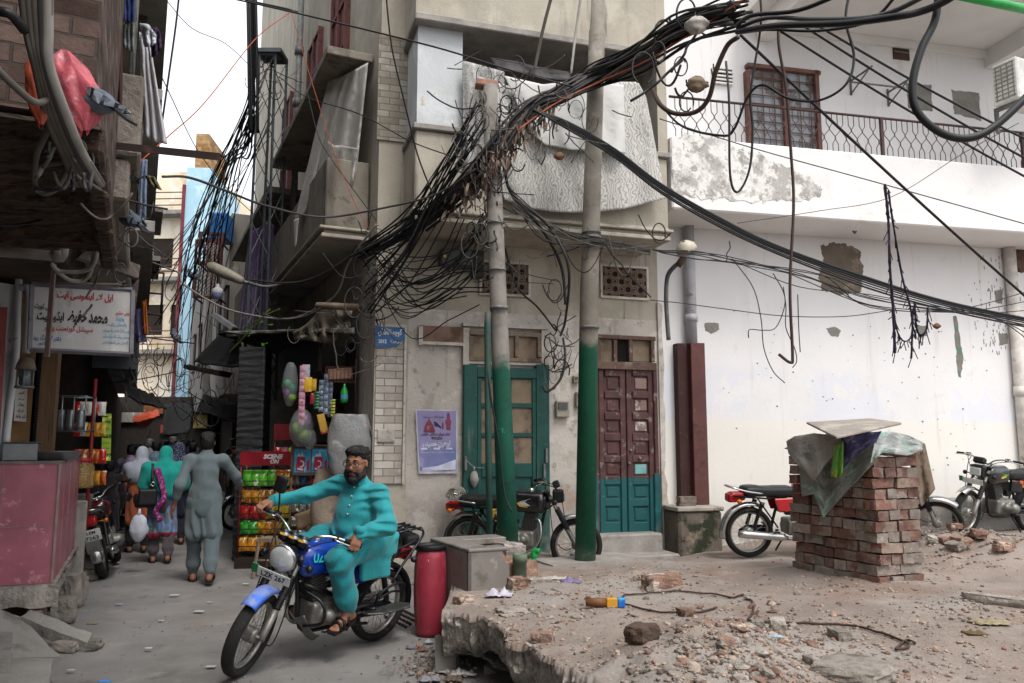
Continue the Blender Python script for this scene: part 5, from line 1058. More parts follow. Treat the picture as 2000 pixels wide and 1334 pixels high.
wire([(1010,255,7.9),(1080,205,8.1),(1170,160,8.2),(1260,120,7.7),(1390,40,7.0),(1450,0,6.6)],.008,4,'thin red orange cable running along the thick bundle',None)
for k in range(5):
 d=k*4;wire([(1040+k*8,215+d,8.0),(1110,240+d*.8,8.1),(1200,292+d*.9,8.2),(1290,360+d,8.3),(1400,424+d,8.5),(1520,482+d*.9,8.7),(1700,545+d*1.2,9.1),(1850,590+d,9.5),(2030,628+d,9.9)],(.018,.014,.009,.007,.011)[k],0,'black cable in the band sweeping across the white wall to the right edge','cables sweeping right across the white wall')
for k,(a,b)in enumerate((((1446,68,6.6),(2040,612,8.5)),((1525,61,6.),(2040,366,7.)),((1568,50,6.),(2040,330,6.9)),((1597,50,6.),(2040,290,6.8)))):
 A,B=P(*a),P(*b);wire([A,A.lerp(B,.33)+V((0,0,-.03)),A.lerp(B,.66)+V((0,0,-.03)),B],(.014,.010,.010,.010)[k],0,('thick straight black cable crossing from the knot down to the right edge','lowest of the three parallel black cables across the balcony railing','middle of the three parallel black cables across the balcony','highest of the three parallel black cables across the balcony')[k])
wire([(1834,-20,5),(1826,40,5.),(1800,95,5),(1783,160,5),(1790,215,5),(1835,258,5),(1890,270,5),(1945,245,5),(2030,165,5)],.026,0,'thickest black cable hanging in a wide loop at the right',None,10,10)
wire([(1440,62,6.5),(1520,50,6.),(1640,46,5.5),(1740,34,5.1),(1800,22,5),(1850,0,4.9),(1890,-30,4.8)],.026,0,'thick black cable curving from the knot to the top right',None,8,8)
wire([(1440,55,6.5),(1500,35,6.2),(1600,38,5.7),(1720,30,5.2),(1830,-20,4.9)],.018,1,'second thick cable curving from the knot to the top right')
wire([(1438,50,6.5),(1470,30,6.2),(1560,20,5.9),(1660,-20,5.5)],.018,0,'short thick cable leaving the knot upward')
wire([(1445,65,6.5),(1500,58,6.2),(1600,60,5.9),(1700,40,5.6),(1760,-20,5.4)],.012,0,'thin cable looping under the thick top cables')
wire([(1442,72,6.6),(1420,90,6.7),(1398,140,6.8),(1385,190,6.9),(1360,218,7.),(1320,222,7.1),(1290,205,7.2),(1275,175,7.4)],.022,3,'thick brown cable dropping in a loop from the knot',None,8,8)
wire([(1484,-20,6.3),(1486,50,6.3),(1466,180,6.3),(1470,250,6.3),(1464,330,6.3),(1441,375,6.3),(1426,340,6.3),(1424,200,6.3),(1418,120,6.4)],.010,0,'black cable hanging in a narrow loop before the balcony door',None,8)
wire([(1520,55,6.2),(1522,95,6.2),(1536,180,6.2),(1545,300,6.2),(1550,400,6.2),(1543,560,6.2),(1548,690,6.2),(1544,708,6.2),(1521,692,6.2)],.012,3,'long brown cable hanging straight with a bent end before the white wall',None,8)
wire([(1660,-20,5.9),(1652,40,5.9),(1668,110,5.9),(1652,165,5.9),(1600,196,6.),(1540,192,6.1),(1490,166,6.2),(1460,190,6.3),(1435,250,6.4),(1410,265,6.6),(1330,245,7.),(1280,190,7.3)],.011,0,'black cable looping below the knot across the balcony door',None,8)
wire([(1270,586,9.8),(1330,592,9.8),(1420,604,9.8),(1530,617,9.8),(1650,618,9.8),(1745,605,9.8)],.006,1,'thin slack wire strung level across the white wall')
wire([(1288,232,8.3),(1480,292,8.3),(1726,360,8.3),(2040,448,8.3)],.006,1,'thin straight wire crossing the white balcony front')
wire([(1440,436,9.3),(1600,412,9),(1740,385,8.7),(1880,300,8.3),(1990,240,8)],.004,1,'hair thin wire rising across the balcony to the right')
for k in range(7):wire([(1275+k*3,488+k,9.6),(1360,492+k*2+rw.uniform(-6,6),9.6),(1425,503+k*2+rw.uniform(-4,4),9.6),(1530+k*14,540+rw.uniform(-14,22),9.7),(1700,585+rw.uniform(-22,22),9.8),(1860+k*12,606+k*2,9.9),(2040,560+k*22,9.9)],.006,rw.choice((0,0,1)),'thin black wire fanning from the wall lamp to the right edge','thin wires from the wall lamp')
for k,(pts,lb)in enumerate((([(1430,505,9.5),(1470,560,9.5),(1486,620,9.5),(1492,680,9.5),(1510,725,9.5),(1533,748,9.5)],'thin black wire drooping longest down the white wall'),([(1510,534,9.5),(1530,570,9.5),(1532,600,9.5),(1515,640,9.5),(1490,645,9.5),(1464,644,9.5),(1462,660,9.5)],'thin wire curling back on the white wall'),([(1530,560,9.5),(1535,600,9.5),(1535,640,9.5),(1552,680,9.5),(1556,705,9.5),(1548,718,9.5)],'thin wire dangling beside the bent brown cable'),([(1558,575,9.5),(1560,640,9.5),(1563,688,9.5)],'short ragged string dangling by the bent brown cable'))):
 wire(pts,.006,0,lb)
M_rag=mat('frayed_tape','#2f2b3a',.9,var=.3,scale=20,layers=[('#5b4a80',9,.58,.66),('#17161a',12,.5,.6)])
for k,(pts,w_,lb)in enumerate((([(1728,360),(1735,430),(1738,520),(1744,600),(1748,690)],.04,'long frayed dark tape hanging from the thick cable'),([(1735,372),(1745,440),(1762,540),(1778,600),(1782,640),(1780,700)],.03,'frayed tape ending in a purple tatter'),([(1745,600),(1752,645),(1765,666),(1780,655),(1784,600)],.025,'frayed tape hanging in a small loop'),([(1786,590),(1790,640),(1800,656),(1810,640),(1812,600)],.03,'black tape loop hanging right of the purple tatter'))):
 g=MB();q=smooth([P(u,v,8.2)for u,v in pts],10);f=[(w_*(.5+.5*abs(nz(i*.6,k*3.))))for i in range(len(q))]
 g.tube(q,f,6,smooth=False,flat=.5)
 for i in range(0,len(q),2):g.tube([q[i],q[i]+V((rw.uniform(-.06,.06),rw.uniform(-.03,.03),rw.uniform(-.15,-.02)))],.005,4)
 tag(g.build('frayed_tape',M_rag,off=V(q[0])),lb,'tape')
for k in range(20):
 x=rw.uniform(-7,7);e=(rw.uniform(325,425),rw.uniform(560,780),rw.uniform(17,24));b_=rw.uniform(-16,16);wire([(490+x,-30,11.5),(492+x,90+k*5,11.8),(488+x,170+k*7,12.2),(488+(e[0]-488)*.38+b_*.5,330+b_,14),(488+(e[0]-488)*.72+b_,480+b_,16.5),e],rw.choice((.008,.01,.013)),rw.choice((0,0,1)),'black wire fanning down from the lattice pole over the alley','wires fanning over the alley')
for k in range(12):e=(rw.uniform(285,345),rw.uniform(470,660),rw.uniform(11,15));a=(rw.uniform(486,530),rw.uniform(140,300),12.4);wire([a,((a[0]+e[0])/2,(a[1]+e[1])/2+rw.uniform(5,40),12.5),e],rw.choice((.006,.008)),rw.choice((0,0,1)),'thin wire slung from the lattice pole across the sky to the left shops','wires slung to the left shops')
for k,u in enumerate((483,487,499)):wire([(u,-30,11.4),(u+2,70,11.4),(u+4,200,11.5),(u+rw.uniform(0,20),260,11.6)],.022,0,'thick black cable running up beside the lattice pole','thick cables by the lattice pole')
for pts,r,m,lb in(([(318,345,6.2),(370,347,6.6),(440,372,7.2),(520,402,8),(630,424,8.6),(740,408,8.5),(850,380,8.3),(930,330,8)],.012,1,'long grey hose cable swinging from the brick house to the pole'),([(735,438,9.2),(705,478,9.4),(678,520,9.7),(660,570,10),(625,598,10.3),(570,622,10.7),(500,617,11.2),(430,598,11.8),(360,556,12.5),(352,535,12.8),(330,525,13),(290,510,12)],.014,5,'pale grey cable drooping across the dark shop awning'),([(486,546,12),(560,553,11),(620,540,10),(700,490,9.4),(740,455,9)],.014,1,'dark cable running from the street lamp to the corner'),([(430,-8,9),(520,12,9),(640,40,8.8),(850,92,8.3),(990,135,8.2),(1120,170,8.2)],.010,0,'thin black cable crossing the top of the corner house'),([(545,150,10),(600,190,9.8),(700,222,9.1),(800,275,8.6),(880,305,8.3)],.007,0,'thin wire slanting over the grey gauze curtain'),([(600,180,9.6),(620,260,9.5),(640,300,9.4),(690,370,9.3),(735,430,9.1)],.006,0,'thin wire hanging past the gauze curtain'),([(752,-30,7.6),(765,90,7.8),(790,200,8),(815,300,8.2),(842,372,8.3)],.009,0,'thin black wire falling across the brick pilaster'),([(570,25,9.2),(585,80,9.2),(612,170,9.2),(650,290,9.2),(690,390,9.2),(722,450,9.2)],.005,4,'thin orange wire slanting down the alley side'),([(565,25,9),(500,75,8),(400,200,7),(330,265,6.4),(222,362,5.4)],.005,4,'thin orange wire crossing the sky to the brick house'),([(350,-10,7),(342,60,7),(325,180,7),(312,270,7)],.009,0,'black wire dropping steeply against the sky on the left'),([(280,70,6),(330,180,8),(390,300,10),(455,380,12),(510,430,12.5)],.006,0,'thin wire slanting down across the sky'),([(320,-5,8),(375,55,9),(440,85,10),(490,130,11)],.005,1,'thin kinked wire crossing the upper sky'),([(198,-20,4.7),(190,90,4.7),(188,200,4.7),(200,290,4.75),(204,360,4.75),(198,405,4.75),(186,430,4.75),(192,412,4.7),(196,300,4.7),(200,270,4.72)],.011,4,'thick orange cable hanging down the brick house'),([(-20,120,2.4),(30,170,2.5),(70,200,2.6),(100,190,2.7)],.012,2,'dusty grey cable drooping at the left edge'),([(-20,20,2.4),(20,28,2.4),(48,60,2.5)],.016,0,'thick black cable at the top left corner'),([(88,190,2.7),(98,240,2.9),(72,300,3.1),(68,355,3.5),(82,378,3.5),(110,368,3.5),(132,330,3.5),(125,318,3.5),(90,322,3.5),(72,330,3.5)],.012,2,'dusty grey cable coiled in a loop below the pink bag'),([(280,345,6),(230,365,5.6),(160,400,5.),(60,435,4.4),(-20,440,4)],.008,0,'black cable running along the rotten soffit'),([(195,430,5.3),(180,520,5.6),(120,530,5.6),(100,515,5.5)],.016,5,'thick pale cable bent under the overhang'),([(190,470,5.4),(172,540,5.8),(140,548,5.8),(110,530,5.7)],.016,5,'second pale cable bent under the overhang'),([(1078,-10,8.),(1060,60,8.1),(1040,155,8.2)],.02,2,'thick stay rope slanting up from the bundle between the poles'),([(1135,-10,8.4),(1125,60,8.4),(1115,145,8.3)],.016,5,'frayed pale rope hanging beside the steel pole'),([(1105,595,8.6),(1096,520,8.6),(1060,450,8.5),(1000,380,8.4),(985,330,8.3)],.018,0,'thick black cable hose running down to the meters'),([(990,360,8.2),(1020,400,8.3),(1070,440,8.4),(1110,520,8.5),(1105,620,9.3),(1095,655,9.9)],.016,1,'grey cable hose running from the pole to the wall meters'),([(985,480,8.3),(1010,560,8.9),(1050,600,9.4),(1085,645,9.9)],.012,0,'black cable dropping from the concrete pole to the meter wires'),([(1060,755,9.9),(1070,765,9.8),(1095,740,9.8),(1104,700,9.8),(1100,660,9.9)],.016,1,'short grey hose looping beside the green door frame'),([(1000,1000,7.9),(985,960,7.95),(975,870,8.0),(955,750,8.02),(950,660,8.03)],.008,0,'black wire tied along the foot of the concrete pole'),([(480,1,11),(560,18,10.5),(580,24,10)],.02,0,'short thick cable at the lamp bracket overhead')):
 wire(pts,r,m,lb,None,8)
for k in range(22):
 a=(rw.uniform(915,955),rw.uniform(195,330),8.15);e=(rw.uniform(705,745),rw.uniform(460,640),9.2);t=rw.uniform(8,45)
 wire([a,(a[0]*.7+e[0]*.3,a[1]*.72+e[1]*.28+t*.6,8.4),(a[0]*.35+e[0]*.65,a[1]*.36+e[1]*.64+t,8.8),e],rw.choice((.006,.008,.01)),rw.choice((0,0,0,1)),'black wire fanning from the pole head down to the house corner','wires from the pole head to the corner')
for k in range(28):
 a=(rw.uniform(715,760),rw.uniform(480,600),9.2);e=(rw.uniform(900,965),rw.uniform(400,600),8.3);dr=rw.uniform(20,110)
 wire([a,(a[0]*.66+e[0]*.34,max(a[1],e[1])*.6+min(a[1],e[1])*.4+dr*.8,9.),(a[0]*.3+e[0]*.7,(a[1]+e[1])/2+dr*.5,8.7),e],rw.choice((.005,.006,.008)),rw.choice((0,0,1)),'thin wire drooping before the wall beside the street name plate','wires drooping by the street name plate')
def tangle(n,cu,cv,su,sv,Y0,Y1,label,group,r=(.004,.006,.008),size=40,ms=(0,0,1,2),seg=4,seed=1):
 q=random.Random(seed);g=MB()
 for k in range(n):
  u,v=q.gauss(cu,su),q.gauss(cv,sv);Y=q.uniform(Y0,Y1);pts=[]
  if q.random()<.68:
   du,dv=q.gauss(0,size*1.1),q.gauss(0,size*.5);sg=q.uniform(.15,1.1)*size;fr=q.random()<.45
   for i in range(7):t=i/6;pts.append(P(u+du*t+q.gauss(0,1.2),v+dv*t+sg*4*t*(1-t)*(1 if not fr else .4)+(sg*1.3*t*t if fr else 0),Y+q.uniform(-.03,.03)))
  else:
   r0=size*q.uniform(.25,.55);a0=q.uniform(0,6.28);m_=q.uniform(.6,1.2)
   for i in range(12):t=i/11;th=a0+t*6.28*m_;rr=r0*(1+.25*math.sin(t*5+k));pts.append(P(u+rr*math.cos(th)*.75,v+rr*math.sin(th)*1.15,Y+.05*math.sin(th*.5+k)))
  g.mi=q.choice(range(len(ms)));g.tube(smooth(pts,4),q.choice(r),seg)
 c=P(cu,cv,(Y0+Y1)/2);return tag(g.build('wire_tangle',[M_w[m]for m in ms],off=c),label,'wires',None,'stuff')
tangle(64,952,240,30,62,7.85,8.15,'tangled wire wound round the head of the concrete pole','tangled wires on the concrete pole',size=42)
tangle(26,955,440,22,55,7.95,8.2,'tangled wire hanging down the upper concrete pole','tangled wires lower on the concrete pole',size=44,seed=5)
tangle(24,1080,235,50,30,8.0,8.4,'looped wire hanging under the thick bundle','looped wires under the bundle',size=40,seed=2)
tangle(14,1350,100,50,50,6.9,7.6,'coiled cable in the knot of cables at the upper right','coiled cables in the upper right knot',r=(.007,.01,.013),size=50,ms=(0,0,0,1),seed=3)
tangle(26,1095,660,16,45,9.75,9.95,'thin wire jumbled above the electric meter','jumbled wires at the meters',size=34,seed=4)
tangle(28,725,560,16,60,9.15,9.35,'wire tangled on the corner of the house above the name plate','tangled wires on the house corner',size=45,seed=6)
tangle(16,670,620,40,22,9.5,10.,'stringy wire lying over the corner shop awning','stringy wires over the awning',size=40,seed=8,ms=(1,2,2))
tangle(44,370,735,50,40,13,18,'wire in the dense web over the far alley','web of wires over the far alley',r=(.006,.009),size=50,seed=7,ms=(0,0,1,2))
tangle(26,285,690,22,40,9,12,'wire tangled above the left shops','tangled wires above the left shops',size=40,seed=9)
tangle(22,130,290,24,50,2.9,3.3,'dusty wire hanging under the pink bag','dusty wires below the pink bag',r=(.006,.008),size=40,seed=10,ms=(2,2,1))
tangle(22,235,430,26,60,5.2,6.2,'dusty wire hanging down the brick house','dusty wires down the brick house',size=45,seed=12,ms=(2,1,0))
tangle(16,1180,470,70,12,8.4,9.,'thin wire strung between the steel pole and the wall lamp','thin wires by the steel pole',size=60,seed=13)
tangle(18,520,150,18,25,12.4,12.8,'wire tangled round the top of the lattice pole','tangled wires on the lattice pole',size=30,seed=14)
for k in range(14):wire([(45+k*4,-20,2.5),(55+k*3.2,60,2.55),(72+k*2,130,2.6),(95+k*3,230,2.75),(125+k*3,300,3.0),(150+k*4,360,3.4)],.011 if k%3 else .018,rw.choice((2,2,1,5)),'dusty cable in the bunch hanging at the top left','dusty cable bunch at the top left')
for k in range(10):wire([(1270,480+k*2,9.4),(1180,474+rw.uniform(-8,12),8.6),(1080+rw.uniform(-20,20),450+rw.uniform(-10,30),8.4),(1000,400+rw.uniform(-30,30),8.2)],.006,rw.choice((0,1,2)),'thin wire slanting from the concrete pole to the wall lamp','wires between the poles and the lamp')
g=MB()
for k in range(760):
 t=clamp(rw.gauss(.5,.22));x=2.6+t*3.2;i=int(x);p=BUN[i].lerp(BUN[i+1],x-i)+V((rw.gauss(0,.05),rw.gauss(-.03,.05),rw.gauss(-.08,.09)))
 d=V((rw.uniform(-.05,.05),rw.uniform(-.03,.03),rw.uniform(-.17,.02)));w_=V((rw.uniform(-.02,.02),rw.uniform(-.02,.02),rw.uniform(-.012,.012)))
 g.add([p,p+w_,p+d*.5+w_*1.4,p+d,p+d*.6-w_*.4],[(0,1,2,3,4)])
tag(g.build('tatters',mat('fibre_tatters','#6b5a4e',.95,var=.4,scale=6,layers=[('#8b8178',7,.52,.64),('#3b2c24',5,.55,.66)])),'brown tatters of plastic and fibre caught in the cable bundle','tatters',None,'stuff')
for(u,v,Y,s_,lb,col)in((1360,165,7.0,.10,'dirty knotted plastic bag hung from the loop of thick cable','#7a6a58'),(1092,305,8.1,.055,'brown dried clump hanging on a wire between the poles','#6a4c3a'),(1360,50,6.9,.11,'torn white cloth tied into the cable knot','#a09a92'),(1525,652,9.2,.0,'',''),(1830,637,9.4,.045,'tiny brown wad hanging on a string at the white wall','#6b4a35')):
 if not s_:continue
 g=MB();g.grid(lambda a,b:V((s_*math.sin(math.pi*b)**.7*math.cos(a*6.283)*(1+.4*nz(a*4+v,b*4)),s_*.7*math.sin(math.pi*b)**.7*math.sin(a*6.283)*(1+.4*nz(a*5,b*4+u)),s_*1.6*(.5-b)*(1+.3*nz(a*6,b*3)))),18,14)
 tag(g.build('hanging_rag',mat('rag_'+col.strip('#'),col,.8,var=.25,scale=12,bump=.5),off=V((0,0,0))),lb,'rag').location=P(u,v,Y)
g=MB()
def bagf(a,b):
 t=a*6.283;r_=.095*math.sin(math.pi*clamp(.06+b*.9))**.9*(1+.45*nz(math.cos(t)*1.6,math.sin(t)*1.6,b*3)+.22*nz(math.cos(t)*5,math.sin(t)*5,b*5)+.12*math.sin(t*9+b*5)*b);return V((r_*math.cos(t)*1.0+.10*b,r_*math.sin(t)*.6,.12-.32*b+.04*nz(a*8,b*2,5)*b))
g.grid(bagf,48,24);o=g.build('plastic_bag',mat('pink_plastic','#c8606a',.35,var=.15,scale=9,alpha=.8,layers=[('#e3a0aa',9,.55,.66)],bump=.5),off=V((0,0,0)));o.location=P(122,158,2.9);tag(o,'pink plastic bag snagged on the dusty cables at the top left','bag')
g=MB();g.grid(lambda a,b:(lambda p:V((p.x*.45-.02,p.y*.5,p.z*.8)))(bagf(a,b)),36,18);o=g.build('plastic_bag',mat('orange_plastic','#a04a34',.4,alpha=.9,var=.2,bump=.5),off=V((0,0,0)));o.location=P(74,160,2.72);tag(o,'small orange plastic bag tucked left of the pink bag','bag')
def pigeon(q,yaw,s_,label):
 t=thing('pigeon',label,'pigeon',q)
 g=MB();sdf_add(g,[('e',(0,0,.02),(.11,.06,.06)),('e',(.07,0,.035),(.06,.055,.06)),('c',(.1,0,.06),(.13,0,.1),.035,.025),('e',(.145,0,.115),(.03,.024,.025)),('c',(.165,0,.112),(.19,0,.105),.008,.003)],.008,.03)
 b_=g.build('body',mat('pigeon_grey','#5c6470',.7,var=.2,scale=20,layers=[('#3a4a50',9,.56,.66)]),t,off=V((0,0,0)))
 g=MB()
 for sg in(-1,1):g.add([(.06,sg*.055,.05),(-.02,sg*.066,.065),(-.16,sg*.03,.03),(-.2,sg*.015,.015),(-.08,sg*.06,-.0)],[(0,1,2,3,4)])
 g.build('wing',mat('wing_grey','#7d858f',.7,wave=('X',5,'#1c1d22',.75,.85),layers=[('#565d66',9,.5,.6)]),t,solid=.012,off=V((0,0,0)))
 g=MB();g.add([(-.08,.03,.02),(-.08,-.03,.02),(-.24,-.035,-.03),(-.25,0,-.032),(-.24,.035,-.03)],[(0,1,2,3,4)]);g.build('tail',mat('tail_dark','#25262b',.8),t,solid=.012,off=V((0,0,0)))
 g=MB()
 for sg in(-1,1):g.tube([(.02,sg*.02,-.03),(.02,sg*.02,-.075)],.006,5);g.tube([(.0,sg*.02,-.075),(.04,sg*.02,-.078)],.004,4)
 g.build('leg',mat('pigeon_pink','#8a4a48',.8),t,off=V((0,0,0)));t.rotation_euler=(0,-.35,yaw);t.scale=(s_,)*3;return t
pigeon(P(185,205,2.9),2.9,.8,'grey pigeon with barred wings perched beside the pink bag')
pigeon(P(255,435,6.),2.6,1.,'pigeon roosting low on the brick house wires')
pigeon(P(343,660,14.),2.4,1.,'dark pigeon sitting on the wires in mid alley')
pigeon(P(376,541,18.),2.8,1.1,'pigeon flying past the pale blue tower house')
M_tyre=mat('tyre_rubber','#1c1b1a',.85,var=.25,scale=12,bump=.5,bscale=60,layers=[('#5b544c',5,.56,.72,{'a':.5})])
M_chrome=mat('worn_chrome','#b4b4b2',.22,metal=.9,var=.1,scale=10,layers=[('#7b746c',8,.6,.72,{'a':.5})])
M_alu=mat('dull_aluminium','#77756f',.45,metal=.5,var=.15,scale=10,layers=[('#4b4640',7,.54,.68,{'a':.7})])
M_blk=mat('black_enamel','#17171a',.35,var=.2,scale=6,layers=[('#3f3b37',8,.6,.72,{'a':.5})])
M_seat=mat('black_vinyl','#1a1a1c',.5,var=.2,scale=8,bump=.2,layers=[('#4a4641',6,.58,.74,{'a':.5})])
M_lens=mat('headlamp_glass','#c9cccb',.12,metal=.35,var=.15,scale=9,spec=.8)
M_redl=mat('red_lens','#8d1414',.2,var=.15);M_orl=mat('amber_lens','#b8601a',.25)
M_grip=mat('black_grip','#101010',.8)
M_plate=mat('white_plate','#b9b9b4',.5,layers=[('#8d8a84',6,.58,.7)])
M_pgreen=mat('plate_green','#1f6b44',.5)
def wheel(t,c,steer,R_=.295,spokes=28,dirty=True,w=.042):
 g=MB();pr=[(R_-.06,-w*.55),(R_-.045,-w),(R_-.02,-w*1.05),(R_-.004,-w*.6),(R_,0),(R_-.004,w*.6),(R_-.02,w*1.05),(R_-.045,w),(R_-.06,w*.55)]
 M=steer
 g.lathe(pr,(0,0,0),'y',44);g.v=[tuple(M@(V(p)+V(c)))for p in g.v];ty=g.build('wheel',M_tyre,t,off=V((0,0,0)));ty.location=(0,0,0)
 g=MB();g.lathe([(R_-.062,-w*.5),(R_-.075,-w*.45),(R_-.08,0),(R_-.075,w*.45),(R_-.062,w*.5),(R_-.056,0),(R_-.062,-w*.5)],(0,0,0),'y',40)
 g.lathe([(0,-.045),(.05,-.045),(.055,-.03),(.055,.03),(.05,.045),(0,.045)],(0,0,0),'y',18)
 for k in range(spokes):
  a=2*math.pi*k/spokes;b=a+(.5 if k%2 else-.5);s_=.03 if k%4<2 else-.03
  g.tube([V((.05*math.cos(b),s_,.05*math.sin(b))),V(((R_-.075)*math.cos(a),0,(R_-.075)*math.sin(a)))],.0022,3,cap=False)
 g.v=[tuple(M@(V(p)+V(c)))for p in g.v];g.build('rim',M_chrome if not dirty else mat('dusty_rim','#94918b',.4,metal=.6,layers=[('#6b655d',7,.55,.68)]),ty,off=V((0,0,0)))
 return ty
PAIRS={'fork_boot','indicator','grip','lever','side_cover','shock_absorber','rear_indicator','foot_peg'}
def bike(name,label,tank,side,stripes=(),steer=0.,round_light=True,rack=False,bars=True,plate=None,fplate=None,fender='chrome',word=None,cover=True,rear_fender='chrome',clocks=1,mirror=False,crash=False,footrest=False,seatlen=1.,rope=False,group=None):
 t=thing(name,label,'motorcycle',(0,0,0),group)
 ax=V((-.42,0,.9)).normalized();hp=V((.34,0,.86));I=Matrix.Identity(4)
 ST=Matrix.Translation(hp)@Matrix.Rotation(steer,4,ax)@Matrix.Translation(-hp)
 O=V((0,0,0))
 def part(mb,nm,m,par=t,st_=False,**k):
  if nm in PAIRS:
   r_=None
   for sg in(1,-1):
    h=MB();fs=[f for f in range(len(mb.f))if sum(mb.v[j][1]for j in mb.f[f])*sg>0];ids=sorted({j for f in fs for j in mb.f[f]});mp={j:i for i,j in enumerate(ids)}
    h.v=[mb.v[j]for j in ids];h.f=[tuple(mp[j]for j in mb.f[f])for f in fs];h.m=[0]*len(fs);h.sm=[mb.sm[f]for f in fs]
    if st_:h.v=[tuple(ST@V(p))for p in h.v]
    r_=h.build(nm,m,par,off=O,**k)
   return r_
  if st_:mb.v=[tuple(ST@V(p))for p in mb.v]
  return mb.build(nm,m,par,off=O,**k)
 fa,ra=V((.64,0,.295)),V((-.62,0,.295))
 wheel(t,fa,ST);wheel(t,ra,I,w=.048)
 g=MB()
 for s in(-1,1):
  y=s*.085;g.tube([fa+V((.0,y,-.02)),fa+V((-.02,y,.03)),V((.53,y,.50))],[.024,.026,.026],10);g.tube([V((.53,y,.50)),V((.35,y,.84))],.018,10)
 g.tube([fa+V((0,-.1,0)),fa+V((0,.1,0))],.014,8);f_=part(g,'fork',M_alu,st_=True)
 g=MB()
 for s in(-1,1):
  a,b=V((.545,s*.085,.48)),V((.43,s*.085,.70));n=13;pts=[];rr=[]
  for k in range(n*2+1):pts.append(a.lerp(b,k/(n*2)));rr.append(.034 if k%2 else .026)
  g.tube(pts,rr,10)
 part(g,'fork_boot',M_blk,f_,True)
 g=MB();g.box((.37,0,.80),(.06,.22,.03));g.box((.33,0,.885),(.06,.22,.025));g.tube([V((.36,0,.78)),V((.31,0,.90))],.03,10);part(g,'yoke',M_blk,f_,True,bevel=.006)
 fm={'chrome':M_chrome}.get(fender)or fender;g=MB()
 def fend(c,r_,a0,a1,hw):
  def fn(a,b):
   t_=a0+(a1-a0)*a;x=(b-.5)*2;rr=r_-.02*x*x-.02*(abs(x)>.9);return V((c[0]+rr*math.cos(t_),x*hw,c[2]+rr*math.sin(t_)))
  return fn
 g.grid(fend(fa,.345,.95,2.15,.06),24,8);part(g,'front_fender',fm,st_=True,solid=.004)
 rm={'chrome':M_chrome}.get(rear_fender)or rear_fender
 g=MB();g.grid(fend(ra,.355,1.2,3.35,.065),24,8);rfo=part(g,'rear_fender',rm,solid=.004)
 hc=V((.47,0,.82))if round_light else V((.45,0,.84));g=MB()
 if round_light:
  rt=Matrix.Rotation(math.radians(8),3,'Y')
  g.lathe([(.0,-.12),(.05,-.11),(.085,-.06),(.098,0),(.100,.02)],hc,'x',24,rot=rt);hl=part(g,'headlight',M_blk,st_=True)
  g=MB();g.lathe([(.100,.015),(.106,.02),(.106,.035),(.094,.042)],hc,'x',24,rot=rt);part(g,'chrome_ring',M_chrome,hl,True)
  g=MB();g.lathe([(.095,.04),(.08,.055),(.04,.066),(0,.07)],hc,'x',24,rot=rt);part(g,'lens',M_lens,hl,True)
 else:
  g.box(hc,(.13,.17,.15));hl=part(g,'headlight',M_blk,st_=True,bevel=.025,bseg=2)
  g=MB();g.box(hc+V((.07,0,-.01)),(.02,.14,.10));part(g,'lens',M_lens,hl,True,bevel=.015,bseg=2)
  g=MB();g.box(hc+V((-.02,0,.13)),(.08,.15,.08),Matrix.Rotation(-.4,3,'Y'));part(g,'instrument_hood',M_blk,hl,True,bevel=.015)
 g=MB()
 for s in(-1,1):g.tube([V((.40,s*.09,.78)),V((.40,s*.16,.78))],.008,6);g.ball((.41,s*.185,.78),(.03,.028,.03),10,6)
 part(g,'indicator',M_blk,st_=True)
 if clocks>1:
  g=MB()
  for s in(-.075,0,.075):g.lathe([(0,-.06),(.036,-.055),(.042,-.01),(.044,.02),(.038,.024),(0,.026)],(.40+.0*abs(s),s,.96),'z',18,rot=Matrix.Rotation(-.5,3,'Y'))
  g.v=[tuple(V(p))for p in g.v];ck=part(g,'instrument',M_blk,st_=True)
  g=MB()
  for s in(-.075,0,.075):g.lathe([(.0455,-.02),(.0455,.0)],(.40,s,.96),'z',18,rot=Matrix.Rotation(-.5,3,'Y'))
  part(g,'chrome_band',M_chrome,ck,True);g=MB()
  for s in(-.075,0,.075):g.box(V((.448,s,.965)),(.004,.04,.016),Matrix.Rotation(-.5,3,'Y'))
  part(g,'yellow_sticker',mat('yellow_sticker','#b8861f',.5),ck,True)
 g=MB()
 for s in(-1,1):g.tube(smooth([V((.31,0,.93)),V((.31,s*.06,.93)),V((.31,s*.13,.985)),V((.26,s*.24,1.01)),V((.18,s*.41,.995))],5),.011,8)
 hb=part(g,'handlebar',M_chrome,st_=True);g=MB()
 for s in(-1,1):g.tube([V((.225,s*.31,1.003)),V((.172,s*.43,.992))],.018,10);g.box((.235,s*.25,1.006),(.05,.045,.04))
 part(g,'grip',M_grip,hb,True);g=MB()
 for s in(-1,1):g.tube(smooth([V((.245,s*.24,1.0)),V((.28,s*.27,1.0)),V((.235,s*.38,.985)),V((.215,s*.43,.98))],4),.006,6)
 part(g,'lever',M_chrome,hb,True)
 if mirror:
  g=MB();g.tube(smooth([V((.23,-.25,1.02)),V((.245,-.26,1.1)),V((.25,-.28,1.18))],5),.007,6);mr_=part(g,'mirror',M_blk,st_=True)
  g=MB();sdf_add(g,[('b',(.255,-.285,1.235),(.008,.032,.05),.014)],.007,.01);part(g,'mirror_head',M_blk,mr_,True)
 g=MB();sdf_add(g,[('b',(.13,0,.775),(.12,.055,.045),.075,Matrix.Rotation(.06,3,'Y')),('e',(.20,0,.78),(.17,.125,.11)),('c',(.0,0,.78),(-.1,0,.755),.085,.055),('-b',(.12,0,.62),(.3,.045,.07),.02)],.011,.05)
 tk=part(g,'tank',tank);g=MB();g.lathe([(0,.022),(.03,.02),(.035,0),(.035,-.02)],(.14,0,.905),'z',14);part(g,'filler_cap',M_chrome,tk)
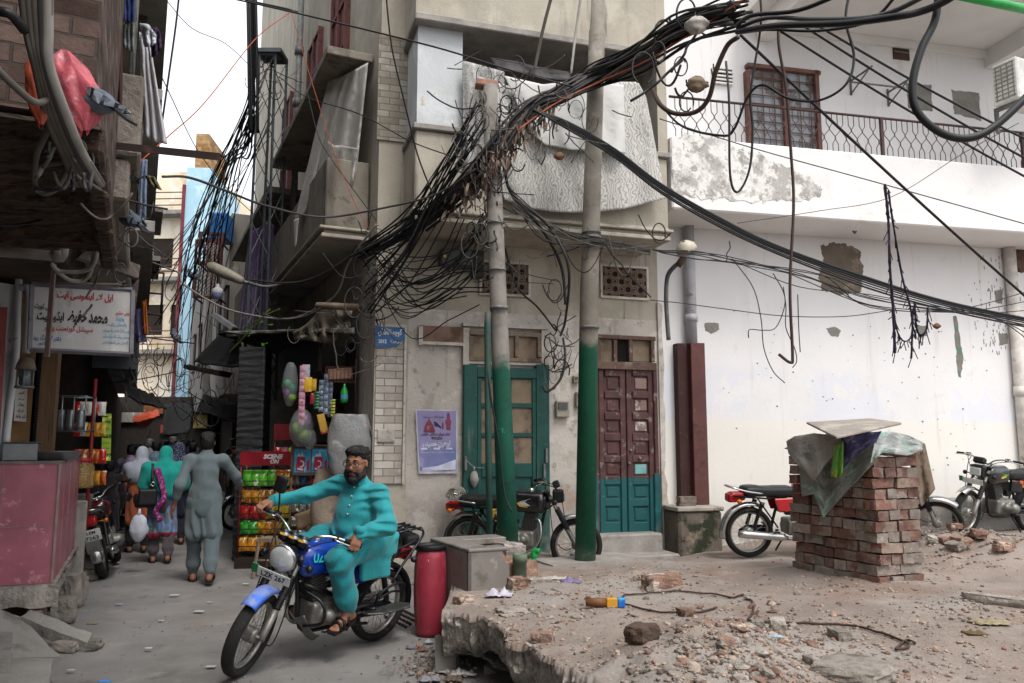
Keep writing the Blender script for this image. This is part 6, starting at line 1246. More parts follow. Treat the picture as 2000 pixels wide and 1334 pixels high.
 for(m,poly)in stripes:
  for s in(-1,1):
   g=MB();vs=[]
   for x,z in poly:
    yy=.0
    for q in range(200):
     y=.16-q*.0008
     if((x-.13)/.28)**2*0+max(abs(x-.13)-.12,0)**2+max(abs(y)-.055,0)**2+max(abs(z-.775)-.045,0)**2<.078**2 or((x-.2)/.17)**2+(y/.125)**2+((z-.78)/.11)**2<1.02:yy=y;break
    vs.append(V((x,s*(yy+.004),z)))
   g.add(vs,[tuple(range(len(vs)))[::s]]);part(g,'stripe',m,tk)
 if word:
  for s in(1,-1):
   g=MB();text(g,word[0],V((.17,s*.139,.80)),V((-s,0,-.06)).normalized()*1.,V((0,-s*.25,1)).normalized(),.085,width=.20,bold=.03,shear=.2);part(g,'tank_lettering',word[1],tk)
 g=MB();sdf_add(g,[('b',(-.40,0,.775),(.27*seatlen,.085,.018),.035),('b',(-.2,0,.76),(.1,.06,.015),.035),('e',(-.60,0,.795),(.13,.11,.05))],.014,.05);part(g,'seat',M_seat)
 g=MB()
 for s in(-1,1):g.prism([(-.08,.56),(-.30,.54),(-.36,.70),(-.10,.71)],lambda a,b,h:V((a,s*h,b)),.10,.125)
 sd_=part(g,'side_cover',side,bevel=.012)
 g=MB()
 g.tube(smooth([V((.33,0,.80)),V((.26,0,.55)),V((.22,0,.33)),V((.12,0,.22)),V((-.28,0,.22)),V((-.34,0,.34)),V((-.25,0,.70))],4),.018,8)
 for s in(-1,1):g.tube([V((-.05,s*.05,.72)),V((-.45,s*.09,.70)),V((-.84,s*.085,.73))],.012,6);g.tube([V((-.28,s*.1,.30)),V((-.62,s*.09,.295))],.016,8);g.tube([V((-.3,s*.09,.36)),V((-.55,s*.09,.70))],.01,6)
 g.tube([V((.34,0,.84)),V((0,0,.72))],.022,8);part(g,'frame',M_blk)
 g=MB();sdf_add(g,[('b',(.0,0,.36),(.15,.09,.065),.03),('c',(-.08,.10,.34),(-.08,.155,.34),.085,.075),('c',(.06,.10,.36),(.06,.15,.36),.062,.055),('c',(-.05,-.10,.35),(-.05,-.165,.35),.095,.085),('c',(.06,-.1,.37),(.06,-.145,.37),.06,.05)],.011,.025);en=part(g,'engine',M_alu)
 g=MB();rc=Matrix.Rotation(.28,3,'Y')
 for k in range(9):c=V((.09,0,.47))+rc@V((0,0,k*.021));g.box(c,(.15-.01*(k>6),.16-.012*(k>6),.008),rc)
 g.box(V((.09,0,.47))+rc@V((0,0,.08)),(.09,.1,.2),rc);g.box(V((.09,0,.47))+rc@V((0,0,.19)),(.1,.11,.035),rc);part(g,'cylinder',mat('engine_grey','#4f4d49',.6,metal=.3,var=.2),en)
 g=MB();g.tube([V((-.02,.0,.54)),V((-.12,0,.55))],.03,8);g.box((-.12,.03,.53),(.08,.07,.09));g.box((-.2,0,.6),(.14,.14,.14));part(g,'carburettor',M_blk,en,bevel=.01)
 g=MB();g.tube(smooth([V((.14,-.04,.60)),V((.24,-.06,.56)),V((.25,-.10,.38)),V((.14,-.13,.25)),V((-.08,-.14,.235)),V((-.22,-.145,.25))],5),.018,10);ex=part(g,'exhaust',M_chrome)
 g=MB();g.tube([V((-.2,-.145,.248)),V((-.28,-.148,.26)),V((-.72,-.155,.30)),V((-.80,-.157,.305)),V((-.805,-.157,.305)),V((-.79,-.157,.304))],[.02,.042,.046,.04,.02,.012],14);part(g,'muffler',M_chrome,ex)
 g=MB()
 for s in(-1,1):
  n=15;pts=[];rr=[];a,b=V((-.60,s*.105,.36)),V((-.50,s*.105,.66))
  for k in range(2*n+1):pts.append(a.lerp(b,k/(2*n)));rr.append(.028 if k%2 else .018)
  g.tube(pts,rr,8);g.tube([b-V((.01,0,.06)),b],.03,8)
 part(g,'shock_absorber',M_blk)
 if cover:g=MB();g.prism([(-.28,.26),(-.62,.24),(-.72,.30),(-.62,.36),(-.28,.36)],lambda a,b,h:V((a,h,b)),.075,.105);part(g,'chain_cover',M_blk,bevel=.015)
 g=MB()
 for s in(-1,1):g.tube([V((-.05,s*.1,.26)),V((-.05,s*.25,.27))],.016,8);g.tube([V((-.33,s*.1,.33)),V((-.36,s*.22,.36))],.013,8)
 g.tube(smooth([V((-.0,.16,.28)),V((.08,.17,.25)),V((.14,.19,.27))],4),.008,6);g.tube([V((-.12,.1,.24)),V((-.2,.18,.03))if not rack else V((-.38,.13,.22))],.012,6);part(g,'foot_peg',M_blk)
 if footrest:
  g=MB();g.prism([(-.30,.13),(-.72,.12),(-.78,.2),(-.72,.27),(-.42,.26),(-.30,.2)],lambda a,b,h:V((a,b,h+.02*(-a-.5))),.315,.33);part(g,'foot_board',mat('worn_plate_metal','#4c4d4b',.35,metal=.6,layers=[('#8b8985',7,.56,.7)]),bevel=.006)
  g=MB();g.tube(smooth([V((-.45,.13,.36)),V((-.46,.15,.44)),V((-.6,.16,.50)),V((-.74,.15,.48)),V((-.75,.13,.38))],5),.011,6);g.tube(smooth([V((-.47,.14,.40)),V((-.6,.15,.44)),V((-.73,.14,.42))],5),.009,6);part(g,'sari_guard',M_blk)
 if crash:
  g=MB();g.tube(smooth([V((.24,.05,.55)),V((.18,.2,.48)),V((.16,.2,.34)),V((.2,.05,.28))],5),.012,6);g.tube([V((.26,.06,.60)),V((.02,.12,.50))],.016,8);part(g,'crash_bar',M_blk)
  g=MB();g.grid(lambda a,b:V((.25-.22*a,(b-.5)*.20*(1-.5*a),.38-.20*math.sin(a*1.5)-.05*(1-abs(b-.5)*2))),8,8);part(g,'belly_guard',M_alu,solid=.006)
 g=MB();sdf_add(g,[('b',(-.84,0,.70),(.03,.05,.025),.025),('b',(-.77,0,.72),(.06,.04,.02),.03)],.01,.02);tl=part(g,'tail_light',M_redl)
 g=MB()
 for s in(-1,1):g.tube([V((-.78,s*.05,.69)),V((-.8,s*.15,.68))],.007,6);g.ball((-.805,s*.165,.68),(.032,.026,.026),10,6)
 part(g,'rear_indicator',M_blk if rack else M_orl)
 g=MB();g.tube(smooth([V((-.5,.12,.76)),V((-.7,.13,.79)),V((-.86,.1,.83)),V((-.9,0,.84)),V((-.86,-.1,.83)),V((-.7,-.13,.79)),V((-.5,-.12,.76))],5),.011,8);part(g,'grab_rail',M_chrome if not rack else M_blk)
 if rack:
  g=MB();z=.90
  for y in(-.10,-.035,.035,.10):g.tube([V((-.62,y,z)),V((-.92,y*.9,z+.02))],.009,6)
  for x in(-.63,-.78,-.92):g.tube([V((x,-.12,z+.004)),V((x,.12,z+.004))],.011,6)
  for s in(-1,1):g.tube(smooth([V((-.62,s*.115,z)),V((-.66,s*.12,.80)),V((-.55,s*.11,.62))],4),.012,6);g.tube(smooth([V((-.92,s*.1,z+.02)),V((-.94,s*.11,.85)),V((-.76,s*.11,.66)),V((-.62,s*.12,.5))],4),.011,6)
  part(g,'luggage_rack',M_blk);g=MB();g.box((-.84,0,.82),(.16,.22,.1));part(g,'tool_bag',M_seat,bevel=.03,bseg=2)
 pq=None
 if plate:
  c=V((-.95,0,.55));rt=Matrix.Rotation(-.35,3,'Y');xd,yd=V((0,-1,0)),rt@V((0,0,1));nn=xd.cross(yd)
  g=MB();g.box(c,(.006,.20,.15),rt);pq=part(g,'number_plate',M_plate,bevel=.006)
  g=MB();text(g,plate[0],c+nn*.004+yd*.038,xd,yd,.052,width=.09,bold=.02);text(g,plate[1],c+nn*.004-yd*.03,xd,yd,.062,width=.14,bold=.02);part(g,'plate_lettering',M_ink,pq)
  g=MB();g.box(c+xd*-.085+nn*.0045,(.002,.03,.145),rt);part(g,'green_band',M_pgreen,pq)
  g=MB();g.box((-.99,0,.42),(.006,.15,.15),rt);part(g,'mud_flap',M_alu)
 if fplate:
  c=V((.56,0,.70));rt=Matrix.Rotation(.25,3,'Y');xd,yd=V((0,1,0)),rt@V((0,0,1));nn=xd.cross(yd)
  g=MB();g.box(c,(.006,.26,.075),rt);pq=part(g,'number_plate',M_plate,st_=True,bevel=.006)
  g=MB();text(g,fplate,c+nn*.005,xd,yd,.055,width=.19,bold=.025);g.v and part(g,'plate_lettering',M_ink,pq,True)
  g=MB();g.box(c+V((.0,-.15,.01)),(.008,.05,.07),rt);part(g,'green_band',M_pgreen,pq,True)
 g=MB()
 for s in(-1,1):g.tube(smooth([V((.23,s*.26,.99)),V((.40,s*.16,.95)),V((.44,s*.09,.84)),V((.36,s*.07,.72)),V((.22,s*.05,.66))],6),.005,5)
 g.tube(smooth([V((.25,-.2,1.)),V((.46,-.13,.9)),V((.52,-.11,.6)),V((.60,-.1,.36))],6),.005,5);g.tube(smooth([V((.64,.08,.28)),V((.52,.12,.22)),V((.40,.10,.34)),V((.36,.08,.6)),V((.36,.07,.8))],6),.005,5)
 part(g,'control_cable',M_grip,st_=True)
 if rope:
  g=MB()
  for k in range(4):g.tube([V((-.80+.012*k,.02,.84))+V((.075*math.cos(q*.42),.03*k-.05,.075*math.sin(q*.42)))for q in range(16)],.009,6)
  part(g,'rope_coil',mat('pale_rope','#8d8a80',.8))
 return t
def pose(o,x,y,z,heading,lean=0.,pitch=0.):
 o.rotation_mode='QUATERNION'
 m=Matrix.Rotation(heading,4,'Z')@Matrix.Rotation(pitch,4,'Y')@Matrix.Rotation(lean,4,'X')
 o.location=(x,y,z);o.rotation_quaternion=m.to_quaternion()
def gloss(n,c,dirt='#6a635b',**k):return mat(n,c,.25,var=.1,scale=5,spec=.6,coat=.5,layers=[(dirt,7,.6,.74,{'a':.4})],**k)
M_blue=gloss('blue_tank_paint','#123a9c');M_bluef=mat('scuffed_blue_fender','#3d66c0',.4,var=.2,scale=6,layers=[('#7d8398',5,.46,.62,{'a':.85}),('#7a5a5a',9,.64,.7)])
RIDER_BIKE=bike('motorcycle','blue motorcycle ridden by the bearded man in turquoise',M_blue,M_blue,steer=math.radians(27),rack=True,fplate='LZK 267',fender=M_bluef,rear_fender=M_blk,word=('UZUK',mat('turquoise_decal','#2fb0a8',.5)),clocks=3,mirror=True,crash=True,footrest=True)
rb_head=math.atan2(-.817,-.576)
RB=dict(x=-1.50,y=6.31,z=.0,heading=rb_head,lean=math.radians(-9))
pose(RIDER_BIKE,**RB)
YL,OR_,SV=mat('yellow_decal','#c9a32a',.4),mat('orange_decal','#c0602a',.4),mat('silver_decal','#a3a6a8',.35)
st_black=[(SV,[(.30,.80),(.16,.83),(.02,.79),(.06,.75),(.2,.745),(.29,.77)]),(YL,[(.0,.78),(.03,.74),(.13,.725),(.11,.735),(.03,.79)]),(OR_,[(.1,.735),(.3,.755),(.31,.77),(.12,.75)])]
M_bt=gloss('black_tank_paint','#141416')
B2=bike('motorcycle','black motorcycle with yellow decals parked behind the two poles',M_bt,mat('yellow_black_panel','#b8942e',.4,layers=[('#17171a',6,.5,.54),('#a8a8a8',9,.6,.64)]),st_black,steer=.25,round_light=False,rope=True)
a,b=P(935,1095,9.55),P(1108,1110,9.25)
pose(B2,(a.x+b.x)/2,(a.y+b.y)/2,.18,math.atan2(b.y-a.y,b.x-a.x),.12)
M_rt=gloss('red_tank_paint','#a8161f')
B3=bike('motorcycle','red motorcycle with chrome fenders parked left of the brick stack',M_rt,M_rt,[(mat('green_decal','#2d8a4a',.4),[(.0,.74),(.2,.76),(.3,.80),(.1,.77)]),(SV,[(.02,.73),(.2,.745),(.3,.78),(.16,.757)])],round_light=False,steer=-.1)
c=P(1465,1088,9.6);pose(B3,c.x+.61,c.y+.12,c.z-.005,.12,math.radians(6))
M_gt=gloss('black_green_tank_paint','#15181a')
B4=bike('motorcycle','black motorcycle with green flame decals facing the street at the right edge',M_gt,mat('black_orange_panel','#17181a',.35,layers=[('#b8582a',5,.58,.6)]),[(mat('lime_decal','#4f9a2f',.4),[(.0,.79),(.1,.75),(.3,.77),(.2,.81)]),(YL,[(.03,.76),(.12,.74),(.26,.75),(.14,.77)])],round_light=False,steer=.15,fplate=' ')
a=P(1882,1045,10.6);hd=math.atan2(-.42,-.9);pose(B4,a.x+.62,a.y+.29,a.z,hd,math.radians(-6))
B5=bike('motorcycle','motorcycle mostly hidden behind the brick stack, chrome front fender showing',gloss('dark_tank_paint','#22242a'),M_blk,round_light=False,steer=-.5)
a=P(1835,1062,9.9);pose(B5,a.x-.66,a.y+.05,a.z-.03,.02,math.radians(12))
B6=bike('motorcycle','dark red motorcycle seen from behind leaning beside the pink counter',gloss('dark_red_tank_paint','#4a141c'),M_blk,steer=.35,round_light=False,plate=('LEM','7263'))
a=G(212,1128,0);hd=math.atan2(.92,-.36);pose(B6,a.x+.62*math.cos(hd)-.05,a.y+.62*math.sin(hd),0,hd,math.radians(-14))
B7=bike('motorcycle','dark motorcycle under the boy in the lilac shirt',gloss('black_tank_paint','#141416'),M_blk,round_light=True)
a=G(246,1075,0);pose(B7,a.x-.35,a.y+.75,0,math.atan2(.93,.2),math.radians(4))
B8=bike('motorcycle','motorcycle parked facing the street between the grey man and the snack rack',gloss('maroon_tank_paint','#3a1016'),M_blk,round_light=True,steer=-.2)
a=G(452,1035,0);pose(B8,a.x+.15,a.y+.62,0,math.atan2(-.95,-.25),math.radians(-5))
M_skin=mat('brown_skin','#8a5f49',.55,var=.08,scale=12,spec=.35);M_skin2=mat('tan_skin','#7a5340',.6,var=.08,scale=12)
M_hair=mat('black_hair','#0d0b0b',.55,var=.3,scale=40,bump=.6,bscale=90,stretch=(1,1,.3))
M_sandal=mat('dark_leather','#1d1614',.5);M_eye=mat('eye_white','#b5aea6',.3);M_iris=mat('dark_iris','#120b08',.15);M_lip=mat('lip_tone','#6d3f38',.5)
def fab(n,c,c2=None,**k):return mat(n,c,.9,var=.07,scale=7,sheen=.15,bump=.55,bscale=9,stretch=(1.3,1.3,.55),layers=[(c2 or c,2.5,.5,.7,{'a':.5})],**k)
def face(prims,M,f=1.):
 """head modelled round its centre; M places it"""
 Rm=M.to_3x3();p=lambda x,y,z:M@V((x*f,y*f,z*f))
 prims+=[('e',p(-.012,0,.025),(.098*f,.076*f,.098*f),Rm,.03),('e',p(.022,0,-.045),(.074*f,.062*f,.078*f),Rm,.035),('e',p(.055,0,-.095),(.034*f,.032*f,.022*f),Rm,.025),('c',p(.086,0,.02),p(.108,0,-.022),.011*f,.0155*f,.014),('e',p(.083,.030,.030),(.016*f,.026*f,.009*f),Rm,.018),('e',p(.083,-.030,.030),(.016*f,.026*f,.009*f),Rm,.018),('e',p(.065,.040,-.022),(.022*f,.020*f,.020*f),Rm,.02),('e',p(.065,-.040,-.022),(.022*f,.020*f,.020*f),Rm,.02),('e',p(.088,0,-.062),(.013*f,.024*f,.008*f),Rm,.010),('e',p(-.005,.078,-.008),(.018*f,.010*f,.032*f),Rm,.008),('e',p(-.005,-.078,-.008),(.018*f,.010*f,.032*f),Rm,.008)]
 prims+=[('-e',p(.101,.031,.010),(.018*f,.019*f,.011*f),Rm),('-e',p(.101,-.031,.010),(.018*f,.019*f,.011*f),Rm)]
def eyes(M,par,f=1.):
 g=MB();h=MB()
 for s in(-1,1):
  g.ball(M@V((.076*f,s*.031*f,.009*f)),.0125*f,12,8);h.ball(M@V((.0855*f,s*.031*f,.009*f)),(.0048*f,)*3,8,6)
 e=g.build('eyes',M_eye,par,off=V((0,0,0)));h.build('iris',M_iris,e,off=V((0,0,0)))
 h=MB()
 for s in(-1,1):h.tube([M@V((.094*f,s*.012*f,.036*f)),M@V((.097*f,s*.03*f,.042*f)),M@V((.082*f,s*.052*f,.036*f))],[.005*f,.0065*f,.004*f],6)
 h.build('eyebrow',M_hair,par,off=V((0,0,0)))
def hairp(M,f=1.,beard=False,long_=0.):
 Rm=M.to_3x3();p=lambda x,y,z:M@V((x*f,y*f,z*f))
 q=[('e',p(-.022,0,.034),(.094*f,.080*f,.096*f),Rm,.03),('e',p(-.05,0,-.01),(.07*f,.078*f,.085*f),Rm,.03),('c',p(.055,-.035,.098),p(.062,.03,.095),.026*f,.024*f,.025),('c',p(.02,-.055,.085),p(-.06,-.05,.08),.03*f,.03*f,.03),('c',p(.02,.055,.08),p(-.06,.05,.08),.026*f,.03*f,.03),('-e',p(.105,0,-.02),(.085*f,.062*f,.100*f),Rm),('-e',p(0,.09,-.02),(.03*f,.02*f,.04*f),Rm),('-e',p(0,-.09,-.02),(.03*f,.02*f,.04*f),Rm),('-b',p(0,0,-.16),(.2*f,.2*f,.065*f),0,Rm)]
 return q
def beardp(M,f=1.):
 Rm=M.to_3x3();p=lambda x,y,z:M@V((x*f,y*f,z*f))
 return[('c',p(.0,.074,-.02),p(.03,.066,-.085),.013*f,.022*f,.02),('c',p(.0,-.074,-.02),p(.03,-.066,-.085),.013*f,.022*f,.02),('c',p(.03,.06,-.085),p(.075,.015,-.118),.026*f,.034*f,.02),('c',p(.03,-.06,-.085),p(.075,-.015,-.118),.026*f,.034*f,.02),('e',p(.068,0,-.118),(.042*f,.040*f,.042*f),Rm,.02),('c',p(.100,.004,-.048),p(.082,.040,-.062),.008*f,.009*f,.008),('c',p(.100,-.004,-.048),p(.082,-.040,-.062),.008*f,.009*f,.008),('c',p(.082,.04,-.06),p(.06,.05,-.10),.01*f,.02*f,.015),('c',p(.082,-.04,-.06),p(.06,-.05,-.10),.01*f,.02*f,.015),('-e',p(.108,0,-.066),(.02*f,.022*f,.009*f),Rm)]
def hand(prims,w,A,F,U,curl=1.,k=.008):
 """w wrist; A thumb side -> little finger, F wrist -> knuckles, U back of the hand"""
 w,A,F,U=V(w),V(A).normalized(),V(F).normalized(),V(U).normalized()
 for a in(-.028,-.009,.010,.027):prims.append(('c',w+A*a*.6+F*.008,w+A*a+F*.078,.0165,.0125,.018))
 for i,(a,l)in enumerate(((-.030,.9),(-.010,1.),(.010,.95),(.028,.75))):
  p=w+A*a+F*.085;th=[.35*curl,1.25*curl,2.1*curl];ln=[.040*l,.026*l,.020*l];r=[.0098,.0088,.0078,.0068]
  for j in range(3):
   d=F*math.cos(th[j])-U*math.sin(th[j])+A*(.04*(i-1.5));q=p+d*ln[j];prims.append(('c',p,q,r[j],r[j+1],.005));p=q
 b=w-A*.026+F*.022-U*.006;m_=b-A*.022+F*.026-U*.014*curl;t=m_+F*.026+A*.012*curl-U*.014*curl
 prims+=[('c',b,m_,.0135,.011,.012),('c',m_,t,.0105,.0085,.006)]
def foot(prims,ank,d,tilt=0.,f=1.):
 d=V(d).normalized();a=V(ank);dn=V((0,0,-1));heel=a-d*.045*f+dn*.055*f;ball_=a+d*.105*f+dn*(.062*f+tilt*.05);s=V((-d.y,d.x,0))
 prims+=[('c',a,heel,.036*f,.030*f,.03),('c',a+dn*.01,ball_,.034*f,.022*f,.03),('c',heel,ball_,.028*f,.026*f,.03)]
 for i,o in enumerate((-.030,-.013,.002,.015,.027)):prims.append(('c',ball_+s*o*f,ball_+s*o*1.15*f+d*(.050-.006*abs(i-1))*f+dn*.006,.0125*f,.009*f,.006))
 return heel,ball_
def sandal(par,heel,ball_,d,f=1.,m=None):
 d=V(d).normalized();s=V((-d.y,d.x,0));c0=V(heel)-d*.03;c1=V(ball_)+d*.065;zz=V((0,0,-.030));g=MB();n=10
 top=[c0.lerp(c1,t)+s*(.042*f*(.8+.3*math.sin(math.pi*t*.9)))*sg+zz for sg in(1,-1)for t in([i/n for i in range(n+1)]if sg>0 else[1-i/n for i in range(n+1)])]
 k=len(top);g.add(top+[p+V((0,0,-.016))for p in top],[tuple(range(k)),tuple(range(2*k-1,k-1,-1))]+[(i,k+i,k+(i+1)%k,(i+1)%k)for i in range(k)])
 for t,h in((.42,.055),(.62,.045),(.78,.034)):
  c=c0.lerp(c1,t);g.tube([c+s*.045*f+zz,c+s*.034*f+V((0,0,h*.55)),c+V((0,0,h*.75)),c-s*.034*f+V((0,0,h*.55)),c-s*.045*f+zz],.009,6,flat=1.4)
 return g.build('sandal',m or M_sandal,par,off=V((0,0,0)))
def wrinkle(a=.006,sc=9.,st=.5):
 def d(p):
  n1=nz(p.x*sc,p.y*sc,p.z*sc*st);n2=nz(p.x*sc*2.3+5,p.y*sc*2.3,p.z*sc*st*2.3)
  return V((n1,nz(p.y*sc,p.z*sc*st,p.x*sc+3),0))*a+V((n2,n2*.6,n1*.4))*a*.5
 return d
def creases(g,strokes,m,par,r=.006):
 pass
def rider():
 t=thing('person','bearded man in glasses and turquoise shalwar kameez riding the blue motorcycle','person')
 ax=V((-.42,0,.9)).normalized();hp=V((.34,0,.86));ST=Matrix.Translation(hp)@Matrix.Rotation(math.radians(27),4,ax)@Matrix.Translation(-hp)
 gl,gr=ST@V((.195,.385,1.0)),ST@V((.195,-.385,1.0))
 axL=((ST@V((.172,.43,.992)))-(ST@V((.225,.31,1.003)))).normalized();axR=((ST@V((.172,-.43,.992)))-(ST@V((.225,-.31,1.003)))).normalized()
 lsh,rsh=V((-.23,.225,1.27)),V((-.145,-.135,1.28));lel,rel=V((-.175,.40,1.06)),V((.035,-.30,1.165))
 FL=V((.80,-.45,-.25));FL=(FL-axL*FL.dot(axL)).normalized();UL=axL.cross(FL);UL=UL if UL.z>0 else-UL
 FRr=V((.85,-.25,-.2));FRr=(FRr-axR*FRr.dot(axR)).normalized();UR=axR.cross(FRr);UR=UR if UR.z>0 else-UR
 lw,rwv=gl-FL*.072+UL*.030,gr-FRr*.072+UR*.030
 hips=V((-.31,.03,.86));nk=V((-.165,.05,1.36));HM=Matrix.Translation((-.11,.055,1.485))@Matrix.Rotation(math.radians(24),4,'Z')@Matrix.Rotation(.16,4,'Y')@Matrix.Rotation(math.radians(4),4,'X')
 lh,rh=hips+V((.02,.11,0)),hips+V((.02,-.11,0));lk,rk=V((.10,.225,.80)),V((.13,-.2,.78));la,ra_=V((-.075,.215,.395)),V((-.04,-.215,.39))
 lt,rt=V((.98,.12,-.25)),V((.98,-.1,-.2))
 pr=[('c',hips,V((-.22,.045,1.2)),.12,.12),('c',lsh,rsh,.06,.06),('c',V((-.2,.045,1.25)),nk,.09,.056),('c',nk,HM@V((-.02,0,-.03)),.056,.055)]
 for a,b,c in((lsh,lel,lw),(rsh,rel,rwv)):pr+=[('c',a,b,.05,.04),('c',b,c,.042,.027)]
 for a,b,c in((lh,lk,la),(rh,rk,ra_)):pr+=[('c',a,b,.085,.06),('c',b,c,.06,.035)]
 face(pr,HM);hand(pr,lw,axL,FL,UL,1.12);hand(pr,rwv,axR,FRr,UR,1.12);h1=foot(pr,la,lt,.3);h2=foot(pr,ra_,rt,.3)
 g=MB();sdf_add(g,pr,.0058,.022);body=g.build('body',M_skin,t,off=V((0,0,0)))
 g=MB();sdf_add(g,hairp(HM),.007,.02,lambda p:V((nz(p.x*55,p.y*55,p.z*25),nz(p.y*50,p.z*50,3),nz(p.x*40,p.y*60,p.z*30)))*.011);g.build('hair',M_hair,t,off=V((0,0,0)))
 g=MB();sdf_add(g,beardp(HM),.006,.02,lambda p:V((nz(p.x*60,p.y*60,p.z*60),nz(p.y*60,p.z*50,3),0))*.004);g.build('beard',M_hair,t,off=V((0,0,0)))
 eyes(HM,t)
 g=MB();g.tube([HM@V((.094,-.02,-.067)),HM@V((.099,0,-.065)),HM@V((.094,.02,-.067))],[.004,.0065,.004],6);g.build('lips',M_lip,t,off=V((0,0,0)))
 g=MB()
 for s in(-1,1):
  c=V((.108,s*.034,.008));pts=[c+V((-.006*abs(math.cos(k*.3927))*0-.010*(k in(7,8,9)and 0),.029*math.cos(k*.3927),.019*math.copysign(abs(math.sin(k*.3927))**.7,math.sin(k*.3927))))for k in range(17)]
  g.tube([HM@p for p in pts],.0023,6);g.tube([HM@V((.106,s*.063,.014)),HM@V((.06,s*.079,.016)),HM@V((.0,s*.083,.012))],.0024,6)
 g.tube([HM@V((.11,-.006,.012)),HM@V((.114,0,.015)),HM@V((.11,.006,.012))],.0025,6);g.build('spectacles',M_grip,t,off=V((0,0,0)))
 tq=fab('turquoise_cotton','#21868b','#187278');tq2=fab('turquoise_shalwar','#18797f','#116268')
 kz=[('c',hips+V((-.02,0,.02)),V((-.22,.045,1.16)),.165,.145),('c',lsh+V((0,-.02,-.01)),rsh+V((0,.02,-.01)),.070,.070),('c',V((-.2,.045,1.24)),nk+V((0,0,-.01)),.125,.07),('e',V((-.17,.05,1.08)),(.145,.175,.19)),('e',V((-.19,.04,.95)),(.175,.175,.13)),('c',lsh,lel,.070,.058),('c',lel,lw-FL*.005,.058,.043),('c',lel+V((.01,.0,.01)),lel.lerp(lw,.5),.058,.054),('c',rsh,rel,.070,.058),('c',rel,rwv-FRr*.005,.057,.041),('c',hips+V((.02,.12,.02)),V((-.05,.2,.86)),.12,.09),('c',hips+V((.02,-.12,.02)),V((-.05,-.19,.86)),.12,.09),('b',V((-.30,.205,.76)),(.13,.012,.14),.018,Matrix.Rotation(.12,3,'X'),.05),('b',V((-.44,.06,.86)),(.05,.15,.06),.03,None,.05),('-c',nk+V((.03,0,.06)),HM@V((0,0,-.08)),.058,.05)]
 W1=wrinkle(.0095,8.5,.75)
 def kd(p):
  w=W1(p);dl=min((V(p)-lel).length,(V(p)-rel).length,(V(p)-lsh).length,(V(p)-rsh).length)
  r_=.019*math.sin(62*(p.x*.35+p.y*.5-p.z)+4*nz(p.x*5,p.y*5,p.z*5))*max(0,1-dl/.24)+.014*math.sin(44*(p.z+.7*p.x+.5*p.y)+5*nz(p.x*4,p.y*4,p.z*4))*max(0,1-abs(p.z-.95)/.16)
  return w+V((r_*.7,r_*.7,0))
 g=MB();sdf_add(g,kz,.0095,.05,kd);g.build('kameez',tq,t,off=V((0,0,0)))
 g=MB();sdf_add(g,[('c',lh,lk,.125,.092),('c',lk,la.lerp(lk,.25),.092,.08),('c',la.lerp(lk,.3),la+V((0,0,.03)),.08,.06),('c',rh,rk,.135,.105),('c',rk,ra_+V((0,0,.03)),.10,.066),('c',hips,hips+V((.1,0,0)),.14,.13)],.0095,.05,lambda p:W1(p)+V((.6,.6,0))*(.018*math.sin(50*(p.z*.55+p.x)+5*nz(p.x*5,p.y*5,p.z*4))*max(0,1-abs((V(p)-lk).length-.05)/.3)));g.build('shalwar',tq2,t,off=V((0,0,0)))
 g=MB();Rk=HM.to_3x3();cn=V((-.155,.052,1.345));ring=[]
 for k in range(21):
  a=.35+k*(6.283-.7)/20;ring.append(cn+Matrix.Rotation(.42,3,'Z')@V((.066*math.cos(a),.066*math.sin(a),-.030*math.cos(a))))
 g.tube(ring,.012,8,flat=1.6);g.build('collar',tq,t,off=V((0,0,0)))
 g=MB();dd=Matrix.Rotation(.42,3,'Z')
 for k in range(4):q=V((-.17,.05,1.30-.066*k))+dd@V((.092+.030*k-.003*k*k,.0,0));g.ball(q,.0075,8,6)
 g.build('button',M_eye,t,off=V((0,0,0)))
 g=MB();g.tube([lw-FL*.05,lw+FL*.004],[.050,.046],14);g.tube([rwv-FRr*.05,rwv+FRr*.004],[.047,.043],14);g.build('cuff',tq,t,off=V((0,0,0)))
 for(hh,bb),d in((h1,lt),(h2,rt)):sandal(t,hh,bb,V((d.x,d.y,0)))
 return t
RD=rider();pose(RD,**RB)
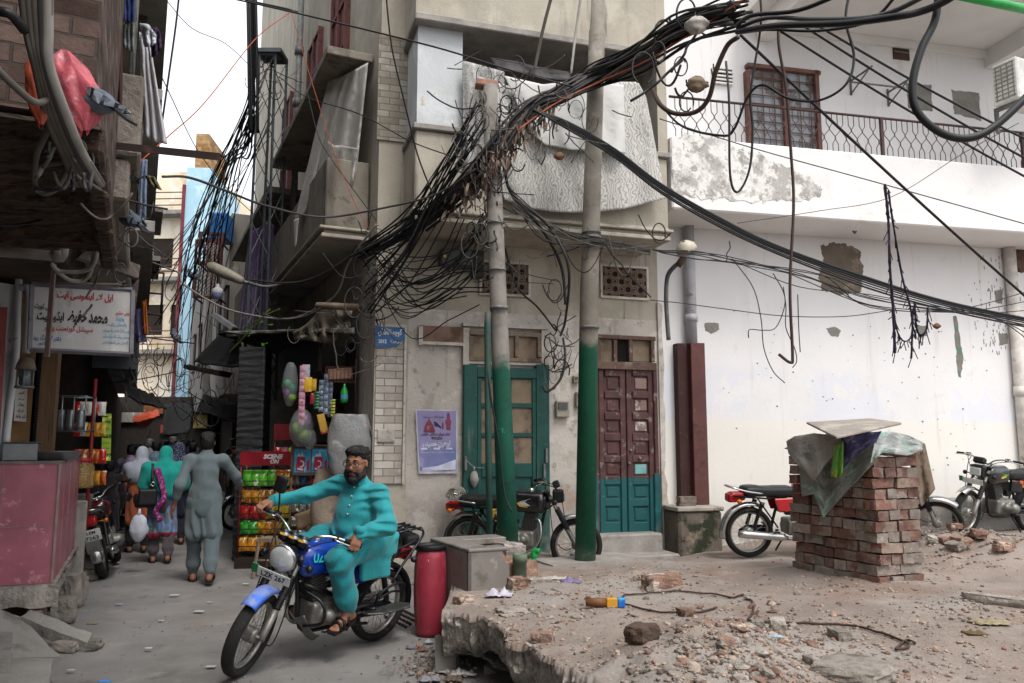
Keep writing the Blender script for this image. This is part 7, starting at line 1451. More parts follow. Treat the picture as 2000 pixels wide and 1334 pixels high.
def person(label,pos,yaw,h=1.72,top='#777777',bottom='#777777',top2=None,stride=.0,skin=None,hair='short',scarf=None,scarf2=None,scarfmat=None,topmat=None,long_=.55,arms=None,res=.012,lean=0.,sit=False,fing=False,hem=None,sleeve=1.,wide=1.,name='person',cat='person',group=None,legs_under=True,hunch=0.):
 t=thing(name,label,cat,pos,group);t.rotation_euler=(0,0,yaw);k=h/1.72;t.scale=(k,k,k)
 sk=skin or M_skin2;st=stride;O=V((0,0,0));nam=(top+bottom).replace('#','')
 hz=.93 if not sit else .62;dz=hz-.93
 hip=V((0,0,hz));sc=V((lean+hunch*.5,0,1.40+dz));HM=Matrix.Translation((lean*1.3+.03+hunch,0,1.60+dz-hunch*.35))@Matrix.Rotation(lean*.5+hunch*.8,4,'Y')
 lsh,rsh=sc+V((0,.185*wide,0)),sc+V((0,-.185*wide,0))
 if sit:lk,rk,la,ra_=V((.36,.2,hz)),V((.36,-.2,hz)),V((.22,.2,.12)),V((.22,-.2,.12))
 else:lk,rk,la,ra_=V((st*.55+.03,.10,.50)),V((-st*.3+.03,-.10,.50)),V((st,.10,.085)),V((-st,-.10,.085+abs(st)*.25))
 arms=arms or{}
 lel,lw=arms.get('L',(sc+V((-.03,.24,-.29)),sc+V((.04+st*-.3,.24,-.55))));rel,rw_=arms.get('R',(sc+V((-.03,-.24,-.29)),sc+V((.04+st*.3,-.24,-.55))))
 lel,lw,rel,rw_=V(lel),V(lw),V(rel),V(rw_)
 pr=[('c',hip,sc+V((0,0,-.1)),.11,.11),('c',lsh,rsh,.055,.055),('c',sc,sc+V((.01,0,.09)),.07,.055),('c',sc+V((.01,0,.07)),HM@V((-.02,0,-.04)),.055,.052)]
 for a,b,c in((lsh,lel,lw),(rsh,rel,rw_)):
  pr+=[('c',a,b,.048,.04),('c',b,c,.040,.026)];F=(c-b).normalized();s=1 if a.y>0 else-1;U=V((0,s,0));U=(U-F*U.dot(F)).normalized();A=F.cross(U)*s;A=A if A.x<0 else-A;hand(pr,c,A,F,U,.45)
 for a,b,c in((hip+V((0,.09,0)),lk,la),(hip+V((0,-.09,0)),rk,ra_)):pr+=[('c',a,b,.08,.055),('c',b,c,.055,.034)]
 face(pr,HM);h1=foot(pr,la,(1,.1,0));h2=foot(pr,ra_,(1,-.1,0),-.6 if st else 0)
 g=MB();sdf_add(g,pr,min(res,.0085)if fing else res,.02);g.build('body',sk,t,off=O)
 tm=topmat or fab('cloth_'+top.strip('#'),top,top2);bm=fab('cloth_'+bottom.strip('#'),bottom)
 b0=hz-(long_ if not sit else .05);W_=wrinkle(.009,7,.5)
 tp=[('c',hip+V((0,0,.05)),sc+V((0,0,-.13)),.145*wide,.142*wide),('c',lsh+V((0,-.01,-.01)),rsh+V((0,.01,-.01)),.067,.067),('c',sc+V((-.01,0,0)),sc+V((0,0,.07)),.11,.07)]
 for s in(1,-1):tp.append(('c',hip+V((0,s*.07*wide,.1)),V((st*.15*s,s*.088*wide,b0+.1)),.108,.112))
 for a,b,c in((lsh,lel,lw),(rsh,rel,rw_)):
  tp+=[('c',a,b,.064,.056)]
  if sleeve>.5:tp.append(('c',b,b.lerp(c,min(1,(sleeve-.5)*2)*.92),.056,.047))
 tp.append(('-b',V((0,0,b0-.2)),(.6,.6,.2),0));tp.append(('-c',sc+V((.03,0,.12)),sc+V((.03,0,.2)),.055,.055))
 def td(p):
  f=clamp((hz+.1-p.z)/.5);return W_(p)+V((p.x,p.y,0)).normalized()*(.016*f*math.sin(9*math.atan2(p.y,p.x)+3*nz(p.z*3,p.x*2)))+V((.4,.4,0))*(.010*math.sin(26*(p.z+.6*abs(p.y))+4*nz(p.x*6,p.y*6,p.z*3))*max(0,1-abs(p.z-hz-.18)/.3))
 g=MB();sdf_add(g,tp,res,.045,td);g.build('kameez' if long_>.3 else 'shirt',tm,t,off=O)
 if hem and hem[0]:
  pass
 lp=[('c',hip,hip+V((0,0,-.08)),.145,.145)]
 for a,b,c in((hip+V((0,.09,0)),lk,la),(hip+V((0,-.09,0)),rk,ra_)):lp+=[('c',a,b,.105,.085),('c',b,c.lerp(b,.25),.085,.076),('c',c.lerp(b,.25),c+V((0,0,.03)),.076,.060)]
 g=MB();sdf_add(g,lp,res,.04,lambda p:W_(p)+V((.5,.5,0))*(.008*math.sin(30*p.z+4*nz(p.x*6,p.y*6,p.z*3))));g.build('shalwar',bm,t,off=O)
 if scarf:
  sp=[('e',HM@V((-.012,0,.02)),(.112,.097,.122),HM.to_3x3(),.04),('c',HM@V((-.03,0,-.05)),sc+V((-.02,0,.05)),.10,.13),('c',lsh+V((-.02,.0,-.02)),rsh+V((-.02,0,-.02)),.10,.10),('e',sc+V((-.05,0,-.12)),(.15,.24*wide,.2)),('-e',HM@V((.11,0,-.01)),(.075,.062,.085),HM.to_3x3())]
  if scarf2:sp+=[('c',lsh+V((-.02,.03,0)),lel+V((0,0,.0)),.10,.10),('c',rsh+V((-.02,-.03,0)),rel,.10,.11),('c',sc+V((-.1,-.1,-.1)),hip+V((-.12,-.1,.1)),.11,.1),('c',sc+V((-.1,.05,-.1)),hip+V((-.12,.02,.15)),.10,.09)]
  g=MB();sdf_add(g,sp,res,.05,wrinkle(.012,7,.5));g.build('headscarf',scarfmat or fab('scarf_'+scarf.strip('#'),scarf),t,off=O)
 elif hair:
  g=MB();sdf_add(g,hairp(HM),min(res,.010),.02,lambda p:V((nz(p.x*40,p.y*40,p.z*25),nz(p.y*40,p.z*40,3),0))*.006);g.build('hair',mat('grey_hair','#6d6a66',.7)if hair=='grey' else M_hair,t,off=O)
 if fing:eyes(HM,t)
 for(hh,bb)in(h1,h2):sandal(t,hh,bb,(1,0,0))
 return t
AH=math.atan2(.9066,-.422)
def at(u,v,z=0.):p=G(u,v,z);return(p.x,p.y,z)
gm=person('man in grey shalwar kameez walking away with one arm out to the snack rack',at(392,1138),AH-.12,1.74,'#5b6669','#566265','#4f5a5d',stride=.19,long_=.46,res=.0105,fing=True,sleeve=.80,arms={'R':((.10,-.33,1.20),(.34,-.38,1.05)),'L':((-.12,.27,1.12),(-.03,.33,.87))})
tw2=person('woman in a teal dupatta and floral kameez walking away beside the white scarfed woman',at(312,1098),AH,1.56,'#8d8f95','#4f4448',scarf='#0f8a80',scarf2=True,stride=.1,long_=.58,wide=1.12,res=.0115,fing=True,topmat=mat('floral_kameez','#70747c',.9,var=.1,scale=5,layers=[('#5f86c0',16,.52,.56),('#3f6b45',13,.57,.61),('#8f3444',2,.0,.02,{'z':(.41,.40),'zw':.02})]),arms={'L':((.02,.27,1.13),(.12,.24,.92)),'R':((.05,-.27,1.15),(.2,-.2,1.05))})
g=MB();g.tube(smooth([V((-.19,.12,1.40)),V((-.24,.03,1.15)),V((-.26,-.0,.95)),V((-.22,.10,.78)),V((-.2,.02,.62))],6),[.05,.05,.05,.048,.045,.045]+[.042]*30,8,flat=.35);g.build('dupatta_border',mat('magenta_border','#7a1f62',.9,layers=[('#b58aa5',30,.55,.6)]),tw2,off=V((0,0,0)))
hb_=thing('handbag','black handbag with a steel ring slung on the teal dupatta woman','handbag',tw2.location);hb_.rotation_euler=tw2.rotation_euler;hb_.scale=tw2.scale
g=MB();sdf_add(g,[('b',(-.2,.22,.98),(.05,.10,.09),.03),('b',(-.18,.25,.9),(.04,.11,.04),.03)],.01,.03);g.build('bag_body',M_seat,hb_,off=V((0,0,0)))
g=MB();g.tube(smooth([V((-.22,.14,1.05)),V((-.20,.17,1.28)),V((-.12,.17,1.46)),V((-.02,.2,1.44))],6),.018,6,flat=.4);g.build('strap',M_seat,hb_,off=V((0,0,0)));g=MB();g.tube([V((-.235,.16,1.17))+V((0,.028*math.cos(a*.52),.028*math.sin(a*.52)))for a in range(13)],.007,6);g.build('ring',M_chrome,hb_,off=V((0,0,0)))
ww=person('woman in a white headscarf and orange kameez walking left of the teal dupatta',at(266,1078),AH+.1,1.55,'#a55a3a','#1d1a1c',scarf='#a5a9b5',stride=.1,long_=.5,res=.0125,fing=True,arms={'L':((.02,.24,1.12),(.16,.22,.95)),'R':((0,-.24,1.12),(.14,-.2,.92))})
g=MB()
def whb(a,b):t_=a*6.283;r_=.115*math.sin(math.pi*clamp(.05+b*.93))**.6*(1+.15*nz(math.cos(t_)*2,math.sin(t_)*2,b*4));return V((r_*math.cos(t_),r_*.55*math.sin(t_),.02-.34*b))
g.grid(whb,30,20);g.tube([V((0,0,.0)),V((0,0,.09))],[.03,.012],8);o=g.build('carrier_bag',mat('white_carrier','#b4b8c2',.4,var=.06,layers=[('#8d92a0',6,.56,.68)],bump=.3),off=V((0,0,0)));o.location=P(272,1008,10.2);tag(o,'white carrier bag dangling between the two scarfed women','bag')
M_navy=mat('navy_trellis_scarf','#171a33',.9,pattern=(26,'#7d8398',.035,.06,'DISTANCE_TO_EDGE'),coords='obj')
person('woman in a navy white patterned shawl ahead of the teal dupatta',at(340,1062),AH,1.62,'#191b2c','#20212a',scarf='#171a33',scarf2=True,scarfmat=M_navy,long_=.5,res=.014,stride=.08)
person('boy in a lilac shirt astride a motorcycle by the left shops',at(238,1060),AH-.5,1.55,'#8f8099','#17171a',sit=True,long_=.1,res=.013,lean=.12,sleeve=.55,arms={'R':((.2,-.3,.95),(.42,-.26,.88)),'L':((.2,.3,.95),(.42,.26,.88))}).location.z=.32
person('man in a light blue shirt bending forward between the lilac boy and the navy shawl',at(292,1035),AH-.3,1.65,'#6b8294','#2a2c33',long_=.15,res=.014,lean=.12,arms={'L':((.12,.38,1.15),(.3,.5,1.1))})
person('child in dark maroon clothes standing beside the left shop step',at(203,1092),AH+.3,1.38,'#241a1e','#171518',long_=.5,res=.013)
person('small child in a pale shirt beyond the maroon clothed child',at(217,1050),AH-.4,1.05,'#8d959d','#3a3f4a',long_=.15,res=.014)
for n_,(u,Y,h,top,bot,hr,lb)in enumerate(((270,19,1.62,'#a08436','#4a4236','short','man in a mustard yellow shirt in the far crowd'),(291,19,1.72,'#8a8f8d','#6a6d6c','grey','grey haired man in a pale grey kameez in the far crowd'),(309,20,1.66,'#7f9ac0','#5f7290','short','man in a sky blue kameez facing the camera in the far crowd'),(338,22,1.80,'#3b4150','#2a2c33','grey','tall dark clad man in the middle of the far crowd'),(348,21,1.70,'#a4a0b8','#70708a','short','man in a pale lilac kameez in the far crowd'),(361,20,1.72,'#1d1e22','#17171a','short','man in black in the far crowd'),(377,17,1.62,'#75687d','#4a4450','short','man in a mauve shirt just left of the grey man'),(352,27,1.7,'#6b7a8a','#444444','short','farthest man in slate grey in the crowd'),(325,26,1.72,'#b0b2b5','#777777','short','farthest man in white in the crowd'),(300,25,1.7,'#5d4a44','#3a3333','short','farthest man in brown in the crowd'),(372,25,1.75,'#404a5a','#333333','short','farthest man in dark blue in the crowd'))):
 p=P(u,867,Y);person(lb,(p.x,p.y,0),AH+(3.1 if n_==2 else R.uniform(-.3,.3)),h,top,bot,hair=hr,long_=.45,res=.02)
person('man in a beige shirt stooping behind the black wrapped column',at(468,1010),AH+2.4,1.62,'#5d5750','#2b2a2c',long_=.2,res=.014,hunch=.22)
person('man in black standing in the dim shops right of the grey man',at(452,985),AH+.6,1.75,'#1b1c20','#17181b',long_=.45,res=.016)
M_rrack=mat('red_rack_paint','#6d1a1e',.5,layers=[('#3f1416',5,.56,.7)]);M_wire=mat('dark_wire','#2a2624',.6,metal=.3)
RF=Frame(P(470,1000,10.7).x-.02,10.7,1,.08)
rk=thing('snack_rack','tall red wire snack rack with white lettering on its header board','rack',RF.w(.3,0))
RW,zT=.66,P(510,882,10.7).z
g=MB()
for s in(0,RW):
 for o in(0,-.3):g.tube([RF.w(s,0,o),RF.w(s,zT,o)],.012,5)
g.build('frame',M_rrack,rk)
zs=[P(500,v,10.7).z for v in(1078,1044,1014,983,950)]
for z in zs:
 g=MB()
 for o in(0,-.1,-.2,-.3):g.tube([RF.w(0,z,o),RF.w(RW,z,o)],.005,4)
 g.tube([RF.w(0,z+.07,.02),RF.w(RW,z+.07,.02)],.006,4)
 for k in range(12):g.tube([RF.w(RW*k/11,z+.07,.02),RF.w(RW*k/11,z,.02),RF.w(RW*k/11,z,-.3)],.003,3)
 g.build('shelf',M_wire,rk)
hz0,hz1=P(510,909,10.7).z,zT
g=MB();g.fbox(RF,-.01,RW+.01,hz0,hz1,.0,.02);hd_=g.build('header_board',mat('dark_red_board','#7a1620',.4),rk)
g=MB();
for k,t in((.64,'SCENE'),(.28,'ON')):text(g,t,RF.w(.42 if k>.5 else .44,hz0+(hz1-hz0)*k,.02),RF.d,V((0,0,1)),(hz1-hz0)*.42,width=.26 if k>.5 else .12,bold=.06,shear=.25,lift=.004)
g.build('lettering',mat('off_white_print','#b9b3b3',.5),hd_)
g=MB();g.fbox(RF,-.03,RW+.03,-.02,.12,-.34,.03);g.build('base',M_dw,rk)
rows_=[(['#b8791e','#a8701a','#c08a2a'],6,.17),(['#2f8a2c','#b8861e','#a8701a','#2f8a2c'],6,.15),(['#9c1f1c','#9c1f1c','#b8a02a','#c2a82a'],6,.16),(['#a8701a','#8d5a18','#b07a20'],6,.16),(['#4f9a2a','#5aa52f','#4f9a2a','#b8641e','#b8701e'],6,.19)]
for z,(cs,n,h)in zip(zs,rows_):
 for row in range(2):
  for k in range(n):
   s=.06+(RW-.12)*k/(n-1)+R.uniform(-.012,.012);col=cs[min(int(k/n*len(cs)),len(cs)-1)]
   packet(RF.w(s,z+h*.5+.005+.015*row,-.06-.11*row),.125,h,.06,col,RF.yaw()+R.uniform(-.25,.25),R.uniform(-.25,.1),'snack packet on the tall red rack with the lettered header','packets on the red snack rack',R.uniform(-.12,.12),col2='#e6c84a' if col!='#4f9a2a' else '#dfe6d0')
g=MB();F2=Frame(P(534,870,11.2).x,11.2,1,.1);z0,z1=P(550,860,11.2).z,P(550,828,11.2).z
g.fbox(F2,0,.28,z0,z1,-.02,0);g.fbox(F2,0,.28,z0-.28,z0-.26,-.25,.0);g.tube([F2.w(.01,0,-.1),F2.w(.01,z1,-.02)],.012,5);g.tube([F2.w(.27,0,-.1),F2.w(.27,z1,-.02)],.012,5);tag(g.build('snack_stand',M_rrack,off=F2.w(.1,0)),'smaller red snack stand behind the tall lettered rack','stand')
for k in range(6):packet(F2.w(.05+.09*(k%3),z0-.17,-.06-.09*(k//3)),.1,.15,.06,('#b3261e','#c06a80','#2f8a2c')[k%3],R.uniform(-.3,.3),label='packet on the smaller red snack stand',group='packets on the smaller red stand',col2='#e8e0e0')
F3=Frame(P(568,960,10.1).x,10.1,1,.12);w3=.475;z1,z0=P(600,872,10.1).z,P(600,926,10.1).z
ad=thing('advert_stand','brown metal stand with two blue and red cigarette adverts over wire shelves','stand',F3.w(.2,0))
g=MB();g.fbox(F3,.01,w3-.01,z0,z1,-.01,.0);g.tube(smooth([F3.w(0,z0-.02,.01),F3.w(0,z1-.04,.01),F3.w(.04,z1+.005,.01),F3.w(w3-.04,z1+.005,.01),F3.w(w3,z1-.04,.01),F3.w(w3,z0-.02,.01)],3),.014,6);g.tube([F3.w(0,z0-.01,.01),F3.w(w3,z0-.01,.01)],.014,6)
for s in(0,w3):
 for o in(.0,-.28):g.tube([F3.w(s,0,o),F3.w(s,z0,o)],.012,5)
g.build('frame',mat('brown_stand_metal','#4d4039',.6),ad)
for k in range(2):
 s0_=.03+k*.215;g=MB();g.fbox(F3,s0_,s0_+.2,z0+.02,z1-.03,.001,.004);p_=g.build('advert',mat('cyan_print','#2f86a8',.4,layers=[('#7fc0d6',7,.55,.66)]),ad)
 hh=z1-z0-.05;q=lambda a,b:F3.w(s0_+.2*a,z0+.02+hh*b,.0045)
 g=MB();g.prism([(.1,.08),(.62,.02),(.68,.66),(.16,.66)],lambda a,b,h:q(a,b)+F3.n*h,0,.002);g.prism([(.75,.05),(.95,.1),(.93,.55),(.78,.5)],lambda a,b,h:q(a,b)+F3.n*h,0,.002);g.build('red_print',mat('crimson_print','#8d1c38',.4),p_)
 g=MB();g.prism([(.16,.68),(.3,.82),(.36,.72),(.5,.88),(.55,.72),(.66,.68)],lambda a,b,h:q(a,b)+F3.n*h,0,.002);g.lathe([(.030,.0),(.046,.0)],q(.4,.36)+F3.n*.003,'y',20);text(g,urdu('خبردار'),q(.62,.93),F3.d,V((0,0,1)),.03,width=.09);g.prism([(.2,.12),(.56,.08),(.57,.16),(.21,.2)],lambda a,b,h:q(a,b)+F3.n*h,.002,.003);g.build('white_print',mat('advert_white','#b9bcc4',.5),p_)
g=MB();za=[z0-.14-.17*k for k in range(6)]
for z in za:
 for o in(.0,-.1,-.2,-.28):g.tube([F3.w(0,z,o),F3.w(w3,z,o)],.005,4)
 for k in range(10):g.tube([F3.w(w3*k/9,z+.05,.01),F3.w(w3*k/9,z,.01),F3.w(w3*k/9,z,-.28)],.003,3)
g.build('wire_shelf',M_wire,ad)
for j,z in enumerate(za):
 for k in range(5):
  packet(F3.w(.05+.094*k,z+.065,-.08),.09,.12,.05,R.choice(('#8d2a2a','#3a5a8d','#8d8d92','#6d6a66','#a87a3a'))if j<2 else R.choice(('#7d7d80','#8d8a84','#5d5a56')),F3.yaw()+R.uniform(-.4,.4),R.uniform(-.3,.2),'small packet on the wire shelves under the cigarette adverts','packets under the cigarette adverts')
M_card=mat('torn_cardboard','#7d6b55',.95,var=.15,layers=[('#5f503f',6,.55,.68)])
for n_,pl in enumerate(([(575,1005),(605,995),(640,985)],[(598,1030),(625,1012),(648,1005)])):cloth('cardboard_scrap',('torn cardboard flap on the advert stand','lower torn cardboard flap on the advert stand')[n_],'cardboard',pl,[(u+6-3*n_,v+32)for u,v in pl],lambda u,v:10.0,M_card,folds=1,amp=.03,nu=8,nv=6)
g=MB();F4_=Frame(P(500,1090,9.9).x,9.9,1,-.15);st_=thing('wooden_stool','rough grey wooden stool in front of the snack rack','stool',F4_.w(.15,0))
g.fbox(F4_,0,.32,.42,.46,-.3,0);g.build('seat',M_oldwood,st_)
for s,o in((.02,-.02),(.3,-.02),(.02,-.28),(.3,-.28)):
 g=MB();c=F4_.w(.16,.42,-.15);a=F4_.w(s,.42,o);b=V((c.x+(a.x-c.x)*1.3,c.y+(a.y-c.y)*1.3,0));g.tube([b,a],.022,4,smooth=False);g.build('leg',M_oldwood,st_)
g=MB();g.tube([F4_.w(-.01,.2,-.01),F4_.w(.33,.2,-.01)],.014,4);g.build('stretcher',M_oldwood,st_)
def hang(nm,label,cat,parts,q,group=None):
 t=thing(nm,label,cat,q,group)
 for pn,g,m in parts:g.build(pn,m,t,off=V((0,0,0)))
 return t
M_clear=mat('clear_plastic','#8d8f90',.25,alpha=.35,var=.1,layers=[('#b5b7b8',8,.6,.7)],bump=.4)
def ballbag(label,q,w,h,cols):
 g=MB();g.grid(lambda a,b:V((w*.5*math.sin(math.pi*clamp(.03+.95*b))**.45*math.cos(a*6.283)*(1+.12*nz(a*6,b*5)),w*.4*math.sin(math.pi*clamp(.03+.95*b))**.45*math.sin(a*6.283),-h*b)),24,18);ps_=[('bag',g,M_clear)]
 for k,c in enumerate(cols):
  g=MB();r_=w*.27;g.ball((w*.16*(-1 if k%2 else 1),0,-h+r_+.05+k*r_*1.15),r_,14,10);ps_.append(('ball',g,mat('ball_'+c.strip('#'),c,.35)))
 return hang('bag_of_balls',label,'bag',ps_,q)
ballbag('long clear bag of green purple and lime balls hanging in the corner shop',P(568,708,10.2),.20,.56,['#7a9a2a','#7a2f7a','#2a8a5a','#2a9a6a'])
ballbag('clear bag of lime and purple balls hanging above the advert stand',P(590,800,10.0),.30,.46,['#6f8f2f','#6f8f2f','#6d2f6d'])
def strip(label,u,v0,v1,Y,w,col,col2,n,group=None,nm='sachet_strip'):
 a,b=P(u,v0,Y),P(u+2,v1,Y);g=MB();L_=(a-b).length
 for k in range(n):
  z0,z1=-L_*k/n,-L_*(k+1)/n+.006;g.grid(lambda x,y:V(((x-.5)*w,-.012*math.sin(math.pi*x)*math.sin(math.pi*y),z0+(z1-z0)*y)),4,4)
 return hang(nm,label,'sachets',[('sachets',g,mat('sachet_'+col.strip('#'),col,.35,layers=[(col2,14,.55,.62)]))],a,group)
strip('pink and white strip of sachets hanging longest in the shop',592,714,832,9.9,.075,'#b58a9a','#8d2a4a',9)
strip('pale tube balloon with a green end hanging behind the pink strip',598,712,740,9.95,.1,'#a8a0b0','#4f9a5a',1,nm='balloon_pack')
strip('yellow snack pouch clipped on the shop string',601,737,766,9.9,.11,'#c2982a','#e0d6b0',1,nm='snack_pouch');strip('second yellow pouch on the shop string',613,740,764,9.92,.07,'#b8902a','#8d6a1e',1,nm='snack_pouch')
strip('red pouch hanging below the yellow pouches',610,768,790,9.92,.05,'#9c2a3a','#c08a90',1,nm='snack_pouch')
for k,(u,v0,v1,c)in enumerate(((619,765,800,'#2a6a3f'),(628,742,805,'#5f6a7a'),(638,730,810,'#6d7888'),(646,745,815,'#5a6675'))):strip(('green sachet strip hanging in the shop','narrow slate sachet strip hanging in the shop','tall slate sachet strip hanging in the shop','slate sachet strip nearest the bottle')[k],u,v0,v1,9.8,.055,c,'#a5adb8',6)
strip('short lime sachet strip beside the green bottle',651,780,815,9.75,.05,'#a5a82a','#e0e0b0',6)
g=MB();F5=Frame(P(636,740,9.75).x,9.75,1,.15);zb_,zt_=P(660,745,9.7).z,P(660,716,9.7).z
for z in(zb_,zt_):g.tube([F5.w(0,z),F5.w(.36,z),F5.w(.36,z,-.2),F5.w(0,z,-.2),F5.w(0,z)],.006,4)
for k in range(9):g.tube([F5.w(.045*k,zb_),F5.w(.045*k,zt_)],.003,3)
g.tube([F5.w(.36,zb_-.45,0),F5.w(.36,zt_+.1,0)],.008,4);tag(g.build('wire_basket',mat('rusty_basket','#4a2f28',.7),off=F5.w(0,zb_)),'rusty wire basket hanging by the shop corner','basket')
g=MB();g.box((0,0,0),(.30,.16,.14),jit=.01);o=g.build('paper_parcel',mat('pinkish_cardboard','#8a6a5c',.9,layers=[('#6a5046',5,.55,.68)]),off=V((0,0,0)),bevel=.01);o.location=F5.w(.17,(zb_+zt_)/2+.01,-.1);o.rotation_euler=(0,-.06,.15);tag(o,'brown cardboard parcel in the hanging wire basket','parcel')
g=MB();g.lathe([(0,0),(.035,0),(.045,.03),(.045,.12),(.03,.17),(.014,.2),(.014,.23),(0,.23)],seg=14);b_=P(672,787,9.6);o=g.build('bottle',mat('green_soda','#1f8a3a',.1,alpha=.85,layers=[('#9adfb0',5,.6,.7)]),off=V((0,0,0)));o.location=b_;bt_=tag(o,'green soft drink bottle hanging under the wire basket','bottle')
g=MB();g.lathe([(.046,.05),(.046,.1)],seg=14);c_=g.build('label',mat('bottle_label','#4a7a9a',.5),bt_,off=V((0,0,0)))
M_sack=mat('cloudy_polythene','#7f7f7d',.35,alpha=.9,var=.12,scale=4,layers=[('#a8a9a8',5,.56,.68),('#5f8fa0',3,.63,.68)],bump=.5)
g=MB();c=P(682,870,9.35)
def skf(a,b):t_=a*6.283;k=math.sin(math.pi*clamp(.12+b*.8))**.3;return c+V((.25*k*math.copysign(abs(math.cos(t_))**.6,math.cos(t_))*(1+.08*nz(a*7,b*5)),.16*k*math.copysign(abs(math.sin(t_))**.6,math.sin(t_))*(1+.1*nz(a*9,b*4,2)),.36-.72*b+.03*nz(a*8,b*3)))
g.grid(skf,50,30);tag(g.build('polythene_sack',M_sack,off=c),'big cloudy polythene sack propped at the shop corner behind the rider','sack')
g=MB();c2_=P(640,985,9.6)
def skg(a,b):t_=a*6.283;k=math.sin(math.pi*clamp(.1+b*.85))**.35;return c2_+V((.2*k*math.cos(t_)*(1+.1*nz(a*7,b*5)),.16*k*math.sin(t_),.42-.9*b))
g.grid(skg,40,24);tag(g.build('jute_sack',mat('beige_sacking','#8a7c6e',.95,layers=[('#6a5c50',5,.55,.68)],bump=.5),off=c2_),'slumped beige sack behind the rider under the polythene sack','sack')
g=MB();g.box((0,0,0),(.09,.03,.24),jit=.004);o=g.build('cigarette_carton',mat('yellow_carton','#a8842f',.6,layers=[('#8d2a22',7,.56,.62)]),off=V((0,0,0)));o.location=P(630,828,9.7);o.rotation_euler=(0,-.25,.3);tag(o,'upright yellow and red carton by the polythene sack','carton')
g=MB();c=P(604,862,10.);g.grid(lambda a,b:c+V((.09*math.sin(math.pi*clamp(.1+.85*b))**.6*math.cos(a*6.283)*(1+.3*nz(a*5,b*4)),.06*math.sin(a*6.283)*math.sin(math.pi*clamp(.1+.85*b))**.6,.14-.24*b)),20,12);g_=tag(g.build('clear_bag',M_clear,off=c),'small knotted clear bag on top of the advert stand','bag')
bd=thing('shop_back_shelves','dim shelves and goods deep inside the corner shop','shelves',AL.w(-3,0,-1.2))
g=MB()
for z in(.6,1.1,1.6,2.1,2.6):g.fbox(AL,-8.5,-1.,z,z+.03,-1.6,-1.1)
g.fbox(AL,-8.5,-.9,0,3.1,-1.7,-1.62);g.build('shelf',M_dw,bd)  # back wall coloured dark to put shade inside the shop
for z in(.63,1.13,1.63,2.13):
 for k in range(12):packet(AL.w(-1.3-k*.5+R.uniform(-.1,.1),z+.17,-1.3),.3,.34,.14,R.choice(('#3a2a22','#5a2a22','#2a3a2a','#4a3a1e','#22262e')),AL.yaw()+R.uniform(-.3,.3),label='dim goods standing on the shelves inside the corner shop',group='goods inside the corner shop',seed=k%3)
g=MB();g.fbox(AL,-1.2,-.6,.0,2.9,.02,.06);g.fbox(AL,-5,-1.25,2.55,3.15,.35,.4);tag(g.build('shop_board',mat('dark_shop_board','#2a2523',.8),off=AL.w(-.9,0,.02)),'dark board and fascia closing the corner shop front','board')
ba=thing('plastic_barrel','faded red plastic barrel with a black lid beside the broken block','barrel',G(839,1238))
k_=.138;g=MB();g.lathe([(0,0),(k_*.82,0),(k_*.88,.03),(k_*.98,.2),(k_*1.03,.38),(k_*1.0,.55),(k_*.93,.66),(k_*.86,.70),(k_*.86,.72)],seg=36);g.build('body',mat('faded_red_plastic','#902f3d',.45,var=.12,scale=4,layers=[('#b85a66',3,.54,.7,{'a':.6}),('#6d1822',4,.56,.7,{'a':.6}),('#b8863a',7,.665,.7),('#c7a5a5',22,.66,.71),('#8d6a62',2.5,.5,.66,{'st':(3,3,.5),'a':.7})],bump=.1),ba,off=V((0,0,0)))
g=MB();g.lathe([(k_*.90,.695),(k_*.96,.70),(k_*.97,.735),(k_*.93,.745),(k_*.90,.73),(k_*.84,.722),(0,.725)],seg=36);g.build('lid',mat('black_lid','#161616',.5),ba,off=V((0,0,0)))
M_tile2=mat('grey_wall_tile','#77726c',.5,var=.1,scale=5,coords='world',layers=[('#5f5a54',3,.55,.68),('#93897f',9,.62,.7)])
PF=Frame(G(874,1172,.35).x+.165,G(874,1172,.35).y,.90,.44);pb_=thing('planter_block','broken tiled masonry block with rubble in its hollow top','block',PF.w(.25,0))
zt2=P(900,1072,6.9).z
g=MB();g.prism([(0,-.02),(0,zt2),(.30,zt2),(.31,zt2-.05),(.37,zt2-.13),(.38,.38),(.36,.2),(.3,-.02)],lambda a,b,h:PF.w(a,b,h),-.03,0);g.prism([(-.9,-.02),(0,-.02),(0,zt2),(-.9,zt2)],lambda a,b,h:PF.w(h,b,a),0,.03);g.prism([(0,.40),(.37,.40),(.37,.404),(0,.404)],lambda a,b,h:PF.w(a,b,h),0,.001);g.build('tile_facing',M_tile2,pb_,bevel=.004)
g=MB();g.fbox(PF,.0,.36,zt2+.001,zt2+.03,-.16,.01);g.fbox(PF,.0,.22,zt2+.001,zt2+.03,-.9,-.162);g.fbox(PF,.222,.66,zt2-.03,zt2+.028,-.92,-.66);g.build('rim_slab',M_tile2,pb_,bevel=.008)
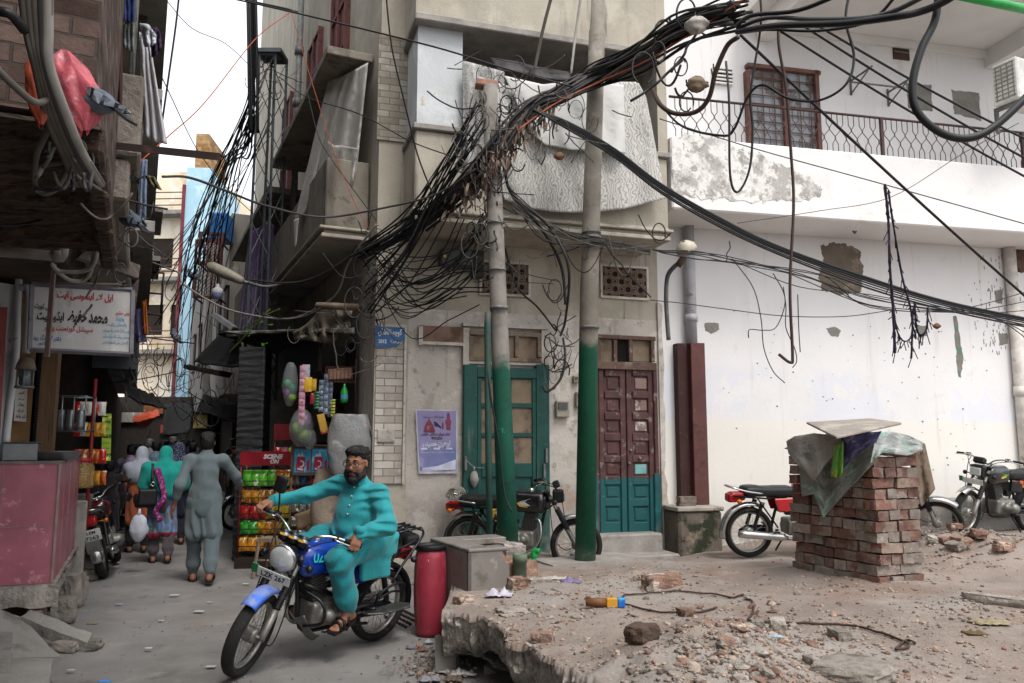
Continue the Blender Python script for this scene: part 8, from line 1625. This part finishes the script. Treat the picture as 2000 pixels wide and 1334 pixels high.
def rough_box(F,s0,s1,z0,z1,o0,o1,amp,n=12):
 g=MB();dl=lambda p:p+V((nz(p.x*7,p.y*7,p.z*7),nz(p.x*7+9,p.y*7,p.z*7),nz(p.x*7,p.y*7+5,p.z*7)))*amp+V((nz(p.x*22,p.y*22,p.z*22),)*3)*amp*.4
 for A,B,Cc,D in(((s0,z0,o1),(s1,z0,o1),(s1,z1,o1),(s0,z1,o1)),((s1,z0,o1),(s1,z0,o0),(s1,z1,o0),(s1,z1,o1)),((s0,z1,o1),(s1,z1,o1),(s1,z1,o0),(s0,z1,o0)),((s0,z0,o0),(s0,z0,o1),(s0,z1,o1),(s0,z1,o0)),((s1,z0,o0),(s0,z0,o0),(s0,z1,o0),(s1,z1,o0))):
  q=[F.w(*p)for p in(A,B,Cc,D)];g.grid(lambda a,b:dl(q[0].lerp(q[1],a).lerp(q[3].lerp(q[2],a),b)),n,n,smooth=False)
 return g
M_brk=mat('broken_brickwork','#86695a',.95,var=.3,scale=6,coords='world',bump=1.,bscale=22,layers=[('#b8aca0',4,.54,.62),('#4a3a32',5,.58,.68),('#9c8f84',10,.58,.68)])
rough_box(PF,.34,.66,.25,zt2-.12,-.55,-.04,.03).build('brick_core',M_brk,pb_);rough_box(PF,.52,.70,.25,zt2-.01,-.92,-.35,.025).build('right_wall',M_broken,pb_);rough_box(PF,.03,.52,.3,zt2-.09,-.85,-.2,.03).build('rubble_fill',M_brk,pb_)
g=MB();a=PF.w(.46,.42,.02);g.lathe([(.055,0),(.055,.2),(.062,.2),(.062,.27),(.05,.27),(.05,.02)],a,seg=16);tag(g.build('pipe_stub',mat('old_green_pvc','#5d6a58',.7,layers=[('#84796c',5,.54,.66)]),off=a),'short cut green grey pipe standing in front of the broken block','pipe')
lump('concrete_lump','pale concrete lump at the foot of the cut pipe','concrete',PF.w(.62,.42,.06),(.2,.15,.14),M_broken,61,None,.3)
g=MB();a=P(1043,1108,7.7);g.tube(smooth([a,a+V((0,0,.12)),a+V((.01,0,.15)),a+V((.05,-.02,.15))]),.026,10);g.lathe([(.034,.10),(.034,.135)],a,seg=10);tag(g.build('green_elbow',mat('bright_green_pipe','#0f8a3f',.4),off=a),'bright green plastic pipe elbow beside the broken block','pipe')
for(pl,lb)in(([(850,1242),(888,1262),(892,1318),(850,1312)],'brown wall tile standing under the slab corner'),([(945,1300),(985,1322),(990,1350),(945,1350)],'second brown wall tile under the broken slab edge')):
 q=[G(u,1312,0)for u,v in pl];Y=q[0].y-.06;g=MB();pts=[P(u,v,Y+.12*((u-pl[0][0])/60))for u,v in pl];g.add(pts+[p+V((.02,.05,0))for p in pts],[(3,2,1,0),(4,5,6,7),(0,1,5,4),(1,2,6,5),(2,3,7,6),(3,0,4,7)]);tag(g.build('wall_tile',M_tile2,off=pts[0]),lb,'tile')
M_rb=mat('stacked_red_brick','#6a4c42',.95,var=.22,scale=9,rnd=.28,bump=.6,bscale=30,layers=[('#85776c',5,.45,.60,{'a':.85}),('#5a2f26',5,.58,.7,{'a':.8}),('#b5a79b',14,.63,.7,{'a':.6})])
M_gb=mat('mortar_caked_brick','#82786f',.95,var=.2,scale=8,rnd=.2,bump=.7,bscale=26,layers=[('#6b635b',5,.54,.66),('#7d5244',4,.54,.64,{'a':.8}),('#aaa298',11,.6,.7)])
bx,by=G(1721,1148,.5).x,G(1721,1148,.5).y;dD=V((-.383,.924,0));dE=V((.924,.383,0))
CH=.0838;rb_=random.Random(21);protos={}
def bproto(i,m,d):
 k=(i,m.name,d)
 if k not in protos:
  g=MB();r_=random.Random(i*7+3);n=5;hd=V(d)*.5
  for ax_ in range(3):
   for sg in(-1,1):
    def fn(a,b):
     c=[0,0,0];c[ax_]=sg;c[(ax_+1)%3]=(a*2-1)*sg;c[(ax_+2)%3]=b*2-1;p=V((c[0]*hd.x,c[1]*hd.y,c[2]*hd.z));e=sum(abs(abs(x)-1)<1e-3 for x in c)
     return p*(1-.035*(e>1)*abs(nz(c[0]*3+i,c[1]*3,c[2]*3)))+V((nz(p.x*16+i*5,p.y*16,p.z*16),nz(p.x*16,p.y*16+i*3,p.z*16),.5*nz(p.x*16,p.y*16,p.z*16+i)))*.007
    g.grid(fn,n,n,smooth=False)
  protos[k]=g.mesh('brick',m)
 return protos[k]
def put_brick(q,yaw,m,label,group,d=(.228,.112,.076),tilt=(0,0)):
 o=bpy.data.objects.new('brick',bproto(rb_.randint(0,5),m,d));COL.objects.link(o);o.location=q;o.rotation_euler=(tilt[0],tilt[1],yaw);return tag(o,label,'brick',group)
NL=13;B0=V((bx,by,.0));zb0=.50
yD=math.atan2(dD.y,dD.x)
for L_ in range(NL):
 z=zb0+CH*(L_+.5)-.004;drift=V((rb_.uniform(-.012,.012),rb_.uniform(-.012,.012),0))
 cells=[(i,j,True)for i in range(4)for j in range(4)if i in(0,3)or j in(0,3)or L_>8]if L_%2==0 else[(i,j,False)for i in range(8)for j in range(2)]
 for i,j,str_ in cells:
  if L_==NL-1 and rb_.random()<.35:continue
  a,b=((.117+i*.238),(.058+j*.118))if str_ else((.058+i*.119),(.117+j*.240))
  q=B0+dD*(a+rb_.uniform(-.013,.013))+dE*(b+rb_.uniform(-.015,.015))+drift+V((0,0,z+rb_.uniform(-.002,.002)));gy=rb_.random()<(.5 if L_<9 else .3)
  put_brick(q,(yD if str_ else yD+math.pi/2)+rb_.gauss(0,.035),M_gb if gy else M_rb,'grey mortar caked brick in the square brick stack' if gy else 'bare red brick in the square brick stack','mortar caked bricks in the brick stack' if gy else 'red bricks in the brick stack',tilt=(rb_.gauss(0,.025),rb_.gauss(0,.025)))
for n_,(u,v,yw)in enumerate(((1340,992,.2),(1341,979,.25))):q=WH.w(WH.pt(u,v,.35)[0],WH.pt(1340,998,.5)[1]+.05+.08*n_,.35);put_brick(q,yw,M_gb,('lower of two pale bricks on the mossy block','upper of two pale bricks on the mossy block')[n_],None)
BP=Frame(bx,by,.383,-.924);BQ=Frame(bx,by,.924,.383)
def yP(o):
 return lambda u,v:BP.hit(u,v,o).y
def yQ(o):return lambda u,v:BQ.hit(u,v,o).y
M_tarp=mat('dirty_tarpaulin','#a09a94',.7,var=.12,scale=3,coords='uv',layers=[('#7c7c74',2.2,.54,.64),('#b0a8a2',4,.58,.68),('#5f5b55',6,.62,.72)],bump=.9)
M_tarpg=mat('green_grey_sheet','#84867e',.6,var=.15,scale=4,coords='uv',layers=[('#8fb3a4',4,.55,.62),('#605f56',3,.54,.66)],bump=.9)
M_prp=mat('purple_print_sheet','#4a466d',.6,coords='uv',layers=[('#8d83a5',3,.56,.62),('#a8402f',3.5,.645,.66)])
M_lime=mat('lime_wrapper','#5f9a3f',.5,coords='uv',layers=[('#a8a03a',4,.56,.62),('#3a3a26',6,.62,.7)]);M_wpl=mat('pale_plastic_sheet','#a8aca8',.45,coords='uv',var=.1,layers=[('#7fa59a',4,.56,.64),('#d0cfcb',6,.6,.68),('#77706a',5,.62,.7)],bump=.5)
cloth('tarpaulin','pale grey tarpaulin sheet draped over the left side of the brick stack','tarpaulin',[(1536,862),(1552,852),(1590,846),(1640,852)],[(1540,885),(1562,912),(1590,940),(1614,905),(1648,866)],yP(.15),M_tarp,folds=3,amp=.03,nu=40,nv=26)
cloth('tarpaulin','dark translucent green sheet hanging lowest to a point on the brick stack','tarpaulin',[(1556,862),(1600,856),(1660,856),(1714,852)],[(1566,970),(1590,965),(1608,1012),(1640,975),(1706,905)],yP(.045),M_tarpg,folds=3,amp=.025,nu=44,nv=30)
cloth('wrapper_sheet','purple printed plastic sheet tucked under the board on the brick stack','sheet',[(1640,850),(1690,846),(1722,842)],[(1640,925),(1668,890),(1712,862)],yP(.13),M_prp,folds=2,amp=.02,nu=26)
cloth('wrapper_sheet','lime green wrapper hanging between the tarpaulins on the brick stack','sheet',[(1630,868),(1648,862)],[(1622,930),(1638,934),(1646,925)],yP(.17),M_lime,folds=2,amp=.02,nu=16,nv=14)
cloth('plastic_sheet','mint and white plastic sheet on the right corner of the brick stack','sheet',[(1712,846),(1740,842),(1775,850),(1802,864)],[(1700,905),(1722,884),(1772,890),(1800,880)],yQ(.08),M_wpl,folds=3,amp=.03,nu=36)
cloth('sacking','brown sacking hanging down the far right side of the brick stack','sacking',[(1772,866),(1790,862),(1806,866)],[(1786,960),(1800,990),(1826,955)],lambda u,v:BQ.hit(1790,900,-.02).y-.02+.003*(u-1772),mat('brown_sacking','#6d5e50',.95,coords='uv',layers=[('#8d8072',4,.55,.68),('#463a30',4,.6,.7)],bump=.4),folds=2,amp=.04,nu=24)
q=[P(1575,824,6.85),P(1634,853,6.05),P(1761,825,6.35),P(1700,817,7.2)];g=MB();n_=(q[1]-q[0]).cross(q[3]-q[0]).normalized()*.018
g.add(q+[p-n_ for p in q],[(0,1,2,3),(7,6,5,4),(0,4,5,1),(1,5,6,2),(2,6,7,3),(3,7,4,0)]);tag(g.build('board',mat('weathered_ply','#8d857c',.85,var=.12,layers=[('#a89f94',3,.5,.62),('#6d7a86',5,.62,.7)],coords='world'),off=q[0],bevel=.004),'weathered grey board lying tilted on top of the brick stack','board')
g=MB();c=B0+dD*.47+dE*.24+V((0,0,zb0+CH*NL));
def topf(a,b):p=B0+dD*(-.03+1.0*a)+dE*(-.03+.54*b);return V((p.x,p.y,zb0+CH*NL-.03+.16*math.sin(math.pi*a)**.7*math.sin(math.pi*b)**.7+.03*nz(a*5,b*5)))
g.grid(topf,24,18);tag(g.build('tarpaulin',M_tarp,off=c,solid=.006),'crumpled tarpaulin bunched on top of the brick stack under the board','tarpaulin')
rg=random.Random(5)
def inside(x,y):
 d=ray(0,0);v=V((x,y,0));yy=y*cp+(lot_z(x,y)-CAMZ)*sp
 return yy>1
def first_hit(u,v,y0=6.,st=.12):
 d=ray(u,v);y=y0
 while y<12:
  p=V((0,0,CAMZ))+d*(y/d.y)
  if p.z<lot_z(p.x,p.y):return V((p.x,p.y,lot_z(p.x,p.y)))
  y+=st
 return V((p.x,p.y,lot_z(p.x,p.y)))
EP=[(p.x,p.y)for p in E2];BPL=[(along(BACK,i/NS).x,along(BACK,i/NS).y)for i in range(NS+1)]
LOTP=[p for p in EP]+BPL[::-1]
def inpoly(x,y,pl=LOTP):
 c=False;j=len(pl)-1
 for i in range(len(pl)):
  xi,yi=pl[i];xj,yj=pl[j]
  if(yi>y)!=(yj>y)and x<(xj-xi)*(y-yi)/(yj-yi)+xi:c=not c
  j=i
 return c
DENS=[(1420,1280,90,45,3800),(1040,1235,75,40,800),(1130,1160,80,25,600),(1280,1130,55,14,400),(1640,1225,110,22,450),(1900,1190,80,18,500),(1920,1048,80,16,1300),(1830,1095,120,20,900),(980,1120,40,14,300),(1660,1145,110,12,350),(1450,1310,200,30,1500),(1500,1180,350,80,1500),(1800,1290,160,30,350),(1330,1080,14,6,60)]
g=MB();mats_=[mat('gravel_grey','#857c74',.95,var=.25,scale=20,coords='world'),mat('gravel_red','#866a5c',.95,var=.3,scale=20,coords='world'),mat('gravel_buff','#978678',.95,var=.25,scale=20,coords='world'),mat('gravel_dark','#5f574f',.95,var=.3,coords='world')]
BIG=[]
for u0,v0,su,sv,n in DENS:
 for k in range(n):
  u,v=rg.gauss(u0,su),rg.gauss(v0,sv)
  if v<1000:continue
  p=G(u,v,.5);z=lot_z(p.x,p.y);p=G(u,v,z)
  if v<1115:p=first_hit(u,v)
  if not inpoly(p.x,p.y)or p.y>11.5:continue
  r_=.004+.019*rg.random()**3.6;g.mi=rg.choice((0,0,1,2,2,3));g.stone((p.x,p.y,lot_z(p.x,p.y)+r_*.2),(r_*1.6,r_*1.3,r_*.9),rg)
  if rg.random()<.03:BIG.append((p.x,p.y))
tag(g.build('rubble',mats_),'small broken stone and brick gravel strewn over the raised lot','rubble',None,'stuff')
M_ck=mat('brick_chunk','#7d6356',.95,var=.3,scale=12,rnd=.3,bump=.8,layers=[('#a89a8c',6,.54,.64),('#5f4438',7,.6,.7)]);M_cg=mat('concrete_chunk','#8d857c',.95,var=.25,scale=12,rnd=.25,bump=.8,layers=[('#6b635a',7,.56,.66),('#aea499',9,.6,.7)])
cps=[]
for k in range(6):
 g=MB();g.stone((0,0,0),(.11,.085,.055),random.Random(k+50));cps.append(g.mesh('broken_chunk',M_ck if k%2 else M_cg))
for k,(x,y)in enumerate(BIG[:130]):
 j=rg.randint(0,5);o=bpy.data.objects.new('broken_chunk',cps[j]);COL.objects.link(o);s_=rg.uniform(.25,.8);o.scale=(s_,s_*rg.uniform(.7,1.2),s_*rg.uniform(.6,1.1));o.location=(x,y,lot_z(x,y)+.014*s_);o.rotation_euler=(rg.gauss(0,.3),rg.gauss(0,.3),rg.uniform(0,6.28))
 tag(o,'broken brick chunk lying in the rubble of the raised lot' if j%2 else 'grey concrete chunk lying in the rubble of the raised lot','chunk','brick chunks in the rubble' if j%2 else 'concrete chunks in the rubble')
def onlot(u,v):
 p=G(u,v,.47);p=G(u,v,lot_z(p.x,p.y))
 if v<1115:p=first_hit(u,v,5.5,.04)
 return V((p.x,p.y,lot_z(p.x,p.y)))
for k,(u,v,d,m,lb)in enumerate(((1292,1134,(.34,.16,.13),M_brk,'large broken piece of brickwork near the concrete apron'),(1254,1275,(.16,.13,.09),mat('dark_clod','#4a3b32',.95,var=.3,bump=.9),'dark brown clod in the foreground rubble'),(1340,1205,(.12,.09,.06),M_ck,'brown lump beside the coiled wire'),(1520,1240,(.12,.09,.09),M_cg,'pointed grey stone at the end of the black wire'),(1640,1245,(.15,.09,.06),M_cg,'grey stone sliver in the middle of the lot'),(1670,1325,(.34,.3,.09),M_cg,'flat slab fragment at the bottom right'),(1410,1330,(.3,.25,.08),M_cg,'flat brown slab fragment at the bottom edge'),(1010,1150,(.2,.14,.1),M_brk,'tan brick lump near the cut pipe'),(1060,1252,(.13,.1,.07),M_ck,'reddish brick end near the slab edge'),(1000,1198,(.2,.18,.04),M_cg,'flat tilted tile piece on the slab corner'),(1872,1037,(.42,.2,.14),M_brk,'long broken masonry piece on the right mound'),(1960,1028,(.3,.2,.1),M_brk,'masonry chunk on the right mound near the white bag'),(1960,1180,(.5,.12,.07),M_cg,'low broken kerb remnant at the right edge'),(1480,1235,(.08,.07,.07),M_cg,'small upright grey stone in the rubble heap'),(905,1178,(.14,.1,.07),M_ck,'orange brick end on the broken slab corner'))):
 q=onlot(u,v);lump('masonry_lump',lb,'lump',q+V((0,0,d[2]*.3)),d,m,70+k*1.7,None,rg.uniform(0,3))
for k in range(16):
 u,v=rg.uniform(1790,2000),rg.uniform(1030,1085);s_=rg.uniform(.5,1.1);q=onlot(u,v);lump('masonry_lump','broken masonry piece heaped on the right hand mound','lump',q+V((0,0,.03)),(.2*s_,.13*s_,.09*s_),M_brk if k%2 else M_cg,120+k*2.1,'masonry pieces on the right mound',rg.uniform(0,3),rg.gauss(0,.3))
def gwire(pts,r,m,label):
 q=smooth([onlot(u,v)+V((0,0,.018))for u,v in pts],8);q=[V((p.x,p.y,lot_z(p.x,p.y)+.012))for p in q];g=MB();g.tube(q,r,6);tag(g.build('wire',m,off=q[0]),label,'wire')
gwire([(1400,1190),(1370,1198),(1290,1198),(1230,1185),(1214,1172),(1235,1163),(1290,1160),(1380,1162),(1430,1170),(1450,1166),(1470,1178),(1470,1200),(1462,1215),(1490,1222),(1545,1223),(1660,1226),(1720,1240),(1775,1258),(1750,1268),(1770,1252),(1788,1256)],.007,M_w[3],'long dark wire lying in a loop across the lot')
gwire([(1475,1210),(1478,1220),(1505,1216),(1526,1210),(1500,1212)],.008,M_w[2],'short bent grey wire beside the long loop')
jc=thing('juice_carton','orange and blue drink carton with a brown tube lying on the lot','carton',onlot(1178,1187));q=onlot(1178,1187)+V((0,0,.035))
g=MB();g.box(q+V((.06,0,0)),(.075,.06,.06));g.build('orange_half',mat('orange_print','#b8842a',.4,layers=[('#2a3f8d',6,.58,.62)]),jc,bevel=.004);g=MB();g.box(q+V((.125,0,0)),(.05,.061,.061));g.build('blue_half',mat('blue_print','#1f5fae',.4,layers=[('#3a9ad0',6,.56,.62)]),jc,bevel=.004)
g=MB();g.tube([q+V((-.12,0,-.002)),q+V((-.04,0,0)),q+V((.02,0,0))],[.026,.033,.03],12);g.build('brown_tube',mat('brown_wrap','#6a4526',.6,var=.3),jc)
def scrap(u,v,w,label,col,street=False,h=.4,sd=1):
 q=G(u,v,0)if street else onlot(u,v);g=MB();m=mat('scrap_'+col.strip('#'),col,.6,var=.15,scale=14)
 g.grid(lambda a,b:q+V(((a-.5)*w*(1+.4*nz(a*3+sd,b*3)),(b-.5)*w*.6,.006+w*h*abs(nz(a*4+sd,b*4+u,3))*(.3+math.sin(math.pi*a)*math.sin(math.pi*b)))),10,8);return tag(g.build('litter',m,off=q,solid=.003),label,'litter')
scrap(975,1165,.20,'crumpled lilac white plastic bag on the slab corner','#b5b0bc',h=.6);scrap(1115,1140,.16,'purple and clear wrapper on the rubble','#6f6485',h=.5);scrap(1090,1126,.22,'curved white plastic strip on the rubble','#b0a8a2',h=.15);scrap(1990,1012,.16,'white plastic bag on the right mound','#c0bcc4',h=.8)
scrap(1515,1252,.08,'pale blue plastic cup shard in the rubble','#93a3ab',h=.3);scrap(1935,1222,.2,'pale dried banana peel and leaf litter on the lot','#8d8064',h=.25);scrap(1905,1238,.12,'dark dried peel on the lot','#5a4a26',h=.3)
LT=[(465,976,'white paper scrap on the street by the parked motorcycle','#b5b5b5'),(480,1141,'white paper scrap left of the front wheel shadow','#b0b0ae'),(341,1163,'white torn paper near the grey man','#b8b8b6'),(408,1177,'small white scrap behind the grey man','#aaaaa8'),(233,1181,'blue and white wrapper on the left of the street','#8d93ad'),(180,1219,'brown leaf scrap by the concrete slab','#7a6a50'),(290,1267,'white folded paper in mid street','#b4b4b2'),(412,1303,'long white paper smear at the bottom of the street','#a8a8a6'),(388,1195,'tiny white scrap in mid street','#b0b0ae'),(314,1213,'small white wrapper in mid street','#b5b5b0'),(205,1332,'bright blue cap at the bottom edge','#2f7ac0'),(800,1140,'red white and green wrapper by the wall behind the barrel','#b08a88'),(138,1310,'small pale scrap near the step','#a5a29d')]
for k,(u,v,lb,col)in enumerate(LT):scrap(u,v,.05+.02*(k%3),lb,col,True,.1,k*3.1)
for k,(u,v,w,lb,col)in enumerate(((868,1312,.16,'white plastic bag in the rubbish by the slab hole','#a5a3a0'),(905,1318,.16,'torn white plastic sheet in the rubbish by the slab hole','#aaa8a4'),(840,1330,.14,'grey plastic in the rubbish by the slab hole','#77757a'),(838,1256,.07,'silver foil wrapper at the foot of the barrel','#93979c'),(803,1265,.07,'dull violet wrapper near the barrel','#6d6880'),(826,1270,.08,'brown crumpled paper at the foot of the barrel','#6a4c40'),(885,1330,.12,'brown leaf rubbish in the slab hole','#5d5044'))):scrap(u,v,w,lb,col,True,.55,k*2.3)
g=MB()
for k in range(420):
 u,v=rg.gauss(850,34),rg.gauss(1300,22);p=G(u,v,0);r_=.006+.02*rg.random()**3;g.mi=rg.choice((0,1,3));g.stone((p.x,p.y,r_*.3),(r_*1.5,r_*1.3,r_),rg)
for k in range(500):
 u,v=rg.uniform(100,850),rg.uniform(1100,1334);p=G(u,v,0);r_=.003+.010*rg.random()**4;g.mi=rg.choice((0,1,3));g.stone((p.x,p.y,r_*.3),(r_*1.5,r_*1.3,r_),rg)
tag(g.build('street_grit',mats_),'grit and crumbs scattered on the street','grit',None,'stuff')
g=MB();a=[G(u,v,.004)for u,v in((745,1205),(790,1228),(824,1205),(785,1186))];n=8
for i in range(n):
 for j in range(n):
  if j%2==0:continue
  p=a[0].lerp(a[1],(i+.2)/n).lerp(a[3].lerp(a[2],(i+.2)/n),j/n);q=a[0].lerp(a[1],(i+.8)/n).lerp(a[3].lerp(a[2],(i+.8)/n),j/n);g.tube([p,q],.014,4)
tag(g.build('drain_grate',mat('drain_slots','#2b2826',.9),off=a[0]),'slotted iron drain grate in the street behind the motorcycle','grate')
g=MB();c=FR.hit(926,935,.12);g.grid(lambda a,b:c+V((.055*math.sin(math.pi*clamp(.12+.85*b))**.8*math.cos(a*6.283)*(1+.15*nz(a*5,b*5)),.05*math.sin(a*6.283)*math.sin(math.pi*clamp(.12+.85*b))**.8,.09-.2*b)),20,14);g.tube([c+V((0,0,.08)),c+V((0,0,.15))],.01,6);g.tube(smooth([FR.hit(912,900,.08),c+V((0,0,.14)),FR.hit(945,914,.08)],4),.004,4);tag(g.build('knotted_bag',mat('grey_poly_bag','#8d8a85',.5,var=.15,bump=.5),off=c),'small grey plastic bag knotted on the green door','bag')
g=MB();g.grid(lambda a,b:FR.hit(737+34*a,838+27*b,.135+.03*abs(nz(a*4,b*3))*b),10,8);tag(g.build('torn_paper',mat('torn_bill','#a39d95',.9,layers=[('#7d776f',5,.55,.68)]),off=FR.hit(750,850,.14),solid=.003),'torn grey paper bill curling off the brick pilaster','paper')
